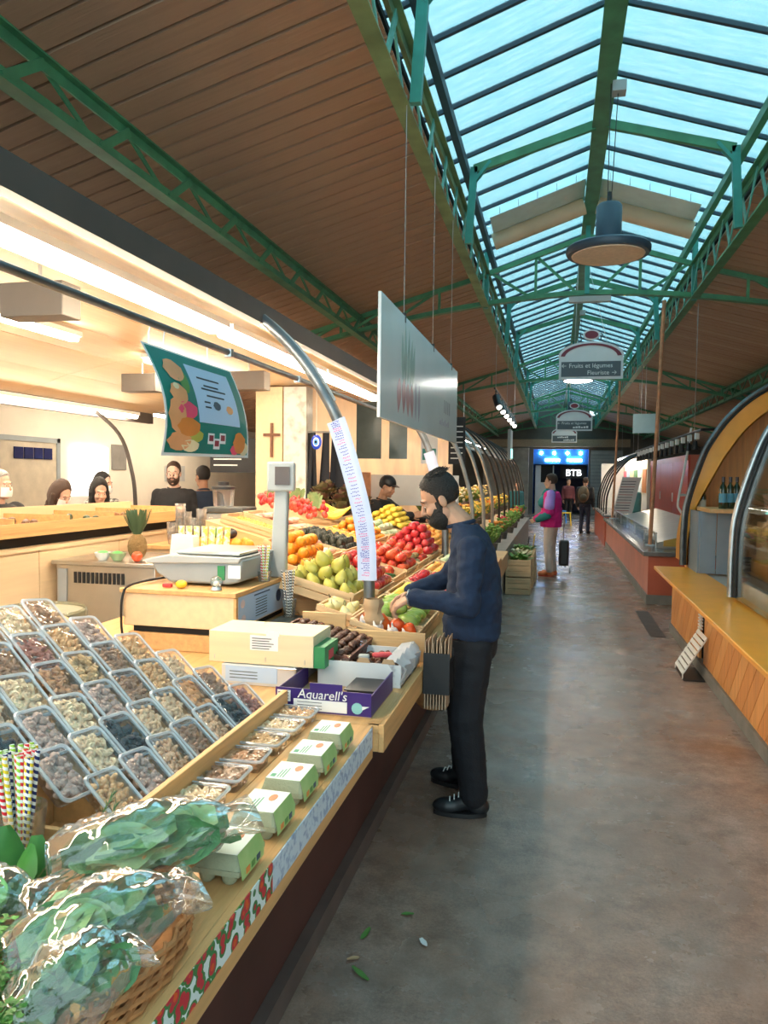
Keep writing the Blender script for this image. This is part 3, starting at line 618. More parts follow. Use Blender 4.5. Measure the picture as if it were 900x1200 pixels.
NK = {'cashew': ((.92, .66, .46), 'pale cashews'), 'almond': ((.58, .32, .17), 'brown almonds'), 'walnut': ((.62, .42, .22), 'tan walnut halves'), 'hazel': ((.74, .48, .25), 'blond hazelnuts'), 'pistachio': ((.74, .50, .32), 'beige pistachios'),
      'prune': ((.018, .022, .035), 'blue black prunes'), 'mix': ((.42, .25, .16), 'dark trail mix'), 'apricot': ((.60, .30, .12), 'dried amber fruit'), 'peanut': ((.86, .58, .38), 'pale shelled peanuts'), 'berry': ((.45, .20, .16), 'reddish dried berries'), 'lilac': ((.58, .42, .36), 'mauve brown pecans')}
NM = {}
for k_, (c_, l_) in NK.items():
    sh = {'berry': 'almond', 'lilac': 'walnut', 'peanut': 'pistachio'}.get(k_, k_)
    me = nutmesh(sh, hash_seed := len(NM)+11); me.materials.append(M('nut_'+k_, c_, rough=.5, col2=tuple(min(1, x*1.35) for x in c_), scale=60, coords='Object')); NM[k_] = me
def tray(kind, loc, rot, where, group):
    t = bpy.data.objects.new('nut_tray', None); COL.objects.link(t); t.location = loc; t.rotation_euler = rot; t.empty_display_size = .03
    tag(t, 'clear plastic tray of %s %s' % (NK[kind][1], where), 'tray', group)
    for me, n in ((tub, 'tub'), (rim, 'rim'), (lid, 'lid')): inst(me, n, None, t)
    o = inst(NM[kind], 'nuts', None, t); o['kind'] = 'stuff'
TN_ = .65; TA = math.atan(TN_)
rowk = [['hazel', 'lilac', 'pistachio', 'mix', 'pistachio', 'prune', 'berry'], ['lilac', 'cashew', 'prune', 'peanut', 'peanut', 'apricot', 'mix'],
        ['prune', 'lilac', 'cashew', 'lilac', 'mix', 'hazel', 'peanut'], ['berry', 'peanut', 'cashew', 'almond', 'walnut', 'mix', 'hazel'], ['apricot', 'berry', 'mix', 'berry', 'hazel', 'lilac'], ['peanut', 'peanut', 'hazel', 'cashew', 'mix']]
y0s = [1.65, 1.585, 1.52, 1.44, 1.485, 1.53]
WH = ['in the lowest sloping row', 'in the second sloping row', 'in the third sloping row', 'in the fourth sloping row', 'in the fifth sloping row', 'in the top sloping row']
for r_, ks in enumerate(rowk):
    for j, kd in enumerate(ks):
        x = -1.09-.107*r_; y = y0s[r_]+.138*j+R.uniform(-.006, .006); z = .845+TN_*(-1.09-x)+.012*(r_ % 2)*0
        if y > 2.56: continue
        rot = (Matrix.Rotation(TA+.10, 3, 'Y') @ Matrix.Rotation(-.16+R.uniform(-.05, .05), 3, 'Z')).to_euler()
        tray(kd, (x, y, z+.012), rot, WH[r_], 'nut trays on the sloping rack')
for j, kd in enumerate(['peanut', 'cashew', 'mix', 'almond', 'walnut', 'cashew', 'hazel']):
    tray(kd, (-.955+.004*j, 1.70+.148*j, TZ+.001), (0, 0, R.uniform(-.06, .06)), 'lying flat beside the egg cartons', 'nut trays lying flat on the table')
# rack beneath
t = thing('nut_rack', 'sloping pine rack holding the rows of nut trays', 'rack', (-1.3, 2, TZ))
zb_ = lambda x: .805+TN_*(-1.02-x)
MB().add([(-1.02, 1.66, TZ+.002), (-1.70, 1.66, TZ+.002), (-1.70, 2.18, TZ+.002), (-1.02, 2.60, TZ+.002), (-1.02, 1.66, zb_(-1.02)), (-1.70, 1.66, zb_(-1.70)), (-1.70, 2.18, zb_(-1.70)), (-1.02, 2.60, zb_(-1.02))], [(0, 1, 2, 3), (4, 7, 6, 5), (0, 4, 5, 1), (1, 5, 6, 2), (2, 6, 7, 3), (3, 7, 4, 0)]).build('slope_board', m_pine, t, smooth=False)
MB().prism([(-1.26, 1.30, TZ+.002), (-1.70, 1.30, TZ+.002), (-1.70, 1.30, zb_(-1.70)-.01), (-1.26, 1.30, zb_(-1.26)-.01)], (0, .355, 0)).build('side_board', m_pinex, t)
MB().box(-1.015, -.995, 1.42, 2.68, TZ+.002, .87).build('front_strip', m_pine, t, bevel=.003)
MB().box(-1.255, -1.016, 1.49, 1.505, TZ+.002, .86).build('crate_end', m_pinex, t); MB().box(-1.255, -1.016, 1.506, 1.655, TZ+.002, TZ+.01).build('crate_floor', m_pine, t)
mb = MB(); rr = random.Random(5)
for i in range(60): mb.ball((rr.uniform(-1.10, -1.03), rr.uniform(1.53, 1.64), TZ+.02+.05*rr.random()*((i % 10)/10+.2)), (.016, .013, .012), 7, 5, Euler((rr.random(), rr.random(), rr.random()*6)).to_matrix())
tag(mb.build('walnuts', M('loose_walnut', (.48, .24, .07), rough=.5, bump=.5, bscale=120)), 'loose walnuts heaped in the open crate under the lowest tray', 'nuts', kind='stuff')
# ================================================================ EGG CARTONS
m_pulp = M('egg_pulp', (.30, .31, .20), rough=.9, bump=.3, bscale=150); m_label = M('mint_label', (.62, .80, .66), rough=.5, col2=(.80, .88, .84), scale=10); m_green_l = M('lime_label', (.30, .50, .16), rough=.5, col2=(.45, .62, .25), scale=14)
def carton(label, loc):
    t = thing('egg_carton', label, 'egg carton', loc)
    x, y, z = loc; lx, ly = .062, .074
    mb = MB()
    for i in range(2):
        for j in range(3): mb.lathe([(.012, 0), (.017, .006), (.022, .03), (.0225, .036)], 12, (x-.0275+.055*i, y-.047+.047*j, z))
    mb.add([(x+a*lx, y+b_*ly, z+c) for c in (.028, .040) for a, b_ in ((-1, -1), (1, -1), (1, 1), (-1, 1))], [(0, 3, 2, 1), (4, 5, 6, 7), (0, 1, 5, 4), (1, 2, 6, 5), (2, 3, 7, 6), (3, 0, 4, 7)])
    mb.build('base', m_pulp, t)
    loftrings([[(x+p[0], y+p[1], z+p[2]) for p in q] for q in (rrect(.062, .074, .008, .041), rrect(.060, .072, .01, .046), rrect(.053, .065, .012, .070), rrect(.050, .062, .012, .0725))], True, True).build('lid', m_pulp, t)
    MB().box(x-.050, x+.052, y-.062, y+.062, z+.0727, z+.0735).build('label', m_label, t, bevel=.0003)
    MB().add([(x+.0525, y-.062, z+.073), (x+.0525, y+.062, z+.073), (x+.0635, y+.068, z+.040), (x+.0635, y-.068, z+.040), (x+.0640, y-.062, z+.014), (x+.0640, y+.062, z+.014)], [(0, 3, 2, 1), (3, 4, 5, 2)]).build('side_label', m_green_l, t)
    MB().lathe([(0, 0), (.016, 0), (.016, .0006), (0, .0006)], 10, (x+.02, y+.02, z+.0736), sq=(.7, 1.3)).build('hen_picture', M('hen_print', (.55, .22, .10), rough=.5), t)
    MB().box(x-.042, x-.028, y-.05, y-.03, z+.0736, z+.0742).build('leaf_logo', M('logo_green', (.05, .30, .16), rough=.5), t)
    for k in range(3): MB().box(x-.022+.008*k, x-.019+.008*k, y-.05, y-.0+.008*k, z+.0736, z+.0741).build('print_line', M('logo_green', (0, 0, 0)), t)
    for k, c in enumerate(('orange', 'leaf', 'navy')): MB().box(x+.0625, x+.0648, y-.04+.03*k, y-.02+.03*k, z+.020, z+.034).build('print_spot', PCOL[c], t)
for k, y in enumerate((1.56, 1.775, 1.975, 2.165, 2.36)): carton(('mint green egg carton half hidden by the lettuce bag', 'mint green egg carton beside the tray of cashews', 'mint green egg carton beside the flat tray of trail mix', 'mint green egg carton beside the flat tray of almonds', 'mint green egg carton closest to the purple box')[k], (-.725, y, TZ+.001))
# ================================================================ STRAW CUP
def stripes(name, c1, c2, freq=62):
    mt = bpy.data.materials.new(name); mt.use_nodes = True; nt = mt.node_tree; N = nt.nodes; L = nt.links; b = N['Principled BSDF']; b.inputs['Roughness'].default_value = .6
    tc = N.new('ShaderNodeTexCoord'); sp = N.new('ShaderNodeSeparateXYZ'); L.new(tc.outputs['Object'], sp.inputs[0])
    at_ = N.new('ShaderNodeMath'); at_.operation = 'ARCTAN2'; L.new(sp.outputs[1], at_.inputs[0]); L.new(sp.outputs[0], at_.inputs[1])
    d = N.new('ShaderNodeMath'); d.operation = 'MULTIPLY_ADD'; d.inputs[1].default_value = 1/(2*PI); L.new(at_.outputs[0], d.inputs[0])
    z = N.new('ShaderNodeMath'); z.operation = 'MULTIPLY'; z.inputs[1].default_value = freq; L.new(sp.outputs[2], z.inputs[0]); L.new(z.outputs[0], d.inputs[2])
    f = N.new('ShaderNodeMath'); f.operation = 'FRACT'; L.new(d.outputs[0], f.inputs[0])
    g = N.new('ShaderNodeMath'); g.operation = 'GREATER_THAN'; g.inputs[1].default_value = .5; L.new(f.outputs[0], g.inputs[0])
    mx = N.new('ShaderNodeMix'); mx.data_type = 'RGBA'; mx.inputs[6].default_value = c1+(1,); mx.inputs[7].default_value = c2+(1,); L.new(g.outputs[0], mx.inputs[0]); L.new(mx.outputs[2], b.inputs['Base Color'])
    return mt
WT = (.85, .86, .84)
SM = {'green': stripes('straw_green', (.33, .62, .05), WT), 'red': stripes('straw_red', (.75, .02, .04), WT), 'navy': stripes('straw_navy', (.015, .025, .14), WT), 'yellow': stripes('straw_yellow', (.80, .58, .02), WT), 'black': stripes('straw_black', (.02, .02, .03), WT)}
def cup_of_straws(loc, label, cols, n, r, ln, h, seed, sr=.0036):
    t = thing('straw_cup', 'clear tumbler '+label, 'cup', loc)
    x, y, z = loc
    MB().lathe([(r*.72, z), (r*.75, z+.002), (r, z+h), (r*.97, z+h), (r*.70, z+.005), (0, z+.004)], 24, (x, y, 0)).build('tumbler', clearmat('tumbler_plastic', (.95, .98, .98), gmix=.25, milk=.04) if 'tumbler_plastic' not in MATS else MATS['tumbler_plastic'], t)
    rr = random.Random(seed); me = {}
    for c in cols:
        q = MB().tube([(0, 0, 0), (0, 0, ln*.5), (0, 0, ln)], sr, 10, cap=False); me[c] = q.mesh('straw'); me[c].materials.append(SM[c])
    for k in range(n):
        a = rr.uniform(0, 2*PI); rad = r*.55*math.sqrt(rr.random()); tilt = rad/r*.24+rr.uniform(-.03, .03)
        b0 = V(x+rad*.6*math.cos(a), y+rad*.6*math.sin(a), z+.006)
        d = V(math.sin(tilt)*math.cos(a), math.sin(tilt)*math.sin(a), math.cos(tilt))
        o = inst(me[cols[k % len(cols)]], 'paper_straw', None, None, b0, V(0, 0, 1).rotation_difference(d).to_euler())
        tag(o, {'green': 'green', 'red': 'red', 'navy': 'navy', 'yellow': 'yellow', 'black': 'black'}[cols[k % len(cols)]]+' and white striped paper straw in the '+('tumbler by the nut trays' if n > 15 else 'cup beside the scale'), 'straw', 'paper straws in a cup')
cup_of_straws((-1.17, 1.425, .80), 'packed with striped paper straws beside the nut trays', ['green', 'red', 'navy', 'green', 'red', 'yellow', 'green'], 30, .056, .265, .14, 4, .0056)
o = MB().box(-1.245, -1.095, 1.365, 1.485, TZ+.002, .799).build('wooden_block', m_pinex, bevel=.003); tag(o, 'low pine block under the tumbler of straws', 'block')
# ================================================================ GREENS AND BAGS
m_leaf = M('lettuce_leaf', (.018, .09, .03), rough=.5, col2=(.10, .30, .10), scale=9, bump=.4, bscale=50); m_leaf2 = M('lettuce_pale', (.16, .34, .12), rough=.5, col2=(.45, .58, .30), scale=12)
m_bag = clearmat('plastic_bag', (.97, .99, .99), gloss=.07, gmix=.16, milk=.07, milkcol=(.9, .95, .95), bump=.55, bscale=9)
def leaf(mb, base, d, side, L_, w, curl, seed, nu=7, nv=5):
    d = Vector(d).normalized(); side = Vector(side); side = (side-d*side.dot(d)).normalized(); nrm = d.cross(side); rows = []
    for i in range(nu):
        u = i/(nu-1); ww = w*math.sin(PI*(.12+.8*u))**.7; r_ = []
        for j in range(nv):
            s_ = -1+2*j/(nv-1); ruf = .12*w*math.sin(9*u+5*s_+seed)*abs(s_)
            r_.append(base+d*(L_*u)+side*(ww*s_)+nrm*(curl*L_*u*u+ruf+.25*ww*s_*s_))
        rows.append(r_)
    mb.sheet(rows)
def bagged(label, a, b_, rad, seed, open_end=True):
    a, b_ = Vector(a), Vector(b_); ax = (b_-a); ln = ax.length; ax.normalize(); s1 = ax.cross(V(0, 0, 1)).normalized(); s2 = s1.cross(ax); rr = random.Random(seed)
    t = thing('lettuce', label.split('|')[0], 'lettuce', a); mb = MB(); mp = MB()
    for k in range(34):
        th = rr.uniform(0, 2*PI); u = rr.uniform(0, .62); o_ = s1*math.cos(th)+s2*math.sin(th); rr_ = rad*.55*math.sqrt(rr.random())
        leaf(mb if k % 4 else mp, a+ax*(ln*u)+o_*rr_*.7, ax+o_*rr.uniform(.05, .3), o_.cross(ax), ln*rr.uniform(.32, .5), rad*rr.uniform(.5, .8), rr.uniform(-.2, .1), k)
    mb.build('leaves', m_leaf, t); mp.build('pale_leaves', m_leaf2, t)
    n, k = 40, 46; vs = []; fs = []
    for i in range(k):
        u = i/(k-1); prof = rad*(1.12*math.sin(PI*min(1, .10+u*.93))**.55) if u < .86 else rad*(.62+1.1*(u-.86)*4)
        flat = 1 if u < .8 else 1-.8*(u-.8)/.2
        for j in range(n):
            th = 2*PI*j/n; p = a+ax*(ln*(u*1.25-.06))
            q = V(math.cos(th)*3, math.sin(th)*3, u*7+seed)
            w = prof*(1+.22*noise.noise(q*.8)+.16*abs(noise.noise(q*1.9))+.06*noise.noise(q*4))
            p = p+s1*(w*math.cos(th))+s2*(w*math.sin(th)*flat)
            p.z = max(p.z, TZ+.004); vs.append(p)
    for i in range(k-1):
        for j in range(n): fs.append((i*n+j, i*n+(j+1) % n, (i+1)*n+(j+1) % n, (i+1)*n+j))
    fs.append(tuple(range(n)))
    o = MB().add(vs, fs).build('plastic_bag', m_bag, ang=3); tag(o, label.split('|')[1], 'bag')
    o['_o'] = (0, 0, 0)
bagged('green lettuce in the plastic bag beside the egg cartons|crumpled clear plastic bag over the lettuce beside the egg cartons', (-.98, 1.30, .90), (-.70, 1.50, .93), .068, 1)
bagged('green lettuce in the plastic bag resting against the wicker basket|clear plastic bag over the lettuce resting against the wicker basket', (-.86, 1.03, .89), (-.68, 1.22, .92), .066, 5)
bagged('dark lettuce in the bag next to the parsley|large loose clear plastic bag next to the parsley bunch', (-.79, .95, .86), (-.69, 1.08, .90), .062, 9)
bagged('green lettuce lying in the plastic bag below the rosemary|clear plastic bag lying below the rosemary sprigs', (-1.16, 1.12, .88), (-.95, 1.17, .90), .06, 13)
# wicker basket
t = thing('wicker_basket', 'brown wicker basket under the bagged lettuce', 'basket', (-.80, 1.15, TZ))
m_wick = M('wicker', (.42, .19, .07), rough=.6, var=.3, scale=25)
for k in range(7):
    z = TZ+.008+.011*k; pts = []
    for j in range(73):
        th = 2*PI*j/72; rr_ = 1+.05*math.sin(18*th+(k % 2)*PI)+.012*k; pts.append((-.80+.13*rr_*math.cos(th), 1.16+.24*rr_*math.sin(th), z))
    MB().tube(pts, .006, 6).build('woven_strand', m_wick, t)
mb = MB()
for j in range(36): th = 2*PI*j/36; mb.tube([(-.80+.13*math.cos(th), 1.16+.24*math.sin(th), TZ+.002), (-.80+.142*math.cos(th), 1.16+.262*math.sin(th), TZ+.09)], .004, 5)
mb.build('stakes', m_wick, t); MB().lathe([(0, 0), (.13, 0), (.13, .004), (0, .004)], 30, (-.80, 1.16, TZ+.002), sq=(1, 1.85)).build('bottom', m_wick, t)
# parsley, rosemary, thyme, broad leaves
m_pars = M('parsley', (.015, .10, .012), rough=.5, col2=(.06, .24, .03), scale=30); m_stem = M('herb_stem', (.14, .22, .07), rough=.6); m_rose = M('rosemary', (.04, .11, .05), rough=.6, col2=(.12, .22, .10), scale=40); m_thy = M('thyme', (.12, .13, .07), rough=.7, col2=(.22, .20, .13), scale=40)
def bunch(name, label, cx, cy, z, w, l, n, seed, mat, h=.12, sz=.012):
    t = thing(name, label, 'herbs', (cx, cy, z)); rr = random.Random(seed); mb = MB(); ms = MB()
    for k in range(n):
        p0 = V(cx+rr.uniform(-w, w)*.5, cy+rr.uniform(-l, l)*.6, z+.005); p1 = V(cx+rr.uniform(-w, w), cy+rr.uniform(-l, l), z+h*rr.uniform(.4, 1)); ms.tube([p0, (p0+p1)/2+V(0, 0, .02), p1], .0012, 4)
        for q in range(16):
            c = p1+V(rr.uniform(-1, 1), rr.uniform(-1, 1), rr.uniform(-.8, .6))*.022; a = rr.uniform(0, 6.28); d = V(math.cos(a), math.sin(a), rr.uniform(-.4, .5)); s_ = d.cross(V(0, 0, 1)).normalized()
            mb.add([c, c+d*sz*.5+s_*sz*.45, c+d*sz+V(0, 0, -.002), c+d*sz*.5-s_*sz*.45], [(0, 1, 2, 3)]); 
            mb.add([c, c+s_*sz*.6+d*sz*.1, c+s_*sz*.8+d*sz*.5, c+d*sz*.4], [(0, 1, 2, 3)])
    mb.build('leaflets', mat, t, smooth=False, kind='stuff'); ms.build('stems', m_stem, t, kind='stuff')
bunch('parsley_bunch', 'bunch of curly dark green parsley at the table corner', -.87, .93, TZ, .10, .09, 110, 3, m_pars, .13)
bunch('parsley_bunch', 'bunch of bright parsley behind the bagged lettuce', -1.0, 1.03, TZ, .08, .07, 80, 4, M('parsley_bright', (.04, .20, .02), rough=.5, col2=(.12, .36, .05), scale=30), .15)
def sprigs(name, label, base, n, seed, mat, ln, spread, ndl, nl, dirv):
    t = thing(name, label, 'herbs', base); rr = random.Random(seed); mb = MB(); ms = MB(); base = Vector(base); dirv = Vector(dirv)
    for k in range(n):
        p = base+V(rr.uniform(-1, 1), rr.uniform(-1, 1), 0)*spread; d = (dirv+V(rr.uniform(-.4, .4), rr.uniform(-.4, .4), rr.uniform(-.2, .3))).normalized(); L_ = ln*rr.uniform(.6, 1); q = p+d*L_; q.z = max(q.z, TZ+.012)
        d = (q-p).normalized(); ms.tube([p, q], .0014, 4); s1 = d.orthogonal().normalized(); s2 = d.cross(s1)
        for i in range(ndl):
            u = .12+.88*i/ndl; c = p.lerp(q, u); a = i*2.4; o_ = s1*math.cos(a)+s2*math.sin(a); e_ = c+o_*nl*(1.1-.5*u)+d*nl*.8; w = d.cross(o_)*nl*.11
            mb.add([c-w, c+w, e_+w*.4, e_-w*.4], [(0, 1, 2, 3)])
    mb.build('needles', mat, t, smooth=False, kind='stuff'); ms.build('stems', m_stem, t, kind='stuff')
sprigs('rosemary_sprigs', 'rosemary sprigs lying across the corner of the nut rack', (-1.0, 1.40, .815), 12, 3, m_rose, .22, .035, 60, .016, (.35, .75, .35))
sprigs('thyme_bunch', 'bunch of grey green thyme in front of the walnut crate', (-1.12, 1.27, .80), 46, 6, m_thy, .16, .05, 34, .008, (.5, .5, .35))
t = thing('broad_leaves', 'flat broad green leaves at the foot of the straw tumbler', 'leaves', (-1.15, 1.28, TZ)); 
for k, (bx, by, bz, d, sd, L_, w) in enumerate((((-1.10), 1.18, .90, (-.9, .35, .15), (.3, .9, .1), .17, .06), (-1.07, 1.26, .82, (-.35, .3, .9), (.6, .7, 0), .15, .045), (-1.03, 1.29, .80, (-.2, .4, .9), (.8, .3, .1), .14, .03), (-1.05, 1.22, .84, (.2, .5, .6), (.8, -.4, .1), .12, .04))):
    mb = MB(); leaf(mb, V(bx, by, bz), d, sd, L_, w, -.15, k); mb.build('leaf', M('broad_leaf', (.03, .16, .03), rough=.45, col2=(.07, .25, .05), scale=10), t)
# ================================================================ BOXES BETWEEN THE NUTS AND THE FRUIT
m_purple = M('purple_card', (.035, .015, .16), rough=.4, var=.08); m_card = M('white_card', (.62, .64, .66), rough=.6, var=.05); m_kraft = M('kraft_card', (.46, .30, .17), rough=.8, var=.1)
t = thing('purple_carton', 'open purple fruit carton with white handwriting and labels', 'box', (-.86, 2.87, TZ))
bx0, bx1, by0, by1, bz = -1.05, -.665, 2.69, 3.07, TZ+.001
MB().box(bx0, bx1, by0, by1, bz, bz+.005).build('bottom', m_kraft, t)
MB().box(bx0, bx1, by0, by0+.005, bz+.005, bz+.095).box(bx0+.14, bx0+.27, by0, by0+.005, bz+.095, bz+.12).build('front_panel', m_purple, t)
MB().box(bx1-.005, bx1, by0+.006, by1, bz+.005, bz+.085).build('side_panel', m_purple, t)
MB().box(bx0, bx0+.005, by0+.006, by1, bz+.005, bz+.085).build('side_panel', m_purple, t)
MB().prism([(bx0+.05, by1, bz+.005), (bx1, by1, bz+.005), (bx1, by1, bz+.085), (bx1-.02, by1, bz+.115), (bx0+.10, by1, bz+.115), (bx0+.05, by1, bz+.085)], (0, -.005, 0)).build('back_panel', m_card, t)
for x in (bx1-.05, bx1-.16): MB().prism([(x, by1-.006, bz+.115), (x+.06, by1-.006, bz+.115), (x+.05, by1-.006, bz+.135), (x+.01, by1-.006, bz+.135)], (0, .006, 0)).build('tab', m_kraft, t)
MB().box(bx1-.16, bx1-.006, by1-.20, by1-.01, bz+.046, bz+.05).build('black_tray_rim', m_black, t); MB().box(bx1-.15, bx1-.01, by1-.19, by1-.02, bz+.012, bz+.045).build('black_tray', m_black, t)
lettering("Aquarell's", .05, m_paper, t, (bx0+.19, by0-.002, bz+.075), (1, 0, 0), (0, 0, 1), shear=.15)
MB().box(bx0+.008, bx0+.062, by0-.002, by0, bz+.042, bz+.085).build('label', m_paper, t); MB().box(bx0+.008, bx0+.05, by0-.002, by0, bz+.012, bz+.038).build('label', m_paper, t); MB().box(bx0+.075, bx0+.29, by0-.002, by0, bz+.012, bz+.055).build('label', m_paper, t)
for k in range(3): MB().box(bx0+.012, bx0+.055, by0-.003, by0-.002, bz+.050+.012*k, bz+.053+.012*k).build('print_line', m_ink, t); MB().box(bx0+.09, bx0+.19, by0-.003, by0-.002, bz+.020+.012*k, bz+.022+.012*k).build('print_line', m_ink, t)
MB().lathe([(0, 0), (.022, 0), (.022, .002), (0, .002)], 14, (bx0+.33, by0, bz+.035), Matrix.Rotation(PI/2, 3, 'X')).build('globe_logo', M('logo_teal', (.25, .55, .55), rough=.4), t)
MB().prism([(bx0+.35, by0-.002, bz+.03), (bx0+.378, by0-.002, bz+.045), (bx0+.35, by0-.002, bz+.045)], (0, -.001, 0)).build('logo_tail', m_paper, t)
# pale wooden box lying on its side with sticker and green end
t = thing('pale_wooden_box', 'pale wooden fruit box with a paper sticker and green end label', 'box', (-1.22, 3.08, .87))
m_pale = wood('poplar_veneer', (.80, .68, .45), dark=.9, axis=0, scale=2, rough=.6, bump=.05)
MB().box(-1.485, -1.00, 3.0, 3.25, .872, 1.01).build('body', m_pale, t, bevel=.002)
MB().box(-1.0, -.95, 3.005, 3.20, .872, .965).build('end_block', M('green_print', (.03, .22, .08), rough=.5, var=.2), t); MB().box(-.962, -.948, 3.06, 3.13, .90, .94).build('red_mark', M('red_print', (.6, .08, .1), rough=.5), t)
MB().box(-1.29, -1.16, 2.998, 3.0, .935, 1.0).build('sticker', m_paper, t); MB().box(-1.215, -1.155, 2.9975, 3.0, 1.0, 1.02).build('sticker_flap', m_paper, t)
for k in range(5): MB().box(-1.28, -1.20+.01*(k % 3), 2.9965, 2.998, .942+.011*k, .945+.011*k).build('print_line', m_ink, t)
for x in (-1.46, -1.04, -1.22): MB().box(x, x+.003, 2.9985, 3.0, .885, .905).build('staple', m_steel, t)
t = thing('white_carton', 'white carton with an address sheet under the pale wooden box', 'box', (-1.25, 3.05, TZ))
MB().box(-1.42, -1.08, 2.99, 3.3, TZ+.001, .868).build('body', m_card, t, bevel=.002); MB().box(-1.40, -1.16, 2.986, 2.989, .795, .862).build('address_sheet', m_pblue, t)
for k in range(3): MB().box(-1.38, -1.25, 2.985, 2.986, .81+.014*k, .813+.014*k).build('print_line', m_ink, t)
MB().tube([(-1.15, 2.98, .865), (-1.07, 2.975, .867), (-1.065, 2.975, .80)], .006, 6).build('strap', m_steel, t)
# date crate
def wcrate(name, label, loc, lx, ly, h, rot=0, mat=m_cratex, th=.01, slats=2, group=None, rz=0):
    t = bpy.data.objects.new(name, None); COL.objects.link(t); t.location = loc; t.rotation_euler = (0, rot, rz); t['_o'] = (0, 0, 0); tag(t, label, 'crate', group)
    sh = h/slats
    for k in range(slats):
        z0, z1 = k*sh+.003, (k+1)*sh-.003
        MB().box(-lx/2, lx/2, -ly/2, -ly/2+th, z0, z1).build('slat', m_cratex, t); MB().box(-lx/2, lx/2, ly/2-th, ly/2, z0, z1).build('slat', m_cratex, t)
        MB().box(-lx/2, -lx/2+th, -ly/2+th, ly/2-th, z0, z1).build('slat', m_crate, t); MB().box(lx/2-th, lx/2, -ly/2+th, ly/2-th, z0, z1).build('slat', m_crate, t)
    for sx in (-1, 1):
        for sy in (-1, 1): MB().box(sx*(lx/2-th-.012)-.012, sx*(lx/2-th-.012)+.012, sy*(ly/2-th-.012)-.012, sy*(ly/2-th-.012)+.012, 0, h).build('corner_post', m_crate, t)
    MB().box(-lx/2+th, lx/2-th, -ly/2+th, ly/2-th, .0, .006).build('floor_board', m_crate, t)
    return t
def local(t, p): return Vector(t.location)+t.rotation_euler.to_matrix() @ Vector(p)
m_dkcr = wood('dark_crate', (.16, .05, .03), axis=1)
m_cratex_s, m_crate_s = m_cratex, m_crate
m_cratex = m_crate = m_dkcr
dc = wcrate('date_crate', 'dark wooden tray packed with rows of brown dates', (-1.09, 3.36, TZ+.085), .40, .44, .07, .20)
m_cratex, m_crate = m_cratex_s, m_crate_s
o = MB().box(-1.28, -.91, 3.32, 3.56, TZ+.001, TZ+.042).build('crate_block', m_crate_s); tag(o, 'low pine block under the dark date tray', 'block')
m_date = M('date_skin', (.055, .018, .010), rough=.3, col2=(.14, .05, .025), scale=30, bump=.5, bscale=60)
me = MB().ball((0, 0, 0), (.021, .0125, .012), 10, 7).mesh('date'); me.materials.append(m_date)
for i in range(8):
    for j in range(17):
        for ly in range(2):
            if ly and R.random() < .25: continue
            p = local(dc, (-.165+.044*i+.01*ly+R.uniform(-.004, .004), -.195+.0245*j+.01*ly+R.uniform(-.004, .004), .05+.018*ly))
            o = inst(me, 'date', None, None, p, (R.uniform(-.3, .3), .20+R.uniform(-.3, .3), R.uniform(-.5, .5))); tag(o, 'glossy brown date packed in the dark wooden tray', 'date', 'dates in the dark tray')
# white crate lined with plastic
t = thing('lined_crate', 'white plastic lined crate with packed dates beside the steel post', 'crate', (-.76, 3.3, TZ))
MB().box(-.90, -.64, 3.12, 3.50, TZ+.001, TZ+.01).build('floor_board', m_card, t)
MB().box(-.90, -.64, 3.115, 3.12, TZ+.001, TZ+.10).box(-.90, -.64, 3.50, 3.505, TZ+.001, TZ+.09).box(-.645, -.64, 3.12, 3.5, TZ+.001, TZ+.09).box(-.905, -.90, 3.12, 3.5, TZ+.001, TZ+.09).build('walls', M('printed_white', (.7, .71, .73), rough=.5, col2=(.45, .45, .5), scale=20, contrast=(.55, .65)), t)
rows = []
for i in range(9):
    u = i/8; rows.append([V(-.915+.29*u, 3.10+.43*v, TZ+.10+.025*noise.noise(V(u*6, v*8, 1))+.015*math.sin(9*v+3*u)) for v in [j/12 for j in range(13)]])
MB().sheet([r for r in rows[:2]]+[r for r in rows[-2:]][:0], 0).build('liner', m_bag, t)
MB().sheet([[V(-.64+.012*math.sin(j*1.3), 3.10+.035*j, TZ+.02), V(-.625+.012*math.cos(j*1.9), 3.10+.035*j, TZ+.09), V(-.66, 3.10+.035*j, TZ+.118+.012*math.sin(j*2.1)), V(-.72, 3.10+.035*j, TZ+.105)] for j in range(13)], .0015).build('liner', clearmat('white_liner', (.95, .95, 1), milk=.5, bump=.8), t)
for k in range(34):
    o = inst(me, 'date', None, None, (R.uniform(-.875, -.67), R.uniform(3.15, 3.47), TZ+.03+.05*R.random()), (R.random(), R.random(), R.random()*6), (1.3, 1.3, 1.3)); tag(o, 'brown date lying loose in the white lined crate', 'date', 'dates in the lined crate')
o = MB().obox((-.76, 3.27, TZ+.105), (.09, .035, .02), Euler((0, 0, .5)).to_matrix()).build('red_pouch', M('red_cloth', (.6, .06, .07), rough=.5), bevel=.008); tag(o, 'small red packet lying on the dates in the lined crate', 'packet')
o = MB().obox((-.83, 3.21, TZ+.105), (.05, .04, .02), Euler((0, 0, .2)).to_matrix()).build('grey_packet', m_grey, bevel=.006); tag(o, 'small grey packet lying on the dates in the lined crate', 'packet')
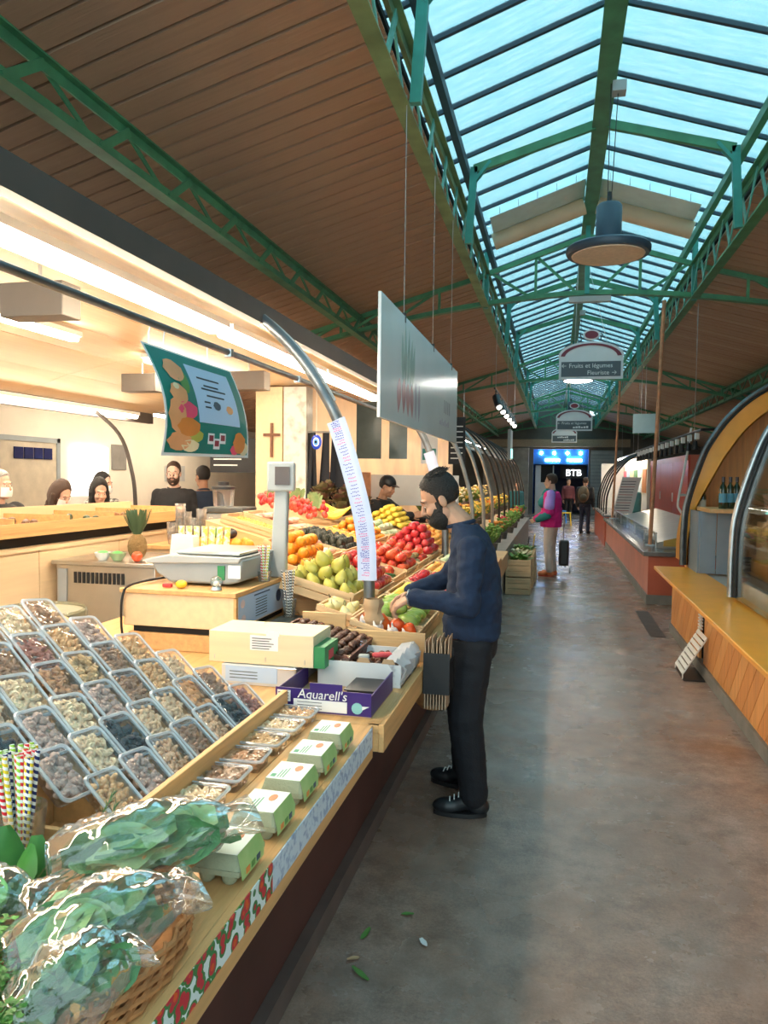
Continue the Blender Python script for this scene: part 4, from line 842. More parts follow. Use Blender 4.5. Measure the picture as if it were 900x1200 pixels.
# ================================================================ CASH DESK WITH SCALE
t = thing('cash_desk', 'pale wooden cash desk with a blue menu sheet on its side', 'desk', (-1.9, 3.9, TZ))
MB().box(-2.20, -1.575, 3.46, 4.22, .905, 1.075).build('upper_box', m_beige, t, bevel=.003); MB().box(-2.215, -1.56, 3.445, 4.235, 1.076, 1.10).build('top', m_pine, t, bevel=.003)
MB().box(-2.16, -1.60, 3.49, 4.2, .87, .904).build('dark_slot', m_dark, t); MB().box(-2.18, -1.50, 3.47, 4.22, TZ+.001, .869).build('lower_box', m_pine, t, bevel=.003)
MB().box(-1.572, -1.558, 3.445, 3.47, .905, 1.074).build('side_trim', m_pine, t); MB().box(-1.572, -1.558, 4.21, 4.235, .905, 1.074).build('side_trim', m_pine, t)
MB().box(-1.574, -1.568, 3.50, 4.18, .915, 1.07).build('menu_sheet', m_pblue, t)
for k in range(7): MB().box(-1.568, -1.567, 3.72, 3.88, .935+.015*k, .939+.015*k).build('print_line', m_ink, t)
MB().lathe([(0, 0), (.035, 0), (.035, .002), (0, .002)], 16, (-1.567, 4.05, 1.0), Matrix.Rotation(PI/2, 3, 'Y'), sq=(1, 1)).build('round_badge', M('navy_print', (.02, .06, .16), rough=.4), t)
MB().box(-1.568, -1.567, 3.70, 3.92, 1.048, 1.056).build('print_heading', M('navy_print', (0, 0, 0)), t)
for yy, zz in ((3.55, 1.03), (3.56, .95), (4.14, 1.04)): MB().ball((-1.568, yy, zz), (.002, .03, .022), 10, 6).build('flower_print', M('flower_tint', (.65, .55, .60), rough=.5), t)
MB().box(-1.498, -1.30, 3.63, 3.985, TZ+.001, .885).build('shelf_box', m_pine, t); MB().box(-1.51, -1.26, 3.62, 3.99, .886, .90).build('black_mat', M('dark_green_mat', (.02, .03, .03), rough=.4), t)
MB().tube(spline([(-2.14, 3.9, 1.11), (-2.17, 3.5, 1.115), (-2.19, 3.435, 1.06), (-2.195, 3.43, .92), (-2.19, 3.44, .82)], 5), .007, 6).build('power_cord', m_black, t)
t = thing('weighing_scale', 'grey shop scale with a steel pan and a tall display column', 'scale', (-1.9, 3.85, 1.1))
prof = [(-2.18, 1.245), (-2.15, 1.215), (-2.08, 1.18), (-2.05, 1.112), (-1.50, 1.112), (-1.47, 1.15), (-1.47, 1.26), (-1.60, 1.27), (-2.05, 1.26)]
prof = [(-2.14, 1.225), (-2.10, 1.16), (-2.02, 1.115), (-1.68, 1.115), (-1.62, 1.13), (-1.60, 1.25), (-2.0, 1.255)]
MB().prism([(x, 3.62, z) for x, z in prof], (0, .44, 0)).build('body', m_grey, t, bevel=.012)
MB().prism([(x, 3.60, z) for x, z in [(-2.17, 1.235), (-2.15, 1.215), (-1.62, 1.232), (-1.60, 1.262), (-2.02, 1.265)]], (0, .48, 0)).build('upper_shell', m_lgrey, t, bevel=.006)
MB().box(-1.99, -1.62, 3.63, 4.05, 1.268, 1.285).build('pan', m_stain, t, bevel=.006)
MB().box(-1.68, -1.61, 3.612, 3.618, 1.15, 1.22).build('side_label', m_paper, t); MB().box(-1.74, -1.70, 3.61, 3.617, 1.14, 1.215).build('green_sticker', M('green_print', (0, 0, 0)), t)
MB().prism([(-1.63, 4.06, 1.101), (-1.53, 4.06, 1.101), (-1.52, 4.06, 1.62), (-1.60, 4.06, 1.62)], (0, .05, 0)).build('column', m_lgrey, t, bevel=.01)
hd = Matrix.Rotation(.25, 3, 'Z')
MB().obox((-1.555, 4.06, 1.69), (.16, .07, .17), hd).build('display_head', m_lgrey, t, bevel=.012); MB().obox((-1.535, 4.022, 1.695), (.085, .01, .105), hd).build('display_screen', M('scale_screen', (.10, .07, .06), rough=.2), t)
t = thing('snow_globe', 'small glass ball ornament standing on the cash desk', 'ornament', (-1.70, 3.51, 1.1))
MB().lathe([(.028, 1.101), (.03, 1.105), (.022, 1.118)], 16, (-1.70, 3.515, 0)).build('base', m_steel, t); MB().ball((-1.70, 3.515, 1.145), .031, 16, 10).build('glass_ball', m_glass, t); MB().ball((-1.70, 3.515, 1.135), (.016, .016, .014), 8, 6).build('snowman', m_white, t)
o = MB().ball((-1.90, 3.52, 1.123), (.032, .026, .022), 12, 8).build('lemon', M('lemon', (.85, .50, .03), rough=.4)); tag(o, 'yellow lemon lying on the cash desk', 'lemon')
o = MB().obox((-1.98, 3.52, 1.113), (.05, .025, .02)).build('red_sharpener', M('red_plastic', (.6, .04, .04), rough=.4), bevel=.005); tag(o, 'small red plastic clip on the cash desk', 'clip')
cup_of_straws((-1.585, 3.88, 1.102), 'of striped straws beside the scale column', ['red', 'green', 'yellow', 'green', 'red'], 12, .042, .20, .06, 8)
cup_of_straws((-1.45, 3.92, .902), 'of black striped straws next to the oranges', ['black'], 9, .04, .26, .10, 9)
# cups, blender, pineapple and fruit on the back worktop
t = thing('juice_counter', 'low pale counter behind the scale carrying cups and juicers', 'counter', (-2.6, 5.8, 0))
MB().box(-3.3, -2.75, 5.5, 7.3, 0, 1.08).build('carcass', m_beige, t); MB().box(-3.32, -2.72, 5.48, 7.32, 1.081, 1.11).build('worktop', m_pine, t)
m_cup = clearmat('cup_plastic', (.99, .99, .99), gmix=.10, milk=.07, milkcol=(.95, .95, .92))
for k, (x, y, n) in enumerate(((-3.12, 5.62, 5), (-3.02, 5.58, 14), (-2.93, 5.63, 8), (-2.83, 5.58, 12), (-2.86, 5.75, 7), (-3.08, 5.8, 9))):
    t = thing('cup_stack', 'stack of clear plastic cups on the juice counter', 'cups', (x, y, 1.11), 'stacks of plastic cups')
    for q in range(0, n, 2): MB().lathe([(.030, 0), (.043, .10), (.045, .102), (.042, .10), (.029, .004)], 14, (x, y, 1.111+.02*q)).build('cup', m_cup, t)
t = thing('juicer', 'grey commercial juicer with a clear jug and black lid', 'juicer', (-2.95, 6.3, 1.11))
MB().box(-3.1, -2.78, 6.2, 6.5, 1.112, 1.35).build('motor_base', m_grey, t, bevel=.02); MB().box(-3.12, -2.74, 6.18, 6.52, 1.351, 1.40).build('top_plate', M('dark_grey', (.09, .1, .1), rough=.4), t, bevel=.01)
MB().lathe([(.09, 1.401), (.10, 1.54), (.105, 1.56)], 18, (-3.0, 6.35, 0)).build('jug', m_cup, t); MB().lathe([(.108, 1.561), (.108, 1.585), (.05, 1.60), (.05, 1.63), (.0, 1.635)], 18, (-3.0, 6.35, 0)).build('lid', m_black, t)
o = MB(); o.ball((-3.0, 4.9, 1.16), (.07, .07, .10), 14, 10); t = thing('pineapple', 'ripe pineapple with a leafy crown on the steel fridge', 'pineapple', (-3.0, 4.9, 1.06)); o.build('fruit', M('pineapple_skin', (.25, .15, .05), rough=.7, bump=1, bscale=50), t); mb = MB(); rr = random.Random(2)
for k in range(26): a = k*2.4; leaf(mb, V(-3.0+.02*math.cos(a), 4.9+.02*math.sin(a), 1.24), (math.cos(a)*.5, math.sin(a)*.5, 1.2-.02*k), (-math.sin(a), math.cos(a), 0), .20, .014, .15, k, 5, 3)
mb.build('crown', M('pineapple_leaf', (.06, .11, .05), rough=.6), t)
for k, (x, c, l) in enumerate(((-3.22, (.75, .78, .76), 'white'), (-3.1, (.30, .42, .24), 'green'))):
    t = thing('bowl', 'small %s bowl on the steel fridge by the pineapple' % l, 'bowl', (x, 4.8, 1.06)); MB().lathe([(.03, 1.062), (.055, 1.10), (.06, 1.12), (.055, 1.12), (.0, 1.08)], 16, (x, 4.8, 0)).build('shell', M('bowl%d' % k, c, rough=.4), t)
    MB().ball((x, 4.8, 1.115), (.04, .04, .02), 10, 6).build('contents', M('bowlc%d' % k, (.12, .45, .12), rough=.5), t)
o = MB().ball((-2.93, 4.78, 1.10), .038, 12, 8).build('tomato', M('tomato_r', (.75, .09, .03), rough=.25)); tag(o, 'single red tomato on the steel fridge', 'tomato')
for k in range(11):
    o = MB().ball((-2.62+.09*(k % 6)+.02*(k//6), 5.0+.11*(k//6), 1.19), .045, 12, 8).build('orange_fruit', M('orange_rind', (.85, .32, .02), rough=.4, bump=.3, bscale=120)); tag(o, 'orange in the row behind the scale pan', 'orange', 'oranges behind the scale')
for k, (x, c, n, l) in enumerate(((-2.60, (.05, .02, .03), 'aubergine', 'dark purple aubergine resting on the oranges behind the scale'), (-2.45, (.12, .25, .04), 'green_mango', 'green mango resting on the oranges behind the scale'), (-2.33, (.03, .02, .02), 'passion_fruit', 'dark passion fruit resting on the oranges behind the scale'))):
    o = MB().ball((x, 5.05, 1.265), (.055, .04, .04), 12, 8).build(n, M(n, c, rough=.3)); tag(o, l, 'fruit')
o = MB().box(-2.7, -2.05, 4.9, 5.3, TZ+.001, 1.14).build('crate_stack', m_pine, bevel=.004); tag(o, 'closed pine box under the oranges behind the scale', 'box')
t = thing('straw_box', 'white box of gold patterned paper straws behind the scale', 'box', (-2.25, 4.35, .78))
m_gold = M('gold_pattern', (.78, .62, .12), rough=.5, col2=(.85, .80, .65), scale=40, contrast=(.45, .55))
MB().prism([(-2.42, 4.32, 1.12), (-2.25, 4.32, 1.12), (-2.25, 4.32, 1.30), (-2.40, 4.32, 1.31)], (0, .08, 0)).build('box', m_white, t)
for k in range(7): MB().tube([(-2.38+.05*k, 4.42, 1.12), (-2.39+.055*k, 4.43, 1.36)], .02, 8).build('straw_bundle', m_gold, t)
MB().box(-2.45, -2.03, 4.3, 4.55, TZ+.001, 1.119).build('stand', m_grey, t)
# ================================================================ FRUIT CRATES
def fmesh(name, mb, mat): me = mb.mesh(name, ang=2); me.materials.append(mat); return me
def blotch(name, c1, c2, sc=8, rough=.35, bump=0, bs=80, con=(.4, .6)): return M(name, c1, rough=rough, col2=c2, scale=sc, bump=bump, bscale=bs, contrast=con)
appleP = [(0, -.030), (.012, -.035), (.024, -.032), (.034, -.018), (.038, .002), (.035, .020), (.024, .032), (.012, .033), (.005, .028), (0, .024)]
pearP = [(0, -.040), (.014, -.044), (.030, -.038), (.041, -.020), (.042, 0), (.034, .022), (.022, .040), (.014, .052), (.007, .058), (0, .056)]
roundP = [(0, -.038), (.018, -.034), (.033, -.019), (.038, 0), (.033, .019), (.018, .034), (0, .037)]
tomP = [(0, -.028), (.018, -.031), (.036, -.022), (.043, -.002), (.038, .018), (.022, .028), (.008, .026), (0, .021)]
def lm(p, n=14, s=1.0, sq=(1, 1)): return MB().lathe([(r*s, z*s) for r, z in p], n, sq=sq)
stemM = M('fruit_stem', (.12, .08, .04), rough=.8); calM = M('calyx', (.08, .18, .05), rough=.7)
FK = {}
def fk(name, mb, mat, lab, cat, rad, stem=None): FK[name] = (fmesh(name, mb, mat), lab, cat, rad, stem)
st_apple = fmesh('stem', MB().tube([(0, 0, .022), (.003, 0, .036), (.006, 0, .045)], .0016, 5), stemM)
st_pear = fmesh('stem', MB().tube([(0, 0, .054), (.004, 0, .066), (.010, 0, .078)], .0022, 5), stemM)
def star(n, r, z):
    mb = MB()
    for k in range(n): a = 2*PI*k/n; mb.add([(0, 0, z), (r*.45*math.cos(a-.4), r*.45*math.sin(a-.4), z+.001), (r*math.cos(a), r*math.sin(a), z-.002), (r*.45*math.cos(a+.4), r*.45*math.sin(a+.4), z+.001)], [(0, 1, 2, 3)])
    return mb
st_tom = fmesh('calyx', star(5, .018, .026), calM); st_per = fmesh('calyx', star(4, .026, .028), calM)
fk('pear', lm(pearP), blotch('pear_skin', (.50, .44, .07), (.62, .58, .16), 10), 'yellow green pear heaped in the crate by the steel post', 'pear', .042, st_pear)
fk('apple', lm(appleP), blotch('apple_pink', (.68, .05, .05), (.80, .42, .16), 14, .28, con=(.5, .75)), 'pink red apple heaped behind the pears', 'apple', .038, st_apple)
fk('red_apple', lm(appleP), blotch('apple_red', (.50, .015, .025), (.66, .06, .06), 14, .22), 'shiny dark red apple in the heap in front of the man', 'apple', .038, st_apple)
fk('orange', lm(roundP), M('orange_rind', (.85, .32, .02)), 'orange stacked beside the straws', 'orange', .038)
fk('clementine', lm(roundP, 12, .8), blotch('clem', (.85, .36, .06), (.88, .48, .14), 10, .4), 'small pale clementine in the heap near the capped worker', 'clementine', .031)
fk('lemon', MB().ball((0, 0, 0), (.040, .029, .029), 12, 8), blotch('lemon_skin', (.85, .55, .04), (.88, .66, .10), 10, .4), 'yellow lemon heaped in front of the capped worker', 'lemon', .031)
fk('tomato', lm(tomP, 14, .95), blotch('tomato_skin', (.70, .05, .03), (.78, .14, .05), 10, .18), 'ripe red tomato in the crate beside the price list', 'tomato', .038, st_tom)
fk('persimmon', lm(tomP, 12, .92), blotch('persimmon_skin', (.85, .27, .02), (.88, .38, .05), 10, .25), 'orange persimmon with a leafy cap near the price list', 'persimmon', .037, st_per)
fk('endive', MB().lathe([(0, -.08), (.014, -.07), (.024, -.03), (.022, .02), (.012, .06), (0, .075)], 10), blotch('endive_skin', (.80, .55, .42), (.75, .28, .22), 12, .5), 'pale pink endive behind the oranges', 'endive', .026)
fk('avocado', MB().lathe([(0, -.04), (.02, -.038), (.031, -.015), (.028, .015), (.016, .04), (0, .048)], 10), blotch('avocado_skin', (.02, .022, .015), (.05, .05, .03), 20, .4, .5), 'dark avocado in the crate beside the price list', 'avocado', .03)
fk('kiwi', MB().ball((0, 0, 0), (.034, .026, .026), 10, 7), blotch('kiwi_skin', (.17, .13, .06), (.25, .20, .10), 20, .8, .5), 'brown kiwi in the crate behind the apples', 'kiwi', .027)
fk('mango', MB().ball((0, 0, 0), (.062, .036, .033), 14, 9), blotch('mango_skin', (.26, .42, .06), (.42, .56, .14), 7, .35), 'green wrapped mango in the crate under the man', 'mango', .034)
fk('courgette', MB().lathe([(0, -.10), (.018, -.095), (.021, -.03), (.018, .06), (.010, .095), (0, .1)], 9), blotch('courgette_skin', (.02, .07, .015), (.05, .14, .03), 30, .3), 'dark green courgette beside the tomatoes', 'courgette', .02)
fk('pepper', MB().lathe([(0, -.045), (.02, -.044), (.033, -.03), (.037, .0), (.036, .03), (.02, .045), (0, .038)], 10, sq=(1, .9)), blotch('pepper_skin', (.80, .09, .02), (.85, .18, .03), 6, .2), 'bright red pepper in the crate end at the table edge', 'pepper', .035, st_apple)
fk('garlic', MB().lathe([(0, -.02), (.02, -.02), (.028, -.004), (.022, .014), (.007, .026), (.004, .05), (0, .05)], 10), blotch('garlic_skin', (.75, .62, .58), (.82, .76, .72), 14, .6), 'white garlic bulb beside the red peppers', 'garlic', .026)
fk('fennel', MB().ball((0, 0, 0), (.05, .035, .035), 10, 7), blotch('fennel_skin', (.55, .62, .34), (.75, .76, .58), 8, .5), 'pale green fennel bulb behind the persimmons', 'fennel', .035)
fk('yellow_pear', lm(pearP, 12, .85), blotch('ypear', (.70, .58, .22), (.75, .66, .35), 8), 'small pale yellow pear along the crate front', 'pear', .036, st_pear)
fk('kumquat', MB().ball((0, 0, 0), (.022, .017, .017), 8, 6), blotch('kumq', (.80, .30, .06), (.75, .55, .10), 10, .4), 'small orange kumquat in the mixed crate', 'kumquat', .018)
CR = []
WHERE = {}
def fcrate(x, y, lx, ly, kind, label, seed, layers=2, mixed=None, hz=.07, rise=0, empty=False):
    z = zf(x)-.048
    c = wcrate('fruit_crate', label, (x, y, z), lx, ly, hz, SA, group='fruit crates on the sloping stand'); c['_o'] = (0, 0, 0)
    if empty: return c
    rr = random.Random(seed); ks = mixed or [kind]; rd = max(FK[k][3] for k in ks); sp = rd*2.02
    sx_ = {'endive': .158, 'courgette': .2, 'mango': .126, 'lemon': .082, 'fennel': .102}.get(ks[0], sp); nx = max(1, int((lx-.02)/sx_)); ny = max(1, int((ly-.03)/sp)); k_ = 0
    for L_ in range(layers):
        mx_, my_ = nx-L_, ny-L_
        for i in range(max(mx_, 0)):
            for j in range(max(my_, 0)):
                if L_ and rr.random() < .10: continue
                kd = ks[(j*len(ks)//max(my_, 1)) % len(ks)] if mixed and len(ks) > 1 else ks[0]
                me, lab, cat, r_, stem = FK[kd]
                if kd in ('endive', 'courgette', 'mango') and (i % 2 == 1) and kd != 'mango': pass
                px = (i-(mx_-1)/2)*(lx-.03)/max(nx, 1)*(1 if nx > 1 else 0)+rr.uniform(-.12, .12)*r_; py = (j-(my_-1)/2)*(ly-.03)/max(ny, 1)+rr.uniform(-.12, .12)*r_
                pz = .012+r_+rise+L_*r_*1.45+rr.uniform(0, .08)*r_
                if kd in ('endive', 'courgette'): rot = (PI/2+rr.uniform(-.2, .2), rr.uniform(-.2, .2), PI/2+rr.uniform(-.5, .5))
                elif kd in ('lemon', 'avocado', 'mango', 'kiwi'): rot = (rr.uniform(-.4, .4), rr.uniform(-.4, .4), rr.uniform(-.6, .6))
                else: rot = (rr.uniform(-.7, .7), rr.uniform(-.9, .5), rr.uniform(0, 6.28))
                s_ = rr.uniform(.92, 1.06)
                p = local(c, (px, py, pz)); o = inst(me, kd, None, None, p, rot, (s_,)*3); bl = lab
                for w_ in (' in ', ' behind ', ' beside ', ' near ', ' heaped', ' along ', ' stacked', ' under '): bl = bl.split(w_)[0]
                tag(o, bl+' in the '+label, cat, bl+'s on the sloping stand')
                if stem is not None: inst(stem, stem.name.split('.')[0], None, o)
    return c
# front column (table edge), mostly below the man's hands
fcrate(-.86, 3.74, .34, .26, 'pepper', 'low pine crate of peppers and garlic at the table edge', 1, 1, ['garlic', 'pepper'])
fcrate(-.87, 4.16, .36, .54, 'mango', 'pine crate of green mangoes under the man', 2, 2, rise=.02)
fcrate(-.87, 4.76, .36, .58, 'lemon', 'pine crate of lemons behind the mangoes', 3, 1)
fcrate(-.87, 5.40, .36, .6, 'red_apple', 'pine crate of dark red apples at the table edge', 4, 1)
fcrate(-.87, 6.05, .36, .6, 'clementine', 'pine crate of clementines at the table edge', 5, 1); fcrate(-.87, 6.75, .36, .6, 'fennel', 'pine crate of fennel at the table edge', 6, 1); fcrate(-.87, 7.45, .36, .6, 'kiwi', 'pine crate of kiwis at the table edge', 7, 1)
# second column
fcrate(-1.335, 4.21, .44, .40, 'pear', 'deep pine crate heaped with yellow green pears', 8, 3, hz=.10, rise=.03)
fcrate(-1.13, 3.83, .20, .30, 'yellow_pear', 'narrow pine crate of small pale pears', 28, 1)
fcrate(-1.28, 4.68, .42, .46, 'apple', 'pine crate heaped with pink red apples', 9, 3, rise=.02)
fcrate(-1.31, 5.18, .44, .44, 'courgette', 'pine crate of dark courgettes and tomatoes', 10, 2, ['courgette', 'tomato'])
fcrate(-1.31, 5.68, .44, .46, 'tomato', 'pine crate of ripe tomatoes behind the courgettes', 11, 2, rise=.02)
fcrate(-1.31, 6.22, .44, .52, 'kiwi', 'pine crate of kiwis and tomatoes', 12, 2, ['kiwi', 'tomato'])
fcrate(-1.31, 6.80, .44, .52, 'red_apple', 'pine crate heaped high with dark red apples', 13, 4, rise=.04)
fcrate(-1.31, 7.40, .44, .55, 'clementine', 'pine crate of pale clementines in the middle column', 14, 3); fcrate(-1.31, 8.05, .44, .55, 'clementine', 'pine crate of clementines by the stand end', 15, 3)
# third column
fcrate(-1.70, 4.66, .40, .50, 'orange', 'pine crate heaped with bright oranges', 16, 3, rise=.04)
fcrate(-1.82, 5.20, .46, .52, 'endive', 'pine crate of pale pink endives', 17, 2)
fcrate(-1.82, 5.74, .46, .46, 'avocado', 'pine crate of dark avocados', 18, 2)
fcrate(-1.82, 6.22, .46, .42, 'kumquat', 'pine crate of mixed kumquats', 19, 1, rise=.03)
fcrate(-1.82, 6.74, .46, .52, 'persimmon', 'pine crate heaped with orange persimmons', 20, 3); fcrate(-1.82, 7.34, .46, .56, 'fennel', 'pine crate of pale fennel bulbs', 21, 2); fcrate(-1.82, 8.02, .46, .6, 'lemon', 'pine crate heaped with yellow lemons', 22, 4, rise=.06)
# last column
fcrate(-2.36, 6.08, .52, .40, 'endive', 'pine crate of long pink endives at the back', 23, 2); fcrate(-2.36, 5.62, .5, .36, 'kumquat', 'pine crate of kumquats at the back', 24, 1)
# radishes: bunches with roots and greens
m_rad = blotch('radish_skin', (.62, .04, .05), (.75, .16, .10), 10, .35); m_radl = M('radish_leaf', (.10, .20, .05), rough=.6, col2=(.25, .30, .12), scale=12)
def radbunch(x, y, seed):
    z = zf(x)+.03; rr = random.Random(seed)
    t = thing('radish_bunch', 'bunch of red radishes in the heap in front of the pillar', 'radishes', (x, y, z), 'radish bunches in front of the pillar')
    for k in range(16):
        p = V(x+rr.uniform(-.11, .11), y+rr.uniform(-.12, .12), z+.03+rr.uniform(0, .11)); MB().ball(p, (.026, .026, .028), 9, 6).build('radish', m_rad, t); 
    mb = MB()
    for k in range(10): leaf(mb, V(x+rr.uniform(-.05, .05), y+.08, z+.10), (rr.uniform(-.5, .5), rr.uniform(0, .6), .8), (1, 0, 0), .12, .02, 0, k, 5, 3)
    mb.build('leaves', m_radl, t)
for k, (x, y) in enumerate(((-2.42, 6.5), (-2.45, 6.75), (-2.2, 6.52), (-2.55, 6.35), (-2.3, 6.8), (-2.58, 6.62))): radbunch(x, y, k)
# brown oak-leaf lettuces
m_oak = M('oakleaf', (.05, .045, .015), rough=.6, col2=(.20, .14, .05), scale=18); m_oak2 = M('oakleaf_red', (.09, .03, .025), rough=.6, col2=(.20, .09, .05), scale=18)
for k, (x, y, z) in enumerate(((-2.15, 7.35, 0), (-2.35, 7.25, .06), (-2.25, 7.65, .08), (-2.45, 7.6, .1), (-2.1, 7.75, .05), (-2.3, 8.05, .12), (-2.5, 7.95, .12), (-2.15, 8.15, .08))):
    t = thing('oak_leaf_lettuce', 'reddish brown oak leaf lettuce in the pile beside the bananas', 'lettuce', (x, y, zf(x)+z), 'oak leaf lettuces beside the bananas'); ma, mb = MB(), MB(); rr = random.Random(k)
    for q in range(34):
        a = q*2.4; el = .15+1.2*(q/34); leaf(ma if q % 3 else mb, V(x, y, zf(x)+z+.03), (math.cos(a)*math.cos(el), math.sin(a)*math.cos(el), math.sin(el)), (-math.sin(a), math.cos(a), 0), rr.uniform(.12, .17), .055, .1, q, 6, 5)
    ma.build('leaves', m_oak, t); mb.build('red_leaves', m_oak2, t)
# bananas
t = thing('banana_hand', 'hand of ripe yellow bananas in front of the oak leaf lettuce', 'bananas', (-2.12, 6.95, zf(-2.12)))
m_ban2 = blotch('banana_skin', (.80, .52, .04), (.85, .62, .10), 8, .4)
for k in range(6):
    x0, y0, z0 = -2.25, 6.92+.03*k, zf(-2.2)+.10; pts = [V(x0+.05*q, y0+.012*k*q*.5, z0-.075*math.sin(q/5*PI*.9)+.012*k) for q in range(6)]
    MB().tube(spline(pts, 2), [.008, .013, .017, .019, .019, .019, .018, .017, .015, .011, .006], 7).build('banana', m_ban2, t)
MB().ball((-2.26, 7.0, zf(-2.2)+.12), (.02, .05, .025), 8, 6).build('crown', stemM, t)
# brown paper bag and red mesh sack by the post
o = MB(); rows = []
for i in range(6):
    z = .93+.13*i/5; r_ = .045+.008*math.sin(i*2); rows.append([(-1.0+.08+r_*math.cos(2*PI*j/14)*(1+.22*math.sin(j*3+i)), 3.74+r_*.8*math.sin(2*PI*j/14)*(1+.1*math.cos(j*2+i)), z) for j in range(14)])
loftrings(rows, True, False)
pb = loftrings(rows, True, False).build('paper_bag', m_kraft); tag(pb, 'crumpled brown paper bag standing by the steel post', 'bag')
o = MB().box(-1.02, -.615, 3.585, 3.605, TZ+.001, .925).build('end_board', m_pinex, bevel=.003); tag(o, 'pine end board closing the fruit stand at the table edge', 'board')
o = MB().box(-1.26, -1.03, 3.60, 3.615, TZ+.001, 1.0).build('crate_board', m_pinex, bevel=.003); tag(o, 'upright pine board behind the date tray', 'board')
# paper bag holder hanging on the table edge
t = thing('bag_holder', 'black holder full of brown paper bags hanging on the table edge', 'holder', (-.53, 3.5, .62))
MB().box(-.595, -.47, 3.42, 3.425, .68, .87).box(-.595, -.47, 3.56, 3.565, .68, .87).box(-.595, -.59, 3.425, 3.56, .68, .87).box(-.475, -.47, 3.425, 3.56, .68, .83).box(-.595, -.47, 3.42, 3.565, .675, .68).build('box', m_black, t)
m_bagp = M('bag_paper', (.48, .33, .22), rough=.8, var=.15, scale=15)
for k in range(9): MB().obox((-.585+.013*k, 3.49, .82+.012*(k % 3)), (.004, .12, .20), Euler((.06*(k % 2), .05*(k % 3)-.05, 0)).to_matrix()).build('paper_bag', m_bagp, t)
for k in range(8): MB().box(-.59+.014*k, -.585+.014*k, 3.43, 3.56, .60, .674).build('lower_bag', m_bagp, t)
t = thing('hanging_basket', 'round brown basket hanging under the bag holder', 'basket', (-.55, 3.75, .45))
MB().lathe([(.0, .50), (.07, .505), (.105, .54), (.115, .60), (.108, .60), (.09, .55), (0, .52)], 20, (-.60, 3.78, 0)).build('bowl', m_wick, t)
# ================================================================ PEOPLE
def remesh(mb, name, vox, smooth_n=4, fold=0, ffreq=9, seed=0):
    me = bpy.data.meshes.new('tmp'); me.from_pydata([tuple(p) for p in mb.v], [], mb.f); bm = bmesh.new(); bm.from_mesh(me); bmesh.ops.recalc_face_normals(bm, faces=bm.faces); bm.to_mesh(me); bm.free()
    o = bpy.data.objects.new('tmp', me)
    md = o.modifiers.new('r', 'REMESH'); md.mode = 'VOXEL'; md.voxel_size = vox
    sm = o.modifiers.new('s', 'SMOOTH'); sm.factor = .5; sm.iterations = smooth_n
    out = evaluated(o); bpy.data.meshes.remove(me)
    out.name = name
    if fold:
        n_ = len(out.vertices); nr = [0.0]*(3*n_); co = [0.0]*(3*n_); out.vertices.foreach_get('normal', nr); out.vertices.foreach_get('co', co)
        for i in range(n_):
            x, y, z = co[3*i:3*i+3]; q = Vector((x*ffreq+seed, y*ffreq, z*1.6*ffreq)); d = fold*(noise.noise(q)+.5*noise.noise(q*2.1))
            for k in range(3): co[3*i+k] += nr[3*i+k]*d
        out.vertices.foreach_set('co', co); out.update()
    out.shade_smooth(); return out
def cap(mb, p0, r0, p1, r1, n=12):
    p0, p1 = Vector(p0), Vector(p1); d = p1-p0; L_ = d.length; d = d/max(L_, 1e-6); k = 5; pts = []; rs = []
    for i in range(k+1): a = PI/2*i/k; pts.append(p0-d*r0*math.cos(a)); rs.append(max(r0*math.sin(a), .0004))
    for i in range(k+1): a = PI/2*i/k; pts.append(p1+d*r1*math.sin(a)); rs.append(max(r1*math.cos(a), .0004))
    mb.tube(pts, rs, n)
def join_mesh(name, meshes):
    vs, fs = [], []
    for me in meshes:
        n = len(vs); vs += [tuple(v.co) for v in me.vertices]; fs += [tuple(i+n for i in p.vertices) for p in me.polygons]
    o = bpy.data.meshes.new(name); o.from_pydata(vs, [], fs); o.shade_smooth(); return o
SKIN = {n: M('skin_'+n, c, rough=.5, var=.08, scale=20, sss=.08) for n, c in dict(tan=(.50, .26, .16), fair=(.62, .36, .26), light=(.66, .42, .32)).items()}
m_hairk = M('black_hair', (.012, .009, .008), rough=.55, bump=.6, bscale=150); m_hairb = M('brown_hair', (.06, .028, .015), rough=.55, bump=.6, bscale=150); m_hairg = M('grey_hair', (.40, .38, .36), rough=.6, bump=.6, bscale=150)
m_eye = M('eye_white', (.75, .73, .70), rough=.2, var=0); m_iris = M('iris_dark', (.03, .018, .01), rough=.15, var=0); m_lip = M('lips', (.45, .18, .14), rough=.5)
def frame(loc, ang):
    c, s_ = math.cos(ang), math.sin(ang); f = V(c, s_, 0); l = V(-s_, c, 0); o = Vector(loc)
    return lambda a, b_=0, d=0: o+f*a+l*b_+V(0, 0, d)
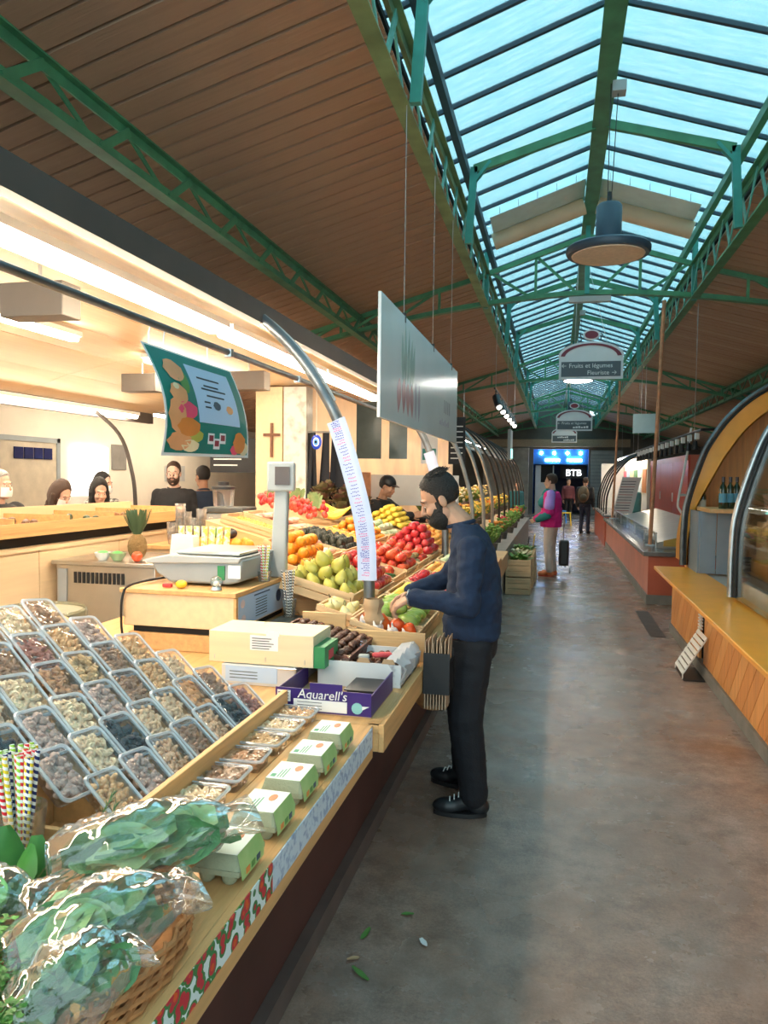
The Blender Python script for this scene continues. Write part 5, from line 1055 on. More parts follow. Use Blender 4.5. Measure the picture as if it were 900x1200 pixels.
def hand(mb, wrist, d, nrm, thumb, curl=.5, L_=.18):
    """d: finger direction, nrm: direction the palm faces, thumb: side of the thumb"""
    w = Vector(wrist); d = Vector(d).normalized(); nrm = Vector(nrm); nrm = (nrm-d*nrm.dot(d)).normalized(); s_ = d.cross(nrm).normalized(); s_ = s_ if s_.dot(Vector(thumb)) > 0 else -s_
    pl = L_*.5
    for k in range(4): cap(mb, w+s_*(.018-.012*k)*.8, .013, w+d*pl+s_*(.030-.020*k), .0115)
    for k, fl in enumerate((.40, .45, .42, .33)):
        p = w+d*pl+s_*(.030-.020*k); a = 0; seg = L_*fl*1.1
        for q, (u, r_) in enumerate(((.45, .0095), (.30, .0085), (.25, .0075))):
            a += curl*(.7+.3*q)*(1+.08*k); dd = d*math.cos(a)+nrm*math.sin(a); p2 = p+dd*seg*u; cap(mb, p, r_+.0005, p2, r_-.0005); p = p2
    p = w+d*.025+s_*.022; dd = (d*.65+s_*.75+nrm*.25).normalized(); p2 = p+dd*.045; cap(mb, p, .013, p2, .010); dd2 = (d*.9+s_*.2+nrm*.45).normalized(); cap(mb, p2, .010, p2+dd2*.032, .0085)
def head_parts(hp, fd, ld, ud, s_=1.0):
    def q(a, b_, c): return hp+(fd*a+ld*b_+ud*c)*s_
    rot = Matrix((fd, ld, ud)).transposed()
    mb = MB()
    def el(c, r): mb.ball(q(*c), tuple(x*s_ for x in r), 18, 12, rot)
    el((-.012, 0, .042), (.098, .077, .092)); el((.030, 0, -.030), (.062, .064, .088)); el((.045, 0, -.082), (.045, .048, .034)); el((.076, 0, -.098), (.020, .024, .018))
    el((.080, 0, .030), (.020, .050, .013))
    for b_ in (-1, 1):
        el((.068, .036*b_, -.028), (.026, .024, .026)); el((.081, .031*b_, .006), (.010, .016, .011)); el((-.004, .078*b_, -.004), (.020, .009, .032)); el((.012, .056*b_, -.06), (.03, .014, .04)); el((.098, .010*b_, -.030), (.010, .009, .008))
    cap(mb, q(.088, 0, .022), .009*s_, q(.110, 0, -.026), .0125*s_)
    el((.092, 0, -.050), (.013, .022, .010)); el((.093, 0, -.062), (.012, .020, .008)); 
    return mb, q, rot
def shell(q, rad, ctr, fn, n=40, k=28):
    """closed blob: radius multiplier fn(x,y,z) on an ellipsoid in head space; below 1 sinks inside the head"""
    vs = []; fs = []
    for i in range(k+1):
        a = -PI/2+PI*i/k
        for j in range(n):
            b_ = 2*PI*j/n; u = (math.cos(a)*math.cos(b_), math.cos(a)*math.sin(b_), math.sin(a)); p = [ctr[t_]+rad[t_]*u[t_] for t_ in range(3)]
            m_ = fn(*p); vs.append(q(*[ctr[t_]+rad[t_]*u[t_]*m_ for t_ in range(3)]))
    for i in range(k):
        for j in range(n): fs.append((i*n+j, i*n+(j+1) % n, (i+1)*n+(j+1) % n, (i+1)*n+j))
    return MB().add(vs, fs)
def sst(e0, e1, x): t_ = max(0, min(1, (x-e0)/(e1-e0))); return t_*t_*(3-2*t_)
def person(label, loc, ang, c, detail=False, vox=.013):
    """c: heights, joints in local (forward, left, up); clothes materials"""
    F = frame(loc, ang); t = thing('person', label, 'person', loc); S = c.get('s', 1.0)
    def G(a, b_=0, d=0): return F(a*S, b_*S, d*S)
    fd = (F(1)-F(0)); ld = (F(0, 1)-F(0)); ud = V(0, 0, 1)
    lean = c.get('lean', 0)
    rings = c.get('torso', [(0, .84, .125, .165), (.0, .92, .135, .172), (-.005, 1.06, .125, .168), (0, 1.18, .125, .180), (.0, 1.30, .118, .190), (-.005, 1.38, .092, .175), (-.01, 1.435, .062, .10), (-.005, 1.48, .055, .062)])
    def LR(u): return lean*max(0, (u-.85))**1.0
    def torso(mb, g, lo=0, hi=99):
        rs = []
        for (f_, u, a, b_) in rings:
            if lo <= u <= hi: rs.append([G(f_+LR(u)+(a+g)*math.cos(2*PI*j/24), (b_+g)*math.sin(2*PI*j/24), u) for j in range(24)])
        m2 = loftrings(rs, True, True); mb.add(m2.v, m2.f)
    sh = {1: G(*c.get('shl', (LR(1.36), .185, 1.365))), -1: G(*c.get('shr', (LR(1.36), -.185, 1.365)))}
    el = {1: G(*c.get('ell', (-.02+LR(1.2), .235, 1.09))), -1: G(*c.get('elr', (-.02+LR(1.2), -.235, 1.09)))}
    wr_ = {1: G(*c.get('wrl', (.07+LR(1.0), .24, .86))), -1: G(*c.get('wrr', (.07+LR(1.0), -.24, .86)))}
    hip = {1: G(*c.get('hipl', (0, .09, .88))), -1: G(*c.get('hipr', (0, -.09, .88)))}
    kn = {1: G(*c.get('knl', (.02, .10, .50))), -1: G(*c.get('knr', (.02, -.10, .50)))}
    an = {1: G(*c.get('anl', (-.02, .11, .09))), -1: G(*c.get('anr', (-.02, -.11, .09)))}
    hpitch = c.get('pitch', .05); hyaw = c.get('yaw', 0)
    hf = (fd*math.cos(hyaw)+ld*math.sin(hyaw)); hl = (ld*math.cos(hyaw)-fd*math.sin(hyaw)); hf2 = hf*math.cos(hpitch)-ud*math.sin(hpitch); hu = hf2.cross(hl)
    if hu.z < 0: hu = -hu
    hp = G(*c.get('head', (.02+LR(1.6), 0, 1.60))); hs = S*c.get('hs', 1.0)
    hm, q, rot = head_parts(hp, hf2, hl, hu, hs)
    nb = G(*c.get('neck', (-.005+LR(1.44), 0, 1.44))); cap(hm, nb, (.067 if detail else .060)*S, hp-hu*.07*hs-hf2*.015*hs, (.060 if detail else .054)*S)
    meshes = [remesh(hm, 'h', .0042 if detail else .007, 3)]
    um = MB(); torso(um, -.012); 
    for s_ in (1, -1):
        cap(um, sh[s_], .05*S, el[s_], .04*S); cap(um, el[s_], .038*S, wr_[s_], .027*S); cap(um, hip[s_], .075*S, kn[s_], .05*S); cap(um, kn[s_], .05*S, an[s_], .036*S)
    meshes.append(remesh(um, 'u', .012, 2))
    hmb = MB()
    for s_ in (1, -1):
        d = c.get('hd%s' % ('l' if s_ > 0 else 'r')); dv = (fd*d[0]+ld*d[1]+ud*d[2]) if d else (wr_[s_]-el[s_]).normalized()
        n_ = c.get('hn%s' % ('l' if s_ > 0 else 'r')); nv = (fd*n_[0]+ld*n_[1]+ud*n_[2]) if n_ else -ld*s_
        th = c.get('ht%s' % ('l' if s_ > 0 else 'r')); tv = (fd*th[0]+ld*th[1]+ud*th[2]) if th else fd
        if c.get('hands', True): hand(hmb, wr_[s_], dv, nv, tv, c.get('curl', .35), .175*S)
    if hmb.v: meshes.append(remesh(hmb, 'hh', .0032 if detail else .0045, 2))
    def add(me, name, mat, sub=None):
        off = Vector(loc)
        for v in me.vertices: v.co -= off
        me.materials.clear(); me.materials.append(mat); o = bpy.data.objects.new(name, me); COL.objects.link(o); o.parent = sub or t; o['_o'] = tuple(loc); return o
    body = add(join_mesh('body', meshes), 'body', SKIN[c.get('skin', 'fair')])
    # top
    g = c.get('gtop', .012); tm = MB(); torso(tm, g, c.get('hem', .90)-.001, 1.466); sl = c.get('sleeve', (.068, .055, .046))
    for s_ in (1, -1):
        cap(tm, sh[s_]-ud*.0, sl[0]*S, el[s_], sl[1]*S); cap(tm, el[s_], sl[1]*S, wr_[s_].lerp(el[s_], .03), sl[2]*S); cap(tm, G(LR(1.36), 0, 1.35), .075*S, sh[s_], .066*S)
    add(remesh(tm, 'top', vox*.75, 5, c.get('fold', .005), 10, 3), c.get('topname', 'sweater'), c['top'])
    cm = MB(); cr = []
    for j in range(25): a = 2*PI*j/24; cr.append(nb+(fd*math.cos(a)*.066+ld*math.sin(a)*.068)*S+ud*(.004-.016*math.cos(a))*S)
    cm.tube(cr, .011*S, 6); cm.build('collar', c.get('collar', c['top']), t)
    if c.get('legs', True):
        pm = MB(); torso(pm, .004, 0, .93); lg = c.get('leg', (.092, .068, .060))
        for s_ in (1, -1): cap(pm, hip[s_], lg[0]*S, kn[s_], lg[1]*S); cap(pm, kn[s_], lg[1]*S, an[s_]+ud*.02*S, lg[2]*S); cap(pm, hip[s_], lg[0]*S, hip[-s_].lerp(hip[s_], .5), lg[0]*S)
        add(remesh(pm, 'trousers', vox*.8, 5, .006, 9, 9), 'trousers', c['bottom'])
        for s_ in (1, -1):
            fdir = c.get('foot%s' % ('l' if s_ > 0 else 'r')); fv = (fd*fdir[0]+ld*fdir[1]) if fdir else fd
            fv = fv.normalized(); sv = V(-fv.y, fv.x, 0); a0 = an[s_].copy(); a0.z = loc[2]
            sm = MB(); r3 = Matrix((fv, sv, ud)).transposed()
            sm.ball(a0+fv*.125*S+ud*.045*S, (.085*S, .046*S, .042*S), 14, 10, r3); sm.ball(a0-fv*.02*S+ud*.05*S, (.06*S, .042*S, .05*S), 14, 10, r3); cap(sm, a0+ud*.07*S, .046*S, a0+ud*.115*S+fv*.0, .048*S); cap(sm, a0+fv*.04*S+ud*.07*S, .042*S, a0+fv*.10*S+ud*.05*S, .04*S)
            sh_ = add(remesh(sm, 'shoe', .006 if detail else .009, 3), 'shoe', c.get('shoe', m_black))
            ol = []
            for j in range(24): a = 2*PI*j/24; ol.append((.135*math.cos(a)+.068, (.046-.006*math.cos(a+.4))*math.sin(a)))
            MB().prism([a0+fv*(x*S)+sv*(y*S)+ud*.002 for x, y in ol], ud*.022*S).build('sole', c.get('sole', m_black), t)
            if detail:
                for k in range(4):
                    pp = a0+fv*(.055+.022*k)*S+ud*(.122-.012*k)*S; MB().tube([pp+sv*.028*S-ud*.008, pp+ud*.004, pp-sv*.028*S-ud*.008], .0035, 5).build('lace', m_white, t)
    # hair
    hs_ = c.get('hair', 'short'); hm_ = c.get('hairmat', m_hairk)
    if hs_ == 'short':
        def fn(x, y, z):
            xl = .026+.62*max(0, z-.035); front = sst(xl+.010, xl-.010, x); low = sst(-.045, -.020, z-.012*sst(.0, .02, x))
            m_ = low*front; thick = 1.022+.10*sst(.055, .115, z)+.03*noise.noise(V(x, y, z)*60)*sst(.03, .09, z)
            return .90+(thick-.90)*max(0, min(1, m_))
        hr = shell(q, (.101, .079, .096), (-.012, 0, .042), fn).build('hair', hm_, t, ang=3)
        if detail:
            rr = random.Random(4); tf = MB()
            for k in range(260):
                a, b_ = rr.uniform(-1.1, 1.1), rr.uniform(-.75, 1.15); d = V(math.sin(b_)*math.cos(a), math.sin(a)*.85, math.cos(b_)*math.cos(a*.7)).normalized()
                p0 = V(-.012+.100*d.x, .078*d.y, .046+.098*d.z)
                if p0.z < .075 or p0.x > .07: continue
                p1 = p0+V(-.012, rr.uniform(-.006, .006), .012); p2 = p1+V(-.022, rr.uniform(-.008, .008), rr.uniform(-.004, .008)); tf.tube([q(*p0), q(*p1), q(*p2)], [.0045*hs, .004*hs, .001*hs], 5)
            tf.build('swept_hair', hm_, t, kind='stuff')
    elif hs_ == 'long':
        def fn(x, y, z):
            m_ = sst(.066, .036, x-.3*max(0, z-.05)); m_ = max(m_, 0) if z > -.12 else sst(.03, -.01, x); return .86+(1.10+.04*noise.noise(V(x, y, z)*40)-.86)*m_
        shell(q, (.108, .092, .15), (-.02, 0, .0), fn).build('hair', hm_, t, ang=3)
        if c.get('locks'):
            lk = MB()
            for s_ in (1, -1): cap(lk, q(.0, .075*s_, 0), .035*hs, q(.04, .085*s_, -.20), .03*hs)
            cap(lk, q(-.07, 0, 0), .06*hs, q(-.08, 0, -.2), .05*hs); add(remesh(lk, 'hair', .008, 3, .006, 30), 'hair', hm_)
    elif hs_ == 'cap':
        def fn(x, y, z): return .9+(1.10-.9)*sst(.025, .045, z)
        cp = shell(q, (.104, .082, .10), (-.008, 0, .042), fn).build('cap', m_black, t, ang=3)
        MB().sheet([[q(.085+.075*math.cos(a)*k_, .072*math.sin(a), .052+.01*math.cos(a)-.012*k_) for a in [(-PI/2+PI*j/10) for j in range(11)]] for k_ in (0, .5, 1)], .004).build('cap_peak', m_black, t)
        shell(q, (.101, .080, .09), (-.016, 0, .03), lambda x, y, z: .9+.13*sst(.02, -.01, x)*sst(-.05, -.02, z)).build('hair', hm_, t, ang=3)
    if c.get('beard'):
        def fb(x, y, z):
            m_ = max(sst(-.012, -.05, z), sst(.02, .005, z)*sst(.045, .03, x))*sst(-.008, .012, x)*(1-sst(.088, .095, x)*sst(-.075, -.055, z)*sst(.03, .02, abs(y))); jaw = sst(-.045, -.08, z)
            m_ = max(m_*sst(.042, .052, abs(y)), m_*jaw*1.0, m_*sst(-.034, -.044, z)*sst(-.058, -.046, -abs(z+.046)-.0)*sst(.07, .085, x)*sst(.034, .028, abs(y))*0)
            return .92+(1.06+.02*noise.noise(V(x, y, z)*70)+c['beard']*jaw-.92)*max(0, min(1, m_))
        shell(q, (.075, .066, .094), (.028, 0, -.036), fb).build('beard', hm_, t, ang=3)
        mu = MB(); mu.tube([q(.094, .030, -.060), q(.104, .018, -.043), q(.108, 0, -.040), q(.104, -.018, -.043), q(.094, -.030, -.060)], [.004*hs, .0065*hs, .006*hs, .0065*hs, .004*hs], 6); mu.build('moustache', hm_, t)
    if c.get('face', True):
        for s_ in (1, -1):
            MB().tube([q(.089, .014*s_, .030), q(.094, .030*s_, .036), q(.084, .048*s_, .028)], [.003*hs, .0042*hs, .002*hs], 6).build('eyebrow', hm_ if hm_ is not m_hairg else m_hairg, t)
            e_ = MB().ball(q(.0845, .031*s_, .004), (.0085*hs, .0125*hs, .0062*hs if not c.get('eyes_down') else .0035*hs), 10, 7, rot).build('eye', m_eye, t); MB().ball(q(.0905, .031*s_, .004-(.003 if c.get('eyes_down') else 0)), (.003*hs, .0052*hs, .005*hs), 8, 6, rot).build('iris', m_iris, e_)
        MB().ball(q(.1015, 0, -.0555), (.0055*hs, .018*hs, .0065*hs), 10, 6, rot).build('lips', m_lip, t)
    if c.get('mask'):
        rows = [[q(.052+.062*math.cos(a)*(1-.15*abs(k_)), .070*math.sin(a), -.05+.042*k_) for a in [(-1.35+2.7*j/12) for j in range(13)]] for k_ in (-1, -.4, .3, 1)]
        MB().sheet(rows, .003).build('face_mask', m_white, t)
        for s_ in (1, -1): MB().tube([q(.055, .066*s_, -.02), q(-.005, .085*s_, .01)], .0015, 4).build('mask_loop', m_white, t)
    return t, q, F
m_navy = M('navy_knit', (.007, .016, .045), rough=.9, col2=(.011, .026, .064), scale=30, bump=.25, bscale=260)
m_charc = M('black_trousers', (.006, .006, .010), rough=.8, var=.2, bump=.2, bscale=150)
m_char2 = M('black_coat', (.016, .015, .017), rough=.8, var=.2)
# the main figure: facing the stall, bent over the mangoes
X0, Y0 = -.40, 3.75
def J(x, y, z): return (-(x-X0), -(y-Y0), z)
man, q_, F_ = person('man in a navy sweater and black trousers reaching over the fruit stand', (X0, Y0, 0), PI, dict(
    torso=[(.01, .80, .125, .16), (.005, .90, .137, .168), (.0, 1.0, .137, .168), (-.005, 1.10, .128, .170), (.0, 1.20, .120, .182), (.0, 1.29, .108, .190), (.015, 1.36, .092, .180), (.03, 1.42, .072, .132), (.055, 1.465, .062, .080)],
    shl=J(-.395, 3.56, 1.35), shr=J(-.425, 3.935, 1.35), ell=J(-.395, 3.49, 1.09), elr=J(-.56, 3.98, 1.15), wrl=J(-.672, 3.53, 1.115), wrr=J(-.745, 3.86, 1.085),
    hdl=(.9, -.05, -.5), hdr=(.85, .35, -.45), hnl=(-.25, -.35, -1), hnr=(-.2, .3, -1), htl=(.2, -1, .1), htr=(.2, 1, .1), curl=.55,
    hipl=J(-.385, 3.665, .86), hipr=J(-.40, 3.835, .86), knl=J(-.42, 3.66, .50), knr=J(-.46, 3.90, .50), anl=J(-.37, 3.67, .095), anr=J(-.45, 4.0, .095), footl=(1, .12), footr=(1, -.2),
    neck=J(-.47, 3.75, 1.46), head=J(-.575, 3.75, 1.58), pitch=.46, yaw=.22, skin='tan', top=m_navy, bottom=m_charc, hair='short', beard=.12, eyes_down=True, leg=(.100, .090, .074), sleeve=(.070, .058, .046), hem=.885, fold=.011,
    shoe=M('black_leather', (.012, .013, .016), rough=.4, var=.1)), detail=True, vox=.010)
MB().tube([F_(*J(-.69+.018*math.sin(0), 3.53, 1.112))+V(.0, .036*math.cos(a), .036*math.sin(a)) for a in [2*PI*k/16 for k in range(17)]], .0045, 6).build('bracelet', m_steel, man)
# woman in bright fleece
m_mag = M('magenta_fleece', (.60, .012, .20), rough=.9, var=.12); m_tealf = M('teal_fleece', (.02, .20, .21), rough=.9, var=.1); m_lilac = M('lilac_fleece', (.42, .26, .72), rough=.9, var=.1); m_beiget = M('beige_trousers', (.55, .47, .42), rough=.8, var=.1)
wm, qw, Fw = person('woman in a magenta and teal fleece with beige trousers standing in the aisle', (-.08, 13.2, 0), PI*.92, dict(s=1.02, top=m_mag, bottom=m_beiget, hair='short', hairmat=m_hairb, skin='light', topname='fleece_jacket', gtop=.045, sleeve=(.095, .088, .062), hem=.84, shoe=M('orange_shoe', (.65, .18, .06), rough=.5), sole=M('red_sole', (.5, .08, .04), rough=.6), collar=m_tealf, ell=(-.02, .27, 1.10), wrl=(.20, .20, .98), elr=(-.02, -.27, 1.10), wrr=(.2, -.18, .98), leg=(.105, .08, .062), fold=.01))
mb = MB(); cap(mb, Fw(.10, .16, 1.28), .10, Fw(.06, -.1, 1.40), .11); cap(mb, Fw(.12, 0, 1.25), .10, Fw(.06, .05, 1.42), .10)
def sub_blob(mb, name, mat, t, loc, vox=.01):
    me = remesh(mb, name, vox, 3)
    for v in me.vertices: v.co -= Vector(loc)
    me.materials.append(mat); o = bpy.data.objects.new(name, me); COL.objects.link(o); o.parent = t; o['_o'] = tuple(loc); return o
sub_blob(mb, 'teal_yoke', m_tealf, wm, (-.08, 13.2, 0))
mb = MB(); cap(mb, Fw(-.03, .20, 1.42), .085, Fw(-.03, .275, 1.22), .092); sub_blob(mb, 'lilac_sleeve_panel', m_lilac, wm, (-.08, 13.2, 0))
mb = MB(); cap(mb, Fw(.0, .285, 1.08), .085, Fw(.18, .21, 1.0), .068); sub_blob(mb, 'teal_forearm_panel', m_tealf, wm, (-.08, 13.2, 0))
# shopping trolley next to her
t = thing('shopping_trolley', 'black wheeled shopping trolley beside the woman in fleece', 'trolley', (.14, 13.6, 0))
MB().box(.06, .24, 13.5, 13.7, .14, .60).build('bag', m_black, t, bevel=.04); 
for x in (.02, .26): MB().lathe([(0, -.015), (.07, -.015), (.075, 0), (.07, .015), (0, .015)], 16, (x, 13.62, .075), Matrix.Rotation(PI/2, 3, 'Y')).build('wheel', m_grey, t)
MB().tube([(.14, 13.76, .1), (.14, 13.78, 1.0), (.14, 13.7, 1.02)], .012, 6).build('handle', m_steel, t)
# distant shoppers
person('shopper in black with a brown backpack standing by the red counter', (.86, 23.8, 0), PI*.4, dict(top=m_char2, bottom=M('dark_jeans', (.02, .025, .05), rough=.8), hair='short', hairmat=m_hairb, gtop=.05, sleeve=(.09, .08, .06), topname='coat', face=False), vox=.02)
t = thing('backpack', 'brown and olive backpack worn by the far shopper in black', 'backpack', (.82, 23.55, 1.0)); mb = MB().ball((.80, 23.56, 1.22), (.17, .13, .26), 14, 10); mb.build('sack', M('olive_brown', (.14, .10, .06), rough=.8), t); MB().ball((.80, 23.44, 1.12), (.11, .06, .12), 10, 8).build('pocket', M('olive_brown2', (.10, .08, .05), rough=.8), t)
person('distant shopper in dark clothes inside the blue shop entrance', (.45, 30.5, 0), -PI*.4, dict(s=.98, top=M('maroon_coat', (.12, .03, .04), rough=.8), bottom=m_charc, hair='short', gtop=.04, face=False), vox=.02)
person('distant shopper with grey hair behind the flower stall', (-1.15, 22.0, 0), -PI*.35, dict(s=.92, top=M('teal_coat', (.03, .16, .18), rough=.8), bottom=m_charc, hair='short', hairmat=m_hairb, gtop=.04, face=False), vox=.02)
# people behind the counter (upper bodies show)
B = dict(vox=.014)
person('grey haired man with a white mask and black coat behind the tall counter', (-4.75, 5.55, 0), -.15, dict(s=.985, top=m_char2, bottom=m_charc, hair='short', hairmat=m_hairg, mask=True, gtop=.04, topname='coat', sleeve=(.09, .08, .06), yaw=.2), **B)
person('brown haired woman with a white mask looking down behind the counter', (-4.62, 6.1, 0), -.2, dict(s=.93, top=m_char2, bottom=m_charc, hair='long', hairmat=m_hairb, mask=True, pitch=.5, gtop=.04, topname='coat', locks=True, lean=.12), **B)
person('woman with long black hair in a black jacket behind the counter', (-4.55, 6.7, 0), -.7, dict(s=.94, top=m_char2, bottom=m_charc, hair='long', hairmat=m_hairk, pitch=.3, gtop=.03, topname='jacket', locks=True, lean=.05), **B)
person('masked woman in a patterned top standing behind the dark haired woman', (-5.2, 7.75, 0), -.3, dict(s=.975, top=M('patterned_top', (.55, .5, .45), rough=.8, col2=(.05, .05, .05), scale=30, contrast=(.45, .55)), bottom=m_charc, hair='long', hairmat=m_hairk, mask=True, yaw=.3, gtop=.02), **B)
person('bearded man in a black hooded sweater facing the aisle', (-4.55, 8.25, 0), -PI*.40, dict(s=1.06, top=m_char2, bottom=m_charc, hair='short', hairmat=m_hairb, beard=.05, skin='light', gtop=.035, topname='hooded_sweater', yaw=0), **B)
t2, q2, F2 = person('man in a dark navy top turned to the bearded man', (-4.38, 8.68, 0), PI*.75, dict(s=1.035, top=M('navy_top', (.02, .035, .07), rough=.8), bottom=m_charc, hair='short', hairmat=m_hairk, skin='tan', gtop=.03, yaw=.25), **B)
person('stall worker in a black cap and jacket bent over the lemons', (-2.22, 8.95, 0), -.25, dict(s=.98, top=m_char2, bottom=m_charc, hair='cap', skin='tan', gtop=.04, topname='jacket', lean=.22, pitch=.35, head=(.20, 0, 1.60), neck=(.13, 0, 1.44), wrl=(.62, .2, 1.22), ell=(.33, .26, 1.20), wrr=(.62, -.18, 1.26), elr=(.33, -.26, 1.20), sleeve=(.09, .08, .06)), **B)
# ================================================================ RIGHT: yellow shelf wine stall
m_yel = M('yellow_lacquer', (.90, .37, .03), rough=.35, var=.06, coat=.2); m_ora = wood('orange_pine', (.72, .30, .075), dark=.75, axis=2, scale=2.5, rough=.45); m_ora2 = wood('orange_pine_pale', (.80, .38, .11), dark=.78, axis=2, scale=2.5, rough=.45)
m_kerb = M('grey_kerb', (.20, .19, .17), rough=.8, var=.2); m_blueg = M('blue_grey_paint', (.22, .27, .32), rough=.5, var=.06)
def clip(poly, axis, val, keep_less):
    out = []
    for a, b_ in zip(poly, poly[1:]+poly[:1]):
        ia = (a[axis] <= val) if keep_less else (a[axis] >= val); ib = (b_[axis] <= val) if keep_less else (b_[axis] >= val)
        if ia: out.append(a)
        if ia != ib: k = (val-a[axis])/(b_[axis]-a[axis]); out.append(tuple(a[i]+k*(b_[i]-a[i]) for i in (0, 1)))
    return out
t = thing('wine_stall_counter', 'orange diagonal boarded counter with a bright yellow shelf', 'counter', (1.6, 6, 0))
def diag_panel(y0, y1, z0, z1, w=.2):
    n = 0; u = y0-1.2
    while u < y1+1.2:
        p = [(u, z0), (u+w-.008, z0), (u+w-.008-(z1-z0)*.9, z1), (u-(z1-z0)*.9, z1)]
        p = clip(clip(p, 0, y0, False) or [], 0, y1, True) if p else p
        if len(p) > 2:
            MB().prism([(1.28, y, z) for y, z in p], (.02, 0, 0)).build('board', m_ora if n % 3 else m_ora2, t, smooth=False)
        u += w; n += 1
diag_panel(1.5, 6.88, .10, .70); diag_panel(7.08, 8.75, .10, .70)
MB().box(1.305, 1.45, 1.5, 6.88, .10, .70).build('carcass', m_dark, t); MB().box(1.305, 1.45, 7.08, 8.75, .10, .70).build('carcass', m_dark, t)
MB().box(1.285, 1.9, 8.752, 8.772, .10, .70).build('end_panel', m_ora, t)
MB().box(1.26, 1.47, 1.5, 8.77, .002, .098).build('kerb', m_kerb, t)
MB().prism([(1.02, 1.5, .715), (1.50, 1.5, .715), (1.50, 8.6, .715), (1.06, 8.6, .715)], (0, 0, .035)).build('shelf', m_yel, t, bevel=.006)
MB().box(1.30, 1.50, 1.5, 8.6, .701, .714).build('shelf_bearer', m_ora, t)
MB().box(1.501, 1.80, 1.5, 8.6, .70, .735).build('grey_sill', M('sill_grey', (.40, .40, .38), rough=.35, var=.1), t); MB().box(1.801, 2.9, 1.5, 8.8, .0, .70).build('back_box', m_pine, t)
MB().box(1.802, 1.83, 1.5, 8.3, .736, .80).build('sill_rail', m_brownbox, t); MB().box(1.95, 2.0, 3.5, 8.2, .701, .95).build('yellow_inner_panel', m_yel, t)
# white folded grille hanging out of the gap
t = thing('folded_grille', 'white slatted grille bent out of the gap in the orange counter', 'grille', (1.2, 6.9, 0))
gp = [(1.255, .50), (1.225, .36), (1.06, .07)]
for k in range(5): MB().beam((1.268, 6.94+.0, .50-.028*k), (1.268, 7.06, .50-.028*k), .012, .022, (1, 0, 0)).build('slat', m_white, t)
for k in range(8):
    x = 1.255-.024*k; z = .355-.042*k; MB().beam((x, 6.66, z), (x, 7.06, z), .008, .036, (.5, 0, .87)).build('slat', m_white, t)
for y in (6.67, 7.055): MB().tube([(1.262, y, .355), (1.08, y, .045), (1.08, y, .004)], .006, 5).build('side_rod', m_white, t)
o = MB().box(1.08, 1.25, 6.62, 7.10, .002, .012).build('rubber_mat', m_black); tag(o, 'black rubber mat on the floor under the white grille', 'mat')
# arches
def aR(y, z0=.75, n=8, off=0): return [p+V(off, 0, 0) for p in arc_pts(y, True, 0, n) if p.z >= z0-.001]
def offset(pts, d):
    out = []
    for i, p in enumerate(pts):
        tn = (pts[min(i+1, len(pts)-1)]-pts[max(i-1, 0)]).normalized(); out.append(p+V(tn.z, 0, -tn.x)*d)
    return out
t = thing('yellow_arch', 'wide yellow painted arch closing the end of the wine stall', 'arch', (1.35, 8.7, .75))
pts = aR(8.55); inn = [p+(q-p)*(.05+.17*sst(.9, 2.2, p.z)) for p, q in zip(pts, offset(pts, 1.0))]
MB().sheet([[p, V(p.x, 9.30, p.z)] for p in inn], .012).build('yellow_lining', m_yel, t)
MB().sheet([[a, b_] for a, b_ in zip(pts, inn)], .02).build('arch_face', m_yel, t)
MB().tube(offset(aR(8.53), -.015), .024, 8).build('steel_edge', m_zinc, t); MB().tube(offset(aR(8.53), .02), .012, 8).build('black_gasket', m_black, t)
MB().prism([V(p.x, 9.31, p.z) for p in inn if p.z > .8]+[V(3.3, 9.31, .8)], (0, .03, 0)).build('gable_board', m_ora2, t)
MB().box(1.41, 1.53, 8.62, 8.79, .736, 1.28).build('orange_pier', m_ora2, t)
t = thing('glass_arch', 'steel and black arch rib holding the curved shop glass', 'arch', (1.35, 6.3, .75))
MB().tube(aR(6.3), .022, 10).build('steel_rib', m_steel, t); MB().tube(offset(aR(6.28), .035), .022, 10).build('black_gasket', m_black, t); MB().tube(offset(aR(6.3), .07), .018, 10).build('inner_rib', m_zinc, t)
pts = offset(aR(6.28), .03)
o = MB().sheet([[p, V(p.x, 2.2, p.z)] for p in pts if p.z < 2.66], .008).build('curved_glass', m_glass); tag(o, 'curved glass pane arching over the wine stall sill', 'glass')
# interior back wall, shelves, bottles
t = thing('bottle_cabinet', 'orange wooden bottle cabinet lining the wine stall', 'cabinet', (2.9, 6, 0))
MB().box(2.92, 2.96, 1.5, 8.8, 0, 2.85).build('back_wall', m_ora2, t)
for k in range(6): MB().box(2.905, 2.919, 1.5+1.2*k, 1.515+1.2*k, .7, 2.8).build('seam', m_dark, t)
MB().box(2.35, 2.91, 5.0, 8.5, 1.33, 1.36).build('shelf', m_pine, t); MB().box(2.35, 2.91, 2.0, 4.9, 1.33, 1.36).build('shelf', m_pine, t)
t = thing('blue_grey_cabinet', 'blue grey folding panels beside the bottles in the wine stall', 'cabinet', (1.75, 8.3, .74))
MB().box(1.41, 1.43, 8.07, 8.59, .752, 1.38).build('panel', m_blueg, t); MB().box(1.431, 1.58, 8.05, 8.07, .752, 1.38).build('panel', m_blueg, t); MB().box(1.585, 1.74, 8.03, 8.05, .752, 1.38).build('panel', m_blueg, t)
m_gb = M('bottle_green', (.012, .03, .014), rough=.08, var=0, spec=.8); m_gbr = M('bottle_brown', (.05, .02, .01), rough=.1, var=0, spec=.8)
bprof = [(.036, 0), (.037, .004), (.037, .19), (.030, .215), (.014, .245), (.0135, .30), (.0155, .302), (.0155, .312), (0, .313)]
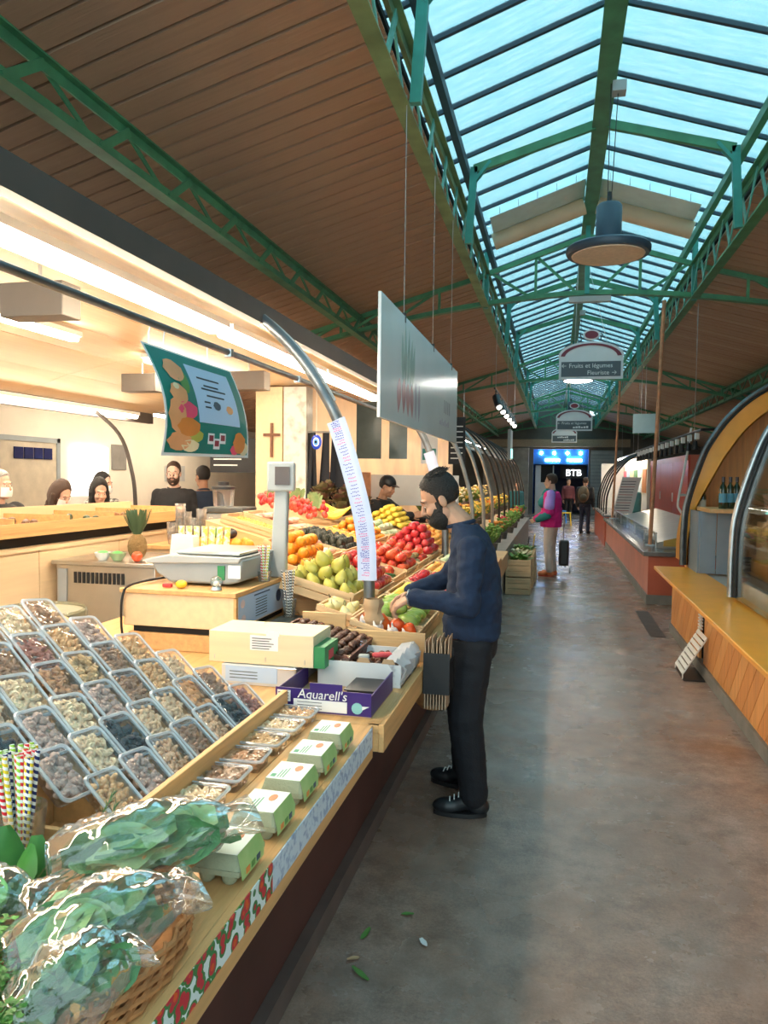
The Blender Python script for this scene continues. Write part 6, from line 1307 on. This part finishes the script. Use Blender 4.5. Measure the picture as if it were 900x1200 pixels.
def bottle(x, y, z, lab, body, labc, capc, grp, s_=1):
    t = thing('wine_bottle', lab, 'bottle', (x, y, z), grp)
    MB().lathe([(r_*s_, z+h_*s_) for r_, h_ in bprof], 14, (x, y, 0)).build('glass', body, t); MB().lathe([(.0378*s_, z+.06*s_), (.0378*s_, z+.15*s_)], 14, (x, y, 0)).build('paper_label', labc, t); MB().lathe([(.0165*s_, z+.26*s_), (.0165*s_, z+.313*s_), (0, z+.3135*s_)], 10, (x, y, 0)).build('capsule', capc, t)
m_lblue = M('blue_label', (.10, .30, .42), rough=.6); m_lcream = M('cream_label', (.70, .64, .5), rough=.6); m_ccap = M('dark_capsule', (.03, .02, .03), rough=.3)
for k, y in enumerate((7.9, 7.97, 8.06)): bottle(1.60+.08*k, y, 1.421, 'dark bottle with a blue label on the shelf above the grey panels', m_gb, m_lblue, m_ccap, 'blue label bottles')
o = MB().box(1.45, 1.95, 7.7, 8.4, 1.382, 1.42).build('shelf_block', m_pine); tag(o, 'pine block shelf on top of the blue grey panels', 'shelf')
for k in range(9): bottle(2.45+.05*(k % 2), 5.1+.2*k, 1.361, 'bottle with a cream label in the row on the back shelf', m_gb if k % 3 else m_gbr, m_lcream, m_ccap, 'cream label bottles')
for k in range(8): bottle(2.45+.06*(k % 2), 2.4+.25*k, 1.361, 'bottle with a pale label on the shelf at the open end of the wine stall', m_gb, m_lcream, m_ccap, 'pale label bottles')
t = thing('bottle_crate', 'white crate of small bottles on the orange pier inside the yellow arch', 'crate', (1.68, 8.66, 1.28))
MB().box(1.41, 1.58, 8.60, 8.74, 1.281, 1.36).build('crate', m_card, t)
for k in range(6): bottle(1.44+.055*(k % 3), 8.635+.06*(k//3), 1.361, 'small bottle standing on the white crate inside the yellow arch', m_gb, m_lcream, m_ccap, 'small bottles in the arch', .85)
o = MB().obox((1.92, 7.45, 1.45), (.02, .34, .26), Euler((0, -.15, 0)).to_matrix()).build('price_card', M('pink_card', (.75, .42, .30), rough=.6)); tag(o, 'pink price card leaning beside the blue label bottles', 'card')
o = MB().box(1.85, 2.3, 7.28, 7.62, .951, 1.315).build('card_stand', m_pine); tag(o, 'pine stand under the pink price card', 'stand')
t = thing('pump_bottles', 'pair of black pump dispensers beside the pink price card', 'dispenser', (2.2, 7.1, 1.3))
MB().box(2.1, 2.35, 6.9, 7.2, .74, 1.34).build('stand', m_ora, t)
for y in (6.98, 7.12): MB().lathe([(.04, 1.341), (.04, 1.48), (.015, 1.5), (.012, 1.56), (.03, 1.565), (.03, 1.58), (0, 1.58)], 12, (2.2, y, 0)).build('dispenser', m_black, t)
t = thing('potted_plant', 'green and pink flowering plant inside the wine stall window', 'plant', (2.1, 6.4, .74)); MB().lathe([(.08, .741), (.11, .92), (.10, .92), (.0, .90)], 14, (2.12, 6.5, 0)).build('pot', m_rust, t); mb, mf = MB(), MB(); rr = random.Random(1)
for k in range(40): a = k*2.4; leaf(mb, V(2.12, 6.5, .90), (math.cos(a)*.6, math.sin(a)*.6, rr.uniform(.5, 1.3)), (-math.sin(a), math.cos(a), 0), rr.uniform(.2, .42), .04, -.2, k, 5, 3)
for k in range(16): mf.ball((2.12+rr.uniform(-.16, .16), 6.5+rr.uniform(-.2, .2), 1.2+rr.uniform(-.05, .12)), .03, 7, 5)
mb.build('leaves', M('plant_leaf', (.05, .16, .04), rough=.5), t); mf.build('blossoms', M('pink_blossom', (.45, .08, .22), rough=.6), t)
t = thing('wooden_chair', 'wooden chair inside the wine stall seen through the glass', 'chair', (2.4, 4.9, .70)); 
MB().box(2.2, 2.6, 4.7, 5.1, .95, .98).build('seat', m_crate, t)
for x in (2.22, 2.56):
    for y in (4.72, 5.06): MB().box(x, x+.03, y, y+.03, .702, .949).build('leg', m_crate, t)
for z in (1.05, 1.15, 1.25): MB().box(2.57, 2.59, 4.72, 5.08, z, z+.05).build('back_slat', m_crate, t)
for y in (4.72, 5.06): MB().box(2.56, 2.59, y, y+.03, .981, 1.32).build('back_post', m_crate, t)
# ================================================================ RED COUNTER STALL
m_redc = M('terracotta_panel', (.50, .11, .055), rough=.4, var=.12, scale=3); m_redp = M('faded_red_panel', (.56, .23, .17), rough=.45, var=.12, scale=3); m_ledge = M('dark_stone_top', (.16, .14, .13), rough=.25, var=.25, scale=8)
t = thing('red_counter', 'long terracotta counter with a dark top and grey kerb', 'counter', (1.8, 15, 0))
for k in range(4): y = 10.62+2.2*k; MB().box(1.235, 1.25, y+.004, y+2.196, .13, .66).build('front_panel', m_redp, t)
MB().box(1.25, 2.4, 10.64, 19.42, .0, .66).build('carcass', m_redc, t); MB().box(1.236, 2.4, 10.615, 10.638, .13, .66).build('end_panel', m_redc, t); MB().box(1.22, 2.4, 10.61, 19.44, .002, .128).build('kerb', m_kerb, t)
MB().box(1.16, 2.45, 10.56, 19.48, .661, .72).build('worktop', m_ledge, t, bevel=.006)
t = thing('cold_display', 'empty sloping steel cold display with a low glass guard on the red counter', 'display', (1.8, 15, .72))
MB().prism([(1.42, 11.2, .722), (2.3, 11.2, .722), (2.3, 11.2, 1.02), (1.42, 11.2, .80)], (0, 7.4, 0)).build('well', m_stain, t); 
MB().box(1.395, 1.403, 11.2, 18.6, .722, .93).build('glass_guard', m_glass, t); MB().tube([(1.40, 11.15, .935), (1.40, 18.65, .935)], .012, 6).build('guard_rail', m_steel, t)
for k in range(6): MB().tube([(1.40, 11.2+1.48*k, .722), (1.40, 11.2+1.48*k, .93)], .01, 6).build('guard_post', m_steel, t)
MB().prism([(1.5, 11.19, .83), (2.3, 11.19, 1.03), (2.3, 11.19, .75), (1.5, 11.19, .75)], (0, -.02, 0)).build('yellow_end', M('ochre_panel', (.50, .30, .06), rough=.5), t)
for (x, y, zt, lab) in ((1.36, 11.55, 4.3, 'thin rusty orange pole rising from the corner of the red counter'), (1.36, 19.2, 4.3, 'thin rusty orange pole at the far end of the red counter')):
    t = thing('pole', lab, 'pole', (x, y, .72)); MB().tube([(x, y, .722), (x+.05, y, 2.4), (x+.1, y, zt-.0)], .028, 8).build('tube', m_rust, t); MB().box(x-.07, x+.07, y-.07, y+.07, .722, .74).build('foot_plate', m_steel, t)
t = thing('red_shutters', 'dark red lacquered shutter cupboard behind the red counter', 'cupboard', (2.75, 19.4, 0))
m_shut = M('shutter_red', (.50, .045, .02), rough=.35, var=.1)
for k in range(3): MB().box(2.62, 2.66, 16.3+2.1*k, 18.38+2.1*k, .0, 2.22).build('door', m_shut, t)
MB().box(2.66, 3.2, 16.3, 22.6, 0, 2.22).build('carcass', m_redc, t); MB().box(2.60, 2.62, 16.3, 22.6, 2.1, 2.2).build('rail', m_redc, t)
for k in range(3): MB().tube([(2.60, 18.2+2.1*k, 1.2), (2.60, 18.2+2.1*k, 1.4)], .012, 6).build('handle', m_steel, t)
o = MB().prism([(2.58, 14.0, 1.1), (2.58, 14.0, 2.3), (2.58, 13.55, 2.2), (2.58, 13.2, 1.9), (2.58, 13.0, 1.5), (2.58, 12.95, 1.1)], (.03, 0, 0)).build('curved_screen', m_white); tag(o, 'white quarter round screen panel behind the red counter', 'screen')
o = MB().box(2.45, 2.6, 12.9, 14.1, 0, 1.098).build('screen_base', m_redc); tag(o, 'low red base cabinet under the white quarter round screen', 'cabinet')
t = thing('bent_pipe', 'bent white pipe hanging over the cold display', 'pipe', (1.95, 12.9, 1.0)); MB().tube(spline([(2.12, 13, 2.55), (2.05, 13, 2.0), (1.95, 13, 1.35), (1.98, 13, 1.2), (2.05, 13, 1.1), (2.02, 13, .98)], 4), .018, 8).build('pipe', m_white, t)
MB().tube([(1.97, 13, 1.45), (2.6, 13, 1.45)], .02, 6).build('cross_bar', m_lgrey, t)
# lamp rail over the red counter
t = thing('lamp_rail', 'dark rail over the red counter with a row of clip spotlights', 'lamp rail', (1.9, 15, 2.3))
MB().tube([(2.0, 11.4, 2.42), (2.0, 20.5, 2.42)], .02, 8).build('rail', m_black, t); MB().tube([(2.0, 11.4, 2.42), (3.2, 11.4, 2.44)], .02, 8).build('rail', m_black, t)
for k in range(14):
    y = 11.9+.62*k; MB().lathe([(.03, 2.28), (.045, 2.16), (.045, 2.155), (0, 2.16)], 10, (2.0, y, 0)).tube([(2.0, y, 2.28), (2.0, y, 2.41)], .008, 6).build('spotlight', m_black, t)
    MB().box(1.97, 2.03, y-.16, y-.10, 2.30, 2.395).build('clip', m_white, t)
for y in (12.0, 16.0, 20.0): MB().tube([(2.0, y, 2.43), (2.0, y, zr(2.0)-.01)], .006, 5).build('hanger', m_steel, t)
t = thing('glass_sign', 'pale green glass sign hung over the red counter', 'sign', (1.75, 15.6, 2.5)); MB().box(1.45, 1.95, 15.6, 15.62, 2.62, 3.0).build('plate', M('pale_glass', (.40, .52, .52), rough=.15, var=.05), t); 
for x in (1.60, 1.68): MB().tube([(x, 15.61, 3.0), (x, 15.61, 3.988)], .004, 5).build('wire', m_steel, t)
# far right stall with black ribs and white counters
t = thing('rib_canopy', 'black curved ribs of the far stall beyond the red counter', 'canopy', (1.5, 22, .7))
for k in range(5): MB().tube([V(p.x-.1, 19.9+1.0*k, p.z*.86+.05) for p in aR(0) if .86 < p.z < 2.9], .022, 8).build('rib', m_black, t)
MB().tube([(2.2, 19.9, 2.35), (2.2, 24, 2.35)], .015, 6).build('ridge_rail', m_steel, t)
t = thing('brown_counter', 'low brown counter under the black curved ribs', 'counter', (1.7, 22, 0)); MB().box(1.2, 2.3, 19.55, 24.6, .002, .74).build('body', m_redc, t); MB().box(1.16, 2.32, 19.52, 24.65, .741, .78).build('top', m_ledge, t)
t = thing('menu_board', 'tall leaning white menu board on the brown counter', 'board', (1.55, 20.4, .78)); MB().prism([(1.45, 20.5, .79), (1.95, 20.5, .79), (2.15, 20.5, 1.75), (1.68, 20.5, 1.75)], (0, .03, 0)).build('panel', m_white, t)
for k in range(12): MB().prism([(1.50+.015*k, 20.497, .86+.07*k), (1.86+.015*k, 20.497, .86+.07*k), (1.86+.015*k, 20.497, .875+.07*k), (1.50+.015*k, 20.497, .875+.07*k)], (0, -.002, 0)).build('print_line', M('red_ink', (.5, .15, .12), rough=.6) if k % 3 == 0 else m_ink, t)
o = MB().box(1.95, 2.28, 21.5, 21.9, .781, 1.35).build('cool_box', M('turquoise_lit', (.15, .55, .52), rough=.3), bevel=.06); tag(o, 'turquoise cool box on the brown counter', 'box')
t = thing('white_kiosk', 'white lit kiosk wall behind the black ribs', 'kiosk', (2.6, 27, 0)); MB().box(2.55, 2.65, 22.7, 31, 0, 2.4).build('wall', m_cream, t); MB().box(1.7, 2.54, 30.5, 30.6, 0, 2.3).build('wall', m_white, t)
for k in range(6): MB().box(2.53, 2.549, 22.9+1.3*k, 23.9+1.3*k, 1.3, 2.0).build('poster', [PCOL['orange'], m_paper, PCOL['leaf'], PCOL['cream'], m_pblue, PCOL['pink']][k], t)
strip(2.3, 23.0, 30, 2.45, .08, 'bright strip lamp inside the white kiosk', m_tube, hang=zr(2.3))
# ================================================================ PENDANT LAMPS AND MARKET SIGNS
m_lampb = M('blue_grey_lamp', (.035, .06, .09), rough=.4, var=.1); m_diff = M('cream_diffuser', (.75, .62, .48), rough=.6, var=.1, scale=30)
def pendant(y, x, z, label, lit=False, s_=1):
    t = thing('pendant_lamp', label, 'lamp', (x, y, z))
    MB().lathe([(.33*s_, z), (.345*s_, z+.02), (.345*s_, z+.055), (.33*s_, z+.07), (.12*s_, z+.10), (.105*s_, z+.12)], 36, (x, y, 0)).build('shade', m_lampb, t)
    MB().lathe([(.105*s_, z+.12), (.105*s_, z+.40), (.09*s_, z+.42), (0, z+.42)], 24, (x, y, 0)).build('housing', m_lampb, t)
    MB().lathe([(0, z-.008), (.295*s_, z-.008), (.30*s_, z-.001), (0, z-.001)], 32, (x, y, 0)).build('diffuser', M('lit_diffuser', (1, .97, .9), emit=22, var=0) if lit else m_diff, t)
    MB().tube([(x, y, z+.42), (x, y, z+.52)], .02, 8).build('gland', m_black, t)
    for dx in (-.015, .015): MB().tube([(x+dx, y, z+.42), (x+dx*2+.02, y, 4.99)], .004, 5).build('cable', m_black, t)
    MB().box(x+.0, x+.11, y-.06, y+.06, 4.90, 4.985).build('junction_box', m_lgrey, t)
pendant(6.6, .375, 3.58, 'blue grey pendant lamp with a cream diffuser under the skylight')
pendant(15.2, .36, 3.62, 'glowing pendant lamp hanging behind the first market sign', True, .9)
pendant(23.3, .36, 3.60, 'glowing pendant lamp hanging behind the second market sign', True, .9)
m_signw = M('sign_white', (.74, .74, .76), rough=.5, var=.03); m_signg = M('sign_grey', (.10, .12, .14), rough=.5, var=.05); m_signr = M('sign_maroon', (.22, .03, .05), rough=.5, var=.05); m_iron = M('wrought_iron', (.05, .05, .06), rough=.5)
def market_sign(y, x, zb, l1, l2, label):
    t = thing('market_sign', label, 'sign', (x, y, zb)); w = .48
    poly = [(x-w, y, zb), (x+w, y, zb), (x+w, y, zb+.36)]+[(x+w*1.02*math.cos(a), y, zb+.36+.22*math.sin(a)) for a in [PI*k/16 for k in range(17)]]+[(x-w, y, zb+.36)]
    MB().prism(poly, (0, .03, 0)).build('board', m_signw, t)
    MB().box(x-w+.035, x+w-.035, y-.006, y-.001, zb+.04, zb+.27).build('grey_panel', m_signg, t)
    MB().sheet([[(x+w*.96*math.cos(a)*r_, y-.004, zb+.33+.22*math.sin(a)*r_) for a in [.12+(PI-.24)*k/20 for k in range(21)]] for r_ in (.86, 1.0)], .004).build('maroon_band', m_signr, t)
    MB().lathe([(0, 0), (.13, 0), (.13, .03), (0, .03)], 24, (x, y+.03, zb+.68), Matrix.Rotation(PI/2, 3, 'X'), sq=(1, .62)).build('crest_plate', m_signw, t); MB().lathe([(0, 0), (.10, 0), (.10, .006), (0, .006)], 24, (x, y-.001, zb+.68), Matrix.Rotation(PI/2, 3, 'X'), sq=(1, .6)).build('crest', m_signr, t)
    for s_ in (-1, 1): MB().tube(spline([(x+s_*.13, y+.015, zb+.70), (x+s_*.17, y+.015, zb+.68), (x+s_*.14, y+.015, zb+.62), (x+s_*.22, y+.015, zb+.55), (x+s_*.36, y+.015, zb+.52), (x+s_*.40, y+.015, zb+.48), (x+s_*.34, y+.015, zb+.49)], 4), .009, 6).build('scroll', m_iron, t)
    for tx, px_, pz_ in ((l1, x-.06, zb+.205), (l2, x+.17, zb+.095)):
        if tx: lettering(tx, .095, m_paper, t, (px_, y-.008, pz_), (1, 0, 0), (0, 0, 1))
        else:
            for q in range(6): MB().box(px_-.2+.07*q, px_-.145+.07*q, y-.009, y-.006, pz_-.025, pz_+.015+.01*(q % 3)).build('blurred_letter', m_paper, t)
    for dx in (-.25, .25): MB().tube([(x+dx, y+.015, zb+.50), (XM+dx*.3, y+.015, 4.985)], .004, 5).build('wire', m_steel, t)
market_sign(12.0, .47, 3.24, '\u2190 Fruits et l\u00e9gumes', 'Fleuriste \u2192', 'market sign with white lettering Fruits et legumes over the aisle in front')
market_sign(21.0, .42, 3.0, '\u2190 Fruits et l\u00e9gumes', None, 'second white market sign with a dark panel further down the aisle')
market_sign(30.0, .24, 3.1, None, None, 'third small white market sign near the blue shop')
t = thing('ceiling_fan_box', 'cream junction bar fixed below the arched truss', 'fitting', (.33, 10.0, 3.95)); MB().box(.1, .62, 10.02, 10.12, 3.98, 4.05).build('bar', m_lgrey, t)
# rail of black spotlights and hanging lit signs over the flower stall
t = thing('spotlight_rail', 'black rail with aimed spotlights over the flower stall edge', 'spotlights', (-.9, 13, 2.8)); MB().tube([(-.9, 10.8, 2.98), (-.9, 16, 2.98)], .015, 6).build('rail', m_black, t)
for k in range(6):
    y = 11.0+.8*k; MB().tube([(-.9, y, 2.97), (-.9, y, 2.86)], .01, 6).build('bracket', m_black, t); h = MB().tube([(-.9, y+.05, 2.88), (-.84, y-.12, 2.72)], .055, 10).build('spot_head', m_black, t); MB().ball((-.838, y-.122, 2.718), (.04, .02, .04), 8, 6).build('lens', M('spot_lens', (1, .95, .85), emit=3, var=0), h)
for y in (11, 13.5, 15.9): MB().tube([(-.9, y, 2.99), (-.9, y, 4.0)], .004, 5).build('wire', m_steel, t)
t = thing('hanging_lit_sign', 'narrow glowing turquoise sign hanging over the flower stall', 'sign', (-.9, 14.6, 2.0)); MB().box(-.93, -.87, 14.3, 14.9, 2.05, 2.62).build('panel', m_grey, t, bevel=.01); MB().box(-.868, -.862, 14.34, 14.86, 2.08, 2.25).build('lit_strip', M('turq_lit', (.3, .9, .8), emit=1.5, var=0), t); MB().tube([(-.9, 14.6, 2.62), (-.9, 14.6, 2.965)], .006, 5).build('hanger', m_steel, t)
# ================================================================ FLOWER STALL BEYOND THE FRUIT
t = thing('flower_stall_canopy', 'barrel canopy of slim ribs and warm lit slats over the flower stall', 'canopy', (-2, 15, .8))
for k in range(11):
    y = 9.2+1.45*k; MB().tube(arc_pts(y, n=4), .026 if k < 3 else .02, 8).build('rib', m_steel if k < 3 else M('dark_rib', (.05, .04, .035), rough=.4, metal=.5), t)
sl_m = M('canopy_slat', (.75, .44, .30), rough=.25, var=.25, scale=4); ap = arc_pts(0, n=4)
for i in range(16, len(ap)-1, 1):
    a, b_ = ap[i], ap[i+1]; c0 = a.lerp(b_, .12); c1 = a.lerp(b_, .80); MB().prism([(c0.x-.02, 9.3, c0.z-.01), (c1.x-.02, 9.3, c1.z-.01), (c1.x-.025, 9.3, c1.z+.0), (c0.x-.025, 9.3, c0.z+.0)], (0, 14.5, 0)).build('slat', sl_m, t, smooth=False)
MB().box(-3.4, -3.3, 9.3, 24, 0, 2.9).build('back_wall', M('stall_back', (.75, .56, .36), rough=.6, var=.2, scale=1), t)
for k in range(7): strip(-2.2, 9.6+2*k, 11.2+2*k, 2.62, .08, ['bright lamp over the first shelf of dried flowers', 'bright lamp above the yellow bouquets', 'bright lamp above the white bouquets', 'bright lamp above the orange pumpkins', 'bright lamp above the far crates', 'bright lamp at the end of the flower stall', 'bright lamp deep inside the flower stall'][k])
t = thing('flower_stand', 'stepped pine stand for flowers and vegetables beyond the man', 'stand', (-1.4, 14, 0))
for k, (x0, x1, z) in enumerate(((-1.15, -.72, .62), (-1.65, -1.15, .84), (-2.2, -1.65, 1.04))): MB().box(x0, x1, 10.2, 20.5, .002, z).build('step', m_crate if k else M('grey_step', (.23, .21, .19), rough=.6), t)
t = thing('low_bench', 'low pine topped bench on grey trestles beyond the fruit stand', 'bench', (-.8, 9.4, 0))
MB().box(-1.05, -.62, 8.75, 10.1, .50, .71).build('seat_box', m_pinex, t)
for y in (8.85, 9.95): MB().box(-1.0, -.68, y, y+.05, .002, .499).build('leg', m_lgrey, t)
def bouquet(x, y, z, kind, seed, s_=1):
    col = {'yellow': (.80, .56, .10), 'white': (.80, .76, .60), 'orange': (.75, .28, .04), 'green': (.16, .30, .05), 'red': (.55, .05, .06), 'straw': (.72, .56, .26)}[kind]; rr = random.Random(seed)
    t = thing('bouquet', '%s bunch of flowers and greens in a pot on the flower stand' % kind, 'bouquet', (x, y, z), '%s bouquets on the flower stand' % kind)
    MB().lathe([(.07*s_, z+.001), (.09*s_, z+.12), (.085*s_, z+.12), (0, z+.11)], 12, (x, y, 0)).build('pot', M('dark_pot', (.10, .08, .07), rough=.6), t)
    ml, mf = MB(), MB()
    for k in range(22): a = k*2.4; leaf(ml, V(x, y, z+.10), (math.cos(a)*rr.uniform(.3, .9), math.sin(a)*rr.uniform(.3, .9), 1), (-math.sin(a), math.cos(a), 0), rr.uniform(.12, .28)*s_, .022*s_, -.1, k, 4, 3)
    for k in range(26): a = rr.uniform(0, 6.28); r_ = .15*s_*math.sqrt(rr.random()); mf.ball((x+r_*math.cos(a), y+r_*math.sin(a), z+.16+.18*s_*rr.random()+.05), (.03, .03, .022), 6, 4)
    ml.build('leaves', M('bouquet_leaf', (.09, .20, .04), rough=.6, col2=(.25, .34, .08), scale=15), t); mf.build('blossoms', M('blossom_'+kind, col, rough=.7), t)
kinds = ['straw', 'yellow', 'yellow', 'straw', 'white', 'yellow', 'straw', 'orange', 'yellow', 'white', 'red', 'orange']
n_ = 0
for r_, (x, z) in enumerate(((-1.92, 1.041), (-1.4, .841), (-.93, .621))):
    for k in range(13):
        y = 10.5+.76*k+.2*r_; kd = kinds[(k*3+r_*5) % 12] if r_ else kinds[(k*2) % 6]
        if r_ == 2: kd = ['green', 'green', 'orange', 'green', 'red', 'green'][k % 6]
        bouquet(x+R.uniform(-.06, .06), y, z, kd, n_, [1.35, 1.2, .85][r_]); n_ += 1
# crates in front of the flower stand, stacked, with vegetables
for k, (x, y, z) in enumerate(((-.52, 11.2, .0), (-.52, 11.2, .26), (-.50, 11.9, 0), (-.50, 11.9, .26), (-.48, 12.6, 0), (-.5, 12.6, .26))):
    wcrate('veg_crate', 'wooden vegetable crate stacked %s in front of the flower stand' % ('at the bottom' if z == 0 else 'on top'), (x, y, z+.001), .36, .6, .25, 0, slats=3, group='vegetable crates by the flower stand')
for k in range(3):
    x, y, z = -.52, 11.2+.7*k, .515; c_ = [(.10, .24, .04), (.62, .60, .40), (.10, .24, .04)][k]
    t = thing('leek_bundle', ['bundle of green salad leaves in the first stacked crate', 'pale leeks on the middle stacked crate', 'bundle of chard on the last stacked crate'][k], 'vegetables', (x, y, z)); mb = MB(); rr = random.Random(k)
    for q in range(50): a = q*2.4; leaf(mb, V(x+rr.uniform(-.12, .12), y+rr.uniform(-.2, .2), z-.04), (math.cos(a)*.7, math.sin(a)*.7, rr.uniform(.4, 1)), (-math.sin(a), math.cos(a), 0), .14, .035, -.2, q, 4, 3)
    mb.build('leaves', M('veg_leaf%d' % k, c_, rough=.6), t)
t = thing('folding_sign', 'yellow and grey folding sign boards at the end of the crates', 'sign', (-.45, 13.9, 0))
MB().obox((-.42, 14.2, .32), (.02, .35, .64), Euler((0, .12, 0)).to_matrix()).build('board', M('yellow_board', (.70, .45, .03), rough=.5), t); MB().obox((-.50, 13.85, .32), (.02, .3, .62), Euler((0, .1, 0)).to_matrix()).build('board', m_black, t)
# hanging dividers and signs between fruit and flower stalls
for k, (x, y, w, h, z, mt, lab) in enumerate(((-2.45, 9.6, .34, .75, 1.98, M('smoky_glass', (.16, .20, .19), rough=.15), 'smoked glass panel hanging behind the price list post'), (-2.05, 9.6, .24, .65, 1.98, M('smoky_glass', (0, 0, 0)), 'narrow smoked glass panel beside the hanging menu'), (-1.65, 9.7, .22, .62, 1.92, m_paper, 'white hanging menu sheet with green picture'), (-1.30, 9.8, .22, .62, 1.92, M('chalk_black', (0, 0, 0)), 'dark chalk menu hanging beside the steel arch post'))):
    t = thing('hanging_menu', lab, 'panel', (x, y, z)); MB().box(x-w/2, x+w/2, y, y+.015, z-.05, z+h-.05).build('sheet', mt, t)
    for s_ in (-1, 1): MB().tube([(x+s_*w*.4, y+.007, z+h-.05), (x+s_*w*.4, y+.007, 2.85)], .003, 4).build('cord', m_steel, t)
    if k == 2: MB().box(x-.09, x+.09, y-.003, y, z, z+.15).build('green_picture', m_pgreen, t); MB().box(x-.08, x+.08, y-.003, y, z+.4, z+.5).build('print_block', m_ink, t)
    if k == 3:
        for q in range(7): MB().box(x-.08, x+.08, y-.003, y, z+.02+.07*q, z+.035+.07*q).build('chalk_line', m_white, t)
t = thing('orange_bin_wall', 'orange brown shelving behind the capped worker', 'shelving', (-2.6, 11, 0)); MB().box(-3.2, -2.5, 9.9, 9.95, 0, 1.75).build('panel', m_rust, t); MB().box(-3.2, -1.3, 10.06, 10.1, 1.3, 1.72).build('white_front', m_white, t)
# ================================================================ BLUE SHOP AT THE END
m_sblue = M('shop_blue', (.03, .25, .80), rough=.5, var=.2, scale=2)
t = thing('blue_shop', 'bright blue lit shop front at the end of the hall', 'shop', (.15, 36.5, 0))
MB().box(-1.1, 1.4, 38.5, 38.6, 0, 3.05).build('back_wall', M('shop_dark', (.03, .05, .12), rough=.5), t); MB().box(-1.2, -1.1, 35.8, 38.6, 0, 3.05).build('side_wall', m_sblue, t); MB().box(1.4, 1.5, 35.8, 38.6, 0, 3.05).build('side_wall', m_sblue, t)
MB().box(-1.2, 1.5, 35.8, 38.6, 3.05, 3.1).build('ceiling', m_sblue, t); MB().box(-1.2, 1.5, 35.8, 38.6, -.05, .0).build('floor_slab', m_kerb, t)
MB().box(-1.1, 1.4, 35.85, 35.95, 2.35, 3.05).build('fascia', m_sblue, t)
for k in range(4): MB().ball((-.75+.6*k, 35.82, 2.88), .07, 10, 7).build('bulb', M('shop_bulb', (.85, .95, 1), emit=30, var=0), t)
for k in range(2): MB().box(-.55+1.0*k, .1+1.0*k, 35.80, 35.84, 2.50, 2.60).build('tube_light', m_tubew, t)
MB().box(-1.0, -.15, 36.0, 36.05, 0, 2.3).build('white_board', m_white, t); MB().box(-.75, -.2, 35.98, 35.995, 1.5, 2.3).build('dark_window', m_dark, t)
lettering('BTB', .42, M('neon_white', (.9, .97, 1), emit=4, var=0), t, (.75, 36.0, 1.95), (1, 0, 0), (0, 0, 1))
MB().box(.15, 1.35, 36.05, 36.08, 1.7, 2.3).build('sign_plate', m_dark, t)
for (x, y, c, lab) in ((.35, 27.5, (.75, .5, .03), 'small yellow stool near the blue shop'), (.2, 29.0, (.03, .25, .7), 'blue plastic stool near the blue shop')):
    t = thing('stool', lab, 'stool', (x, y, 0)); mt = M('stool_%.1f' % x, c, rough=.4); MB().box(x-.17, x+.17, y-.17, y+.17, .44, .48).build('seat', mt, t)
    for a in (-1, 1):
        for b_ in (-1, 1): MB().beam((x+a*.14, y+b_*.14, .44), (x+a*.18, y+b_*.18, .0), .04).build('leg', mt, t)
t = thing('shutter_panel', 'grey slatted shutter beside the blue shop', 'shutter', (2.2, 35.4, 1.5)); MB().box(1.5, 2.9, 35.5, 35.55, .0, 3.0).build('back_plate', m_grey, t)
for k in range(18): MB().box(1.5, 2.9, 35.46, 35.5, .1+.16*k, .2+.16*k).build('slat', m_lgrey, t)
t = thing('stone_pier', 'pale stone pier left of the blue shop', 'pier', (-2.4, 35.3, 0)); MB().box(-3.4, -1.3, 35.2, 35.58, 0, 3.1).build('block', M('pale_stone', (.36, .33, .30), rough=.8, var=.25, scale=3), t)
# litter on the floor
m_lit = M('leaf_litter', (.08, .20, .04), rough=.7)
for k, (x, y, lab, mt) in enumerate(((-.55, 2.75, 'torn green leaf lying near the table plinth', m_lit), (-.66, 2.56, 'small curled leaf by the skirting', m_lit), (-.58, 2.35, 'long green leaf scrap on the floor', m_lit), (-.64, 2.46, 'brown paper scrap on the floor', m_kraft), (-.45, 2.62, 'white paper scrap on the concrete', m_paper), (-.52, 2.05, 'reddish scrap on the concrete', m_rust))):
    mb = MB(); leaf(mb, V(x, y, .004), (math.cos(k*1.3), math.sin(k*1.3), .05), (-math.sin(k*1.3), math.cos(k*1.3), 0), .05+.015*(k % 3), .011, .1, k, 5, 3); o = mb.build('floor_scrap', mt); tag(o, lab, 'scrap')
t = thing('floor_drain', 'dark metal drain strip by the end of the yellow shelf counter', 'drain', (1.1, 9.2, 0)); MB().box(1.02, 1.18, 8.4, 10.0, .0005, .006).build('plate', M('rusty_drain', (.07, .045, .035), rough=.7, var=.3), t)
for o in bpy.data.objects:
    if '_o' in o: del o['_o']
bpy.data.scenes.remove(TMP)
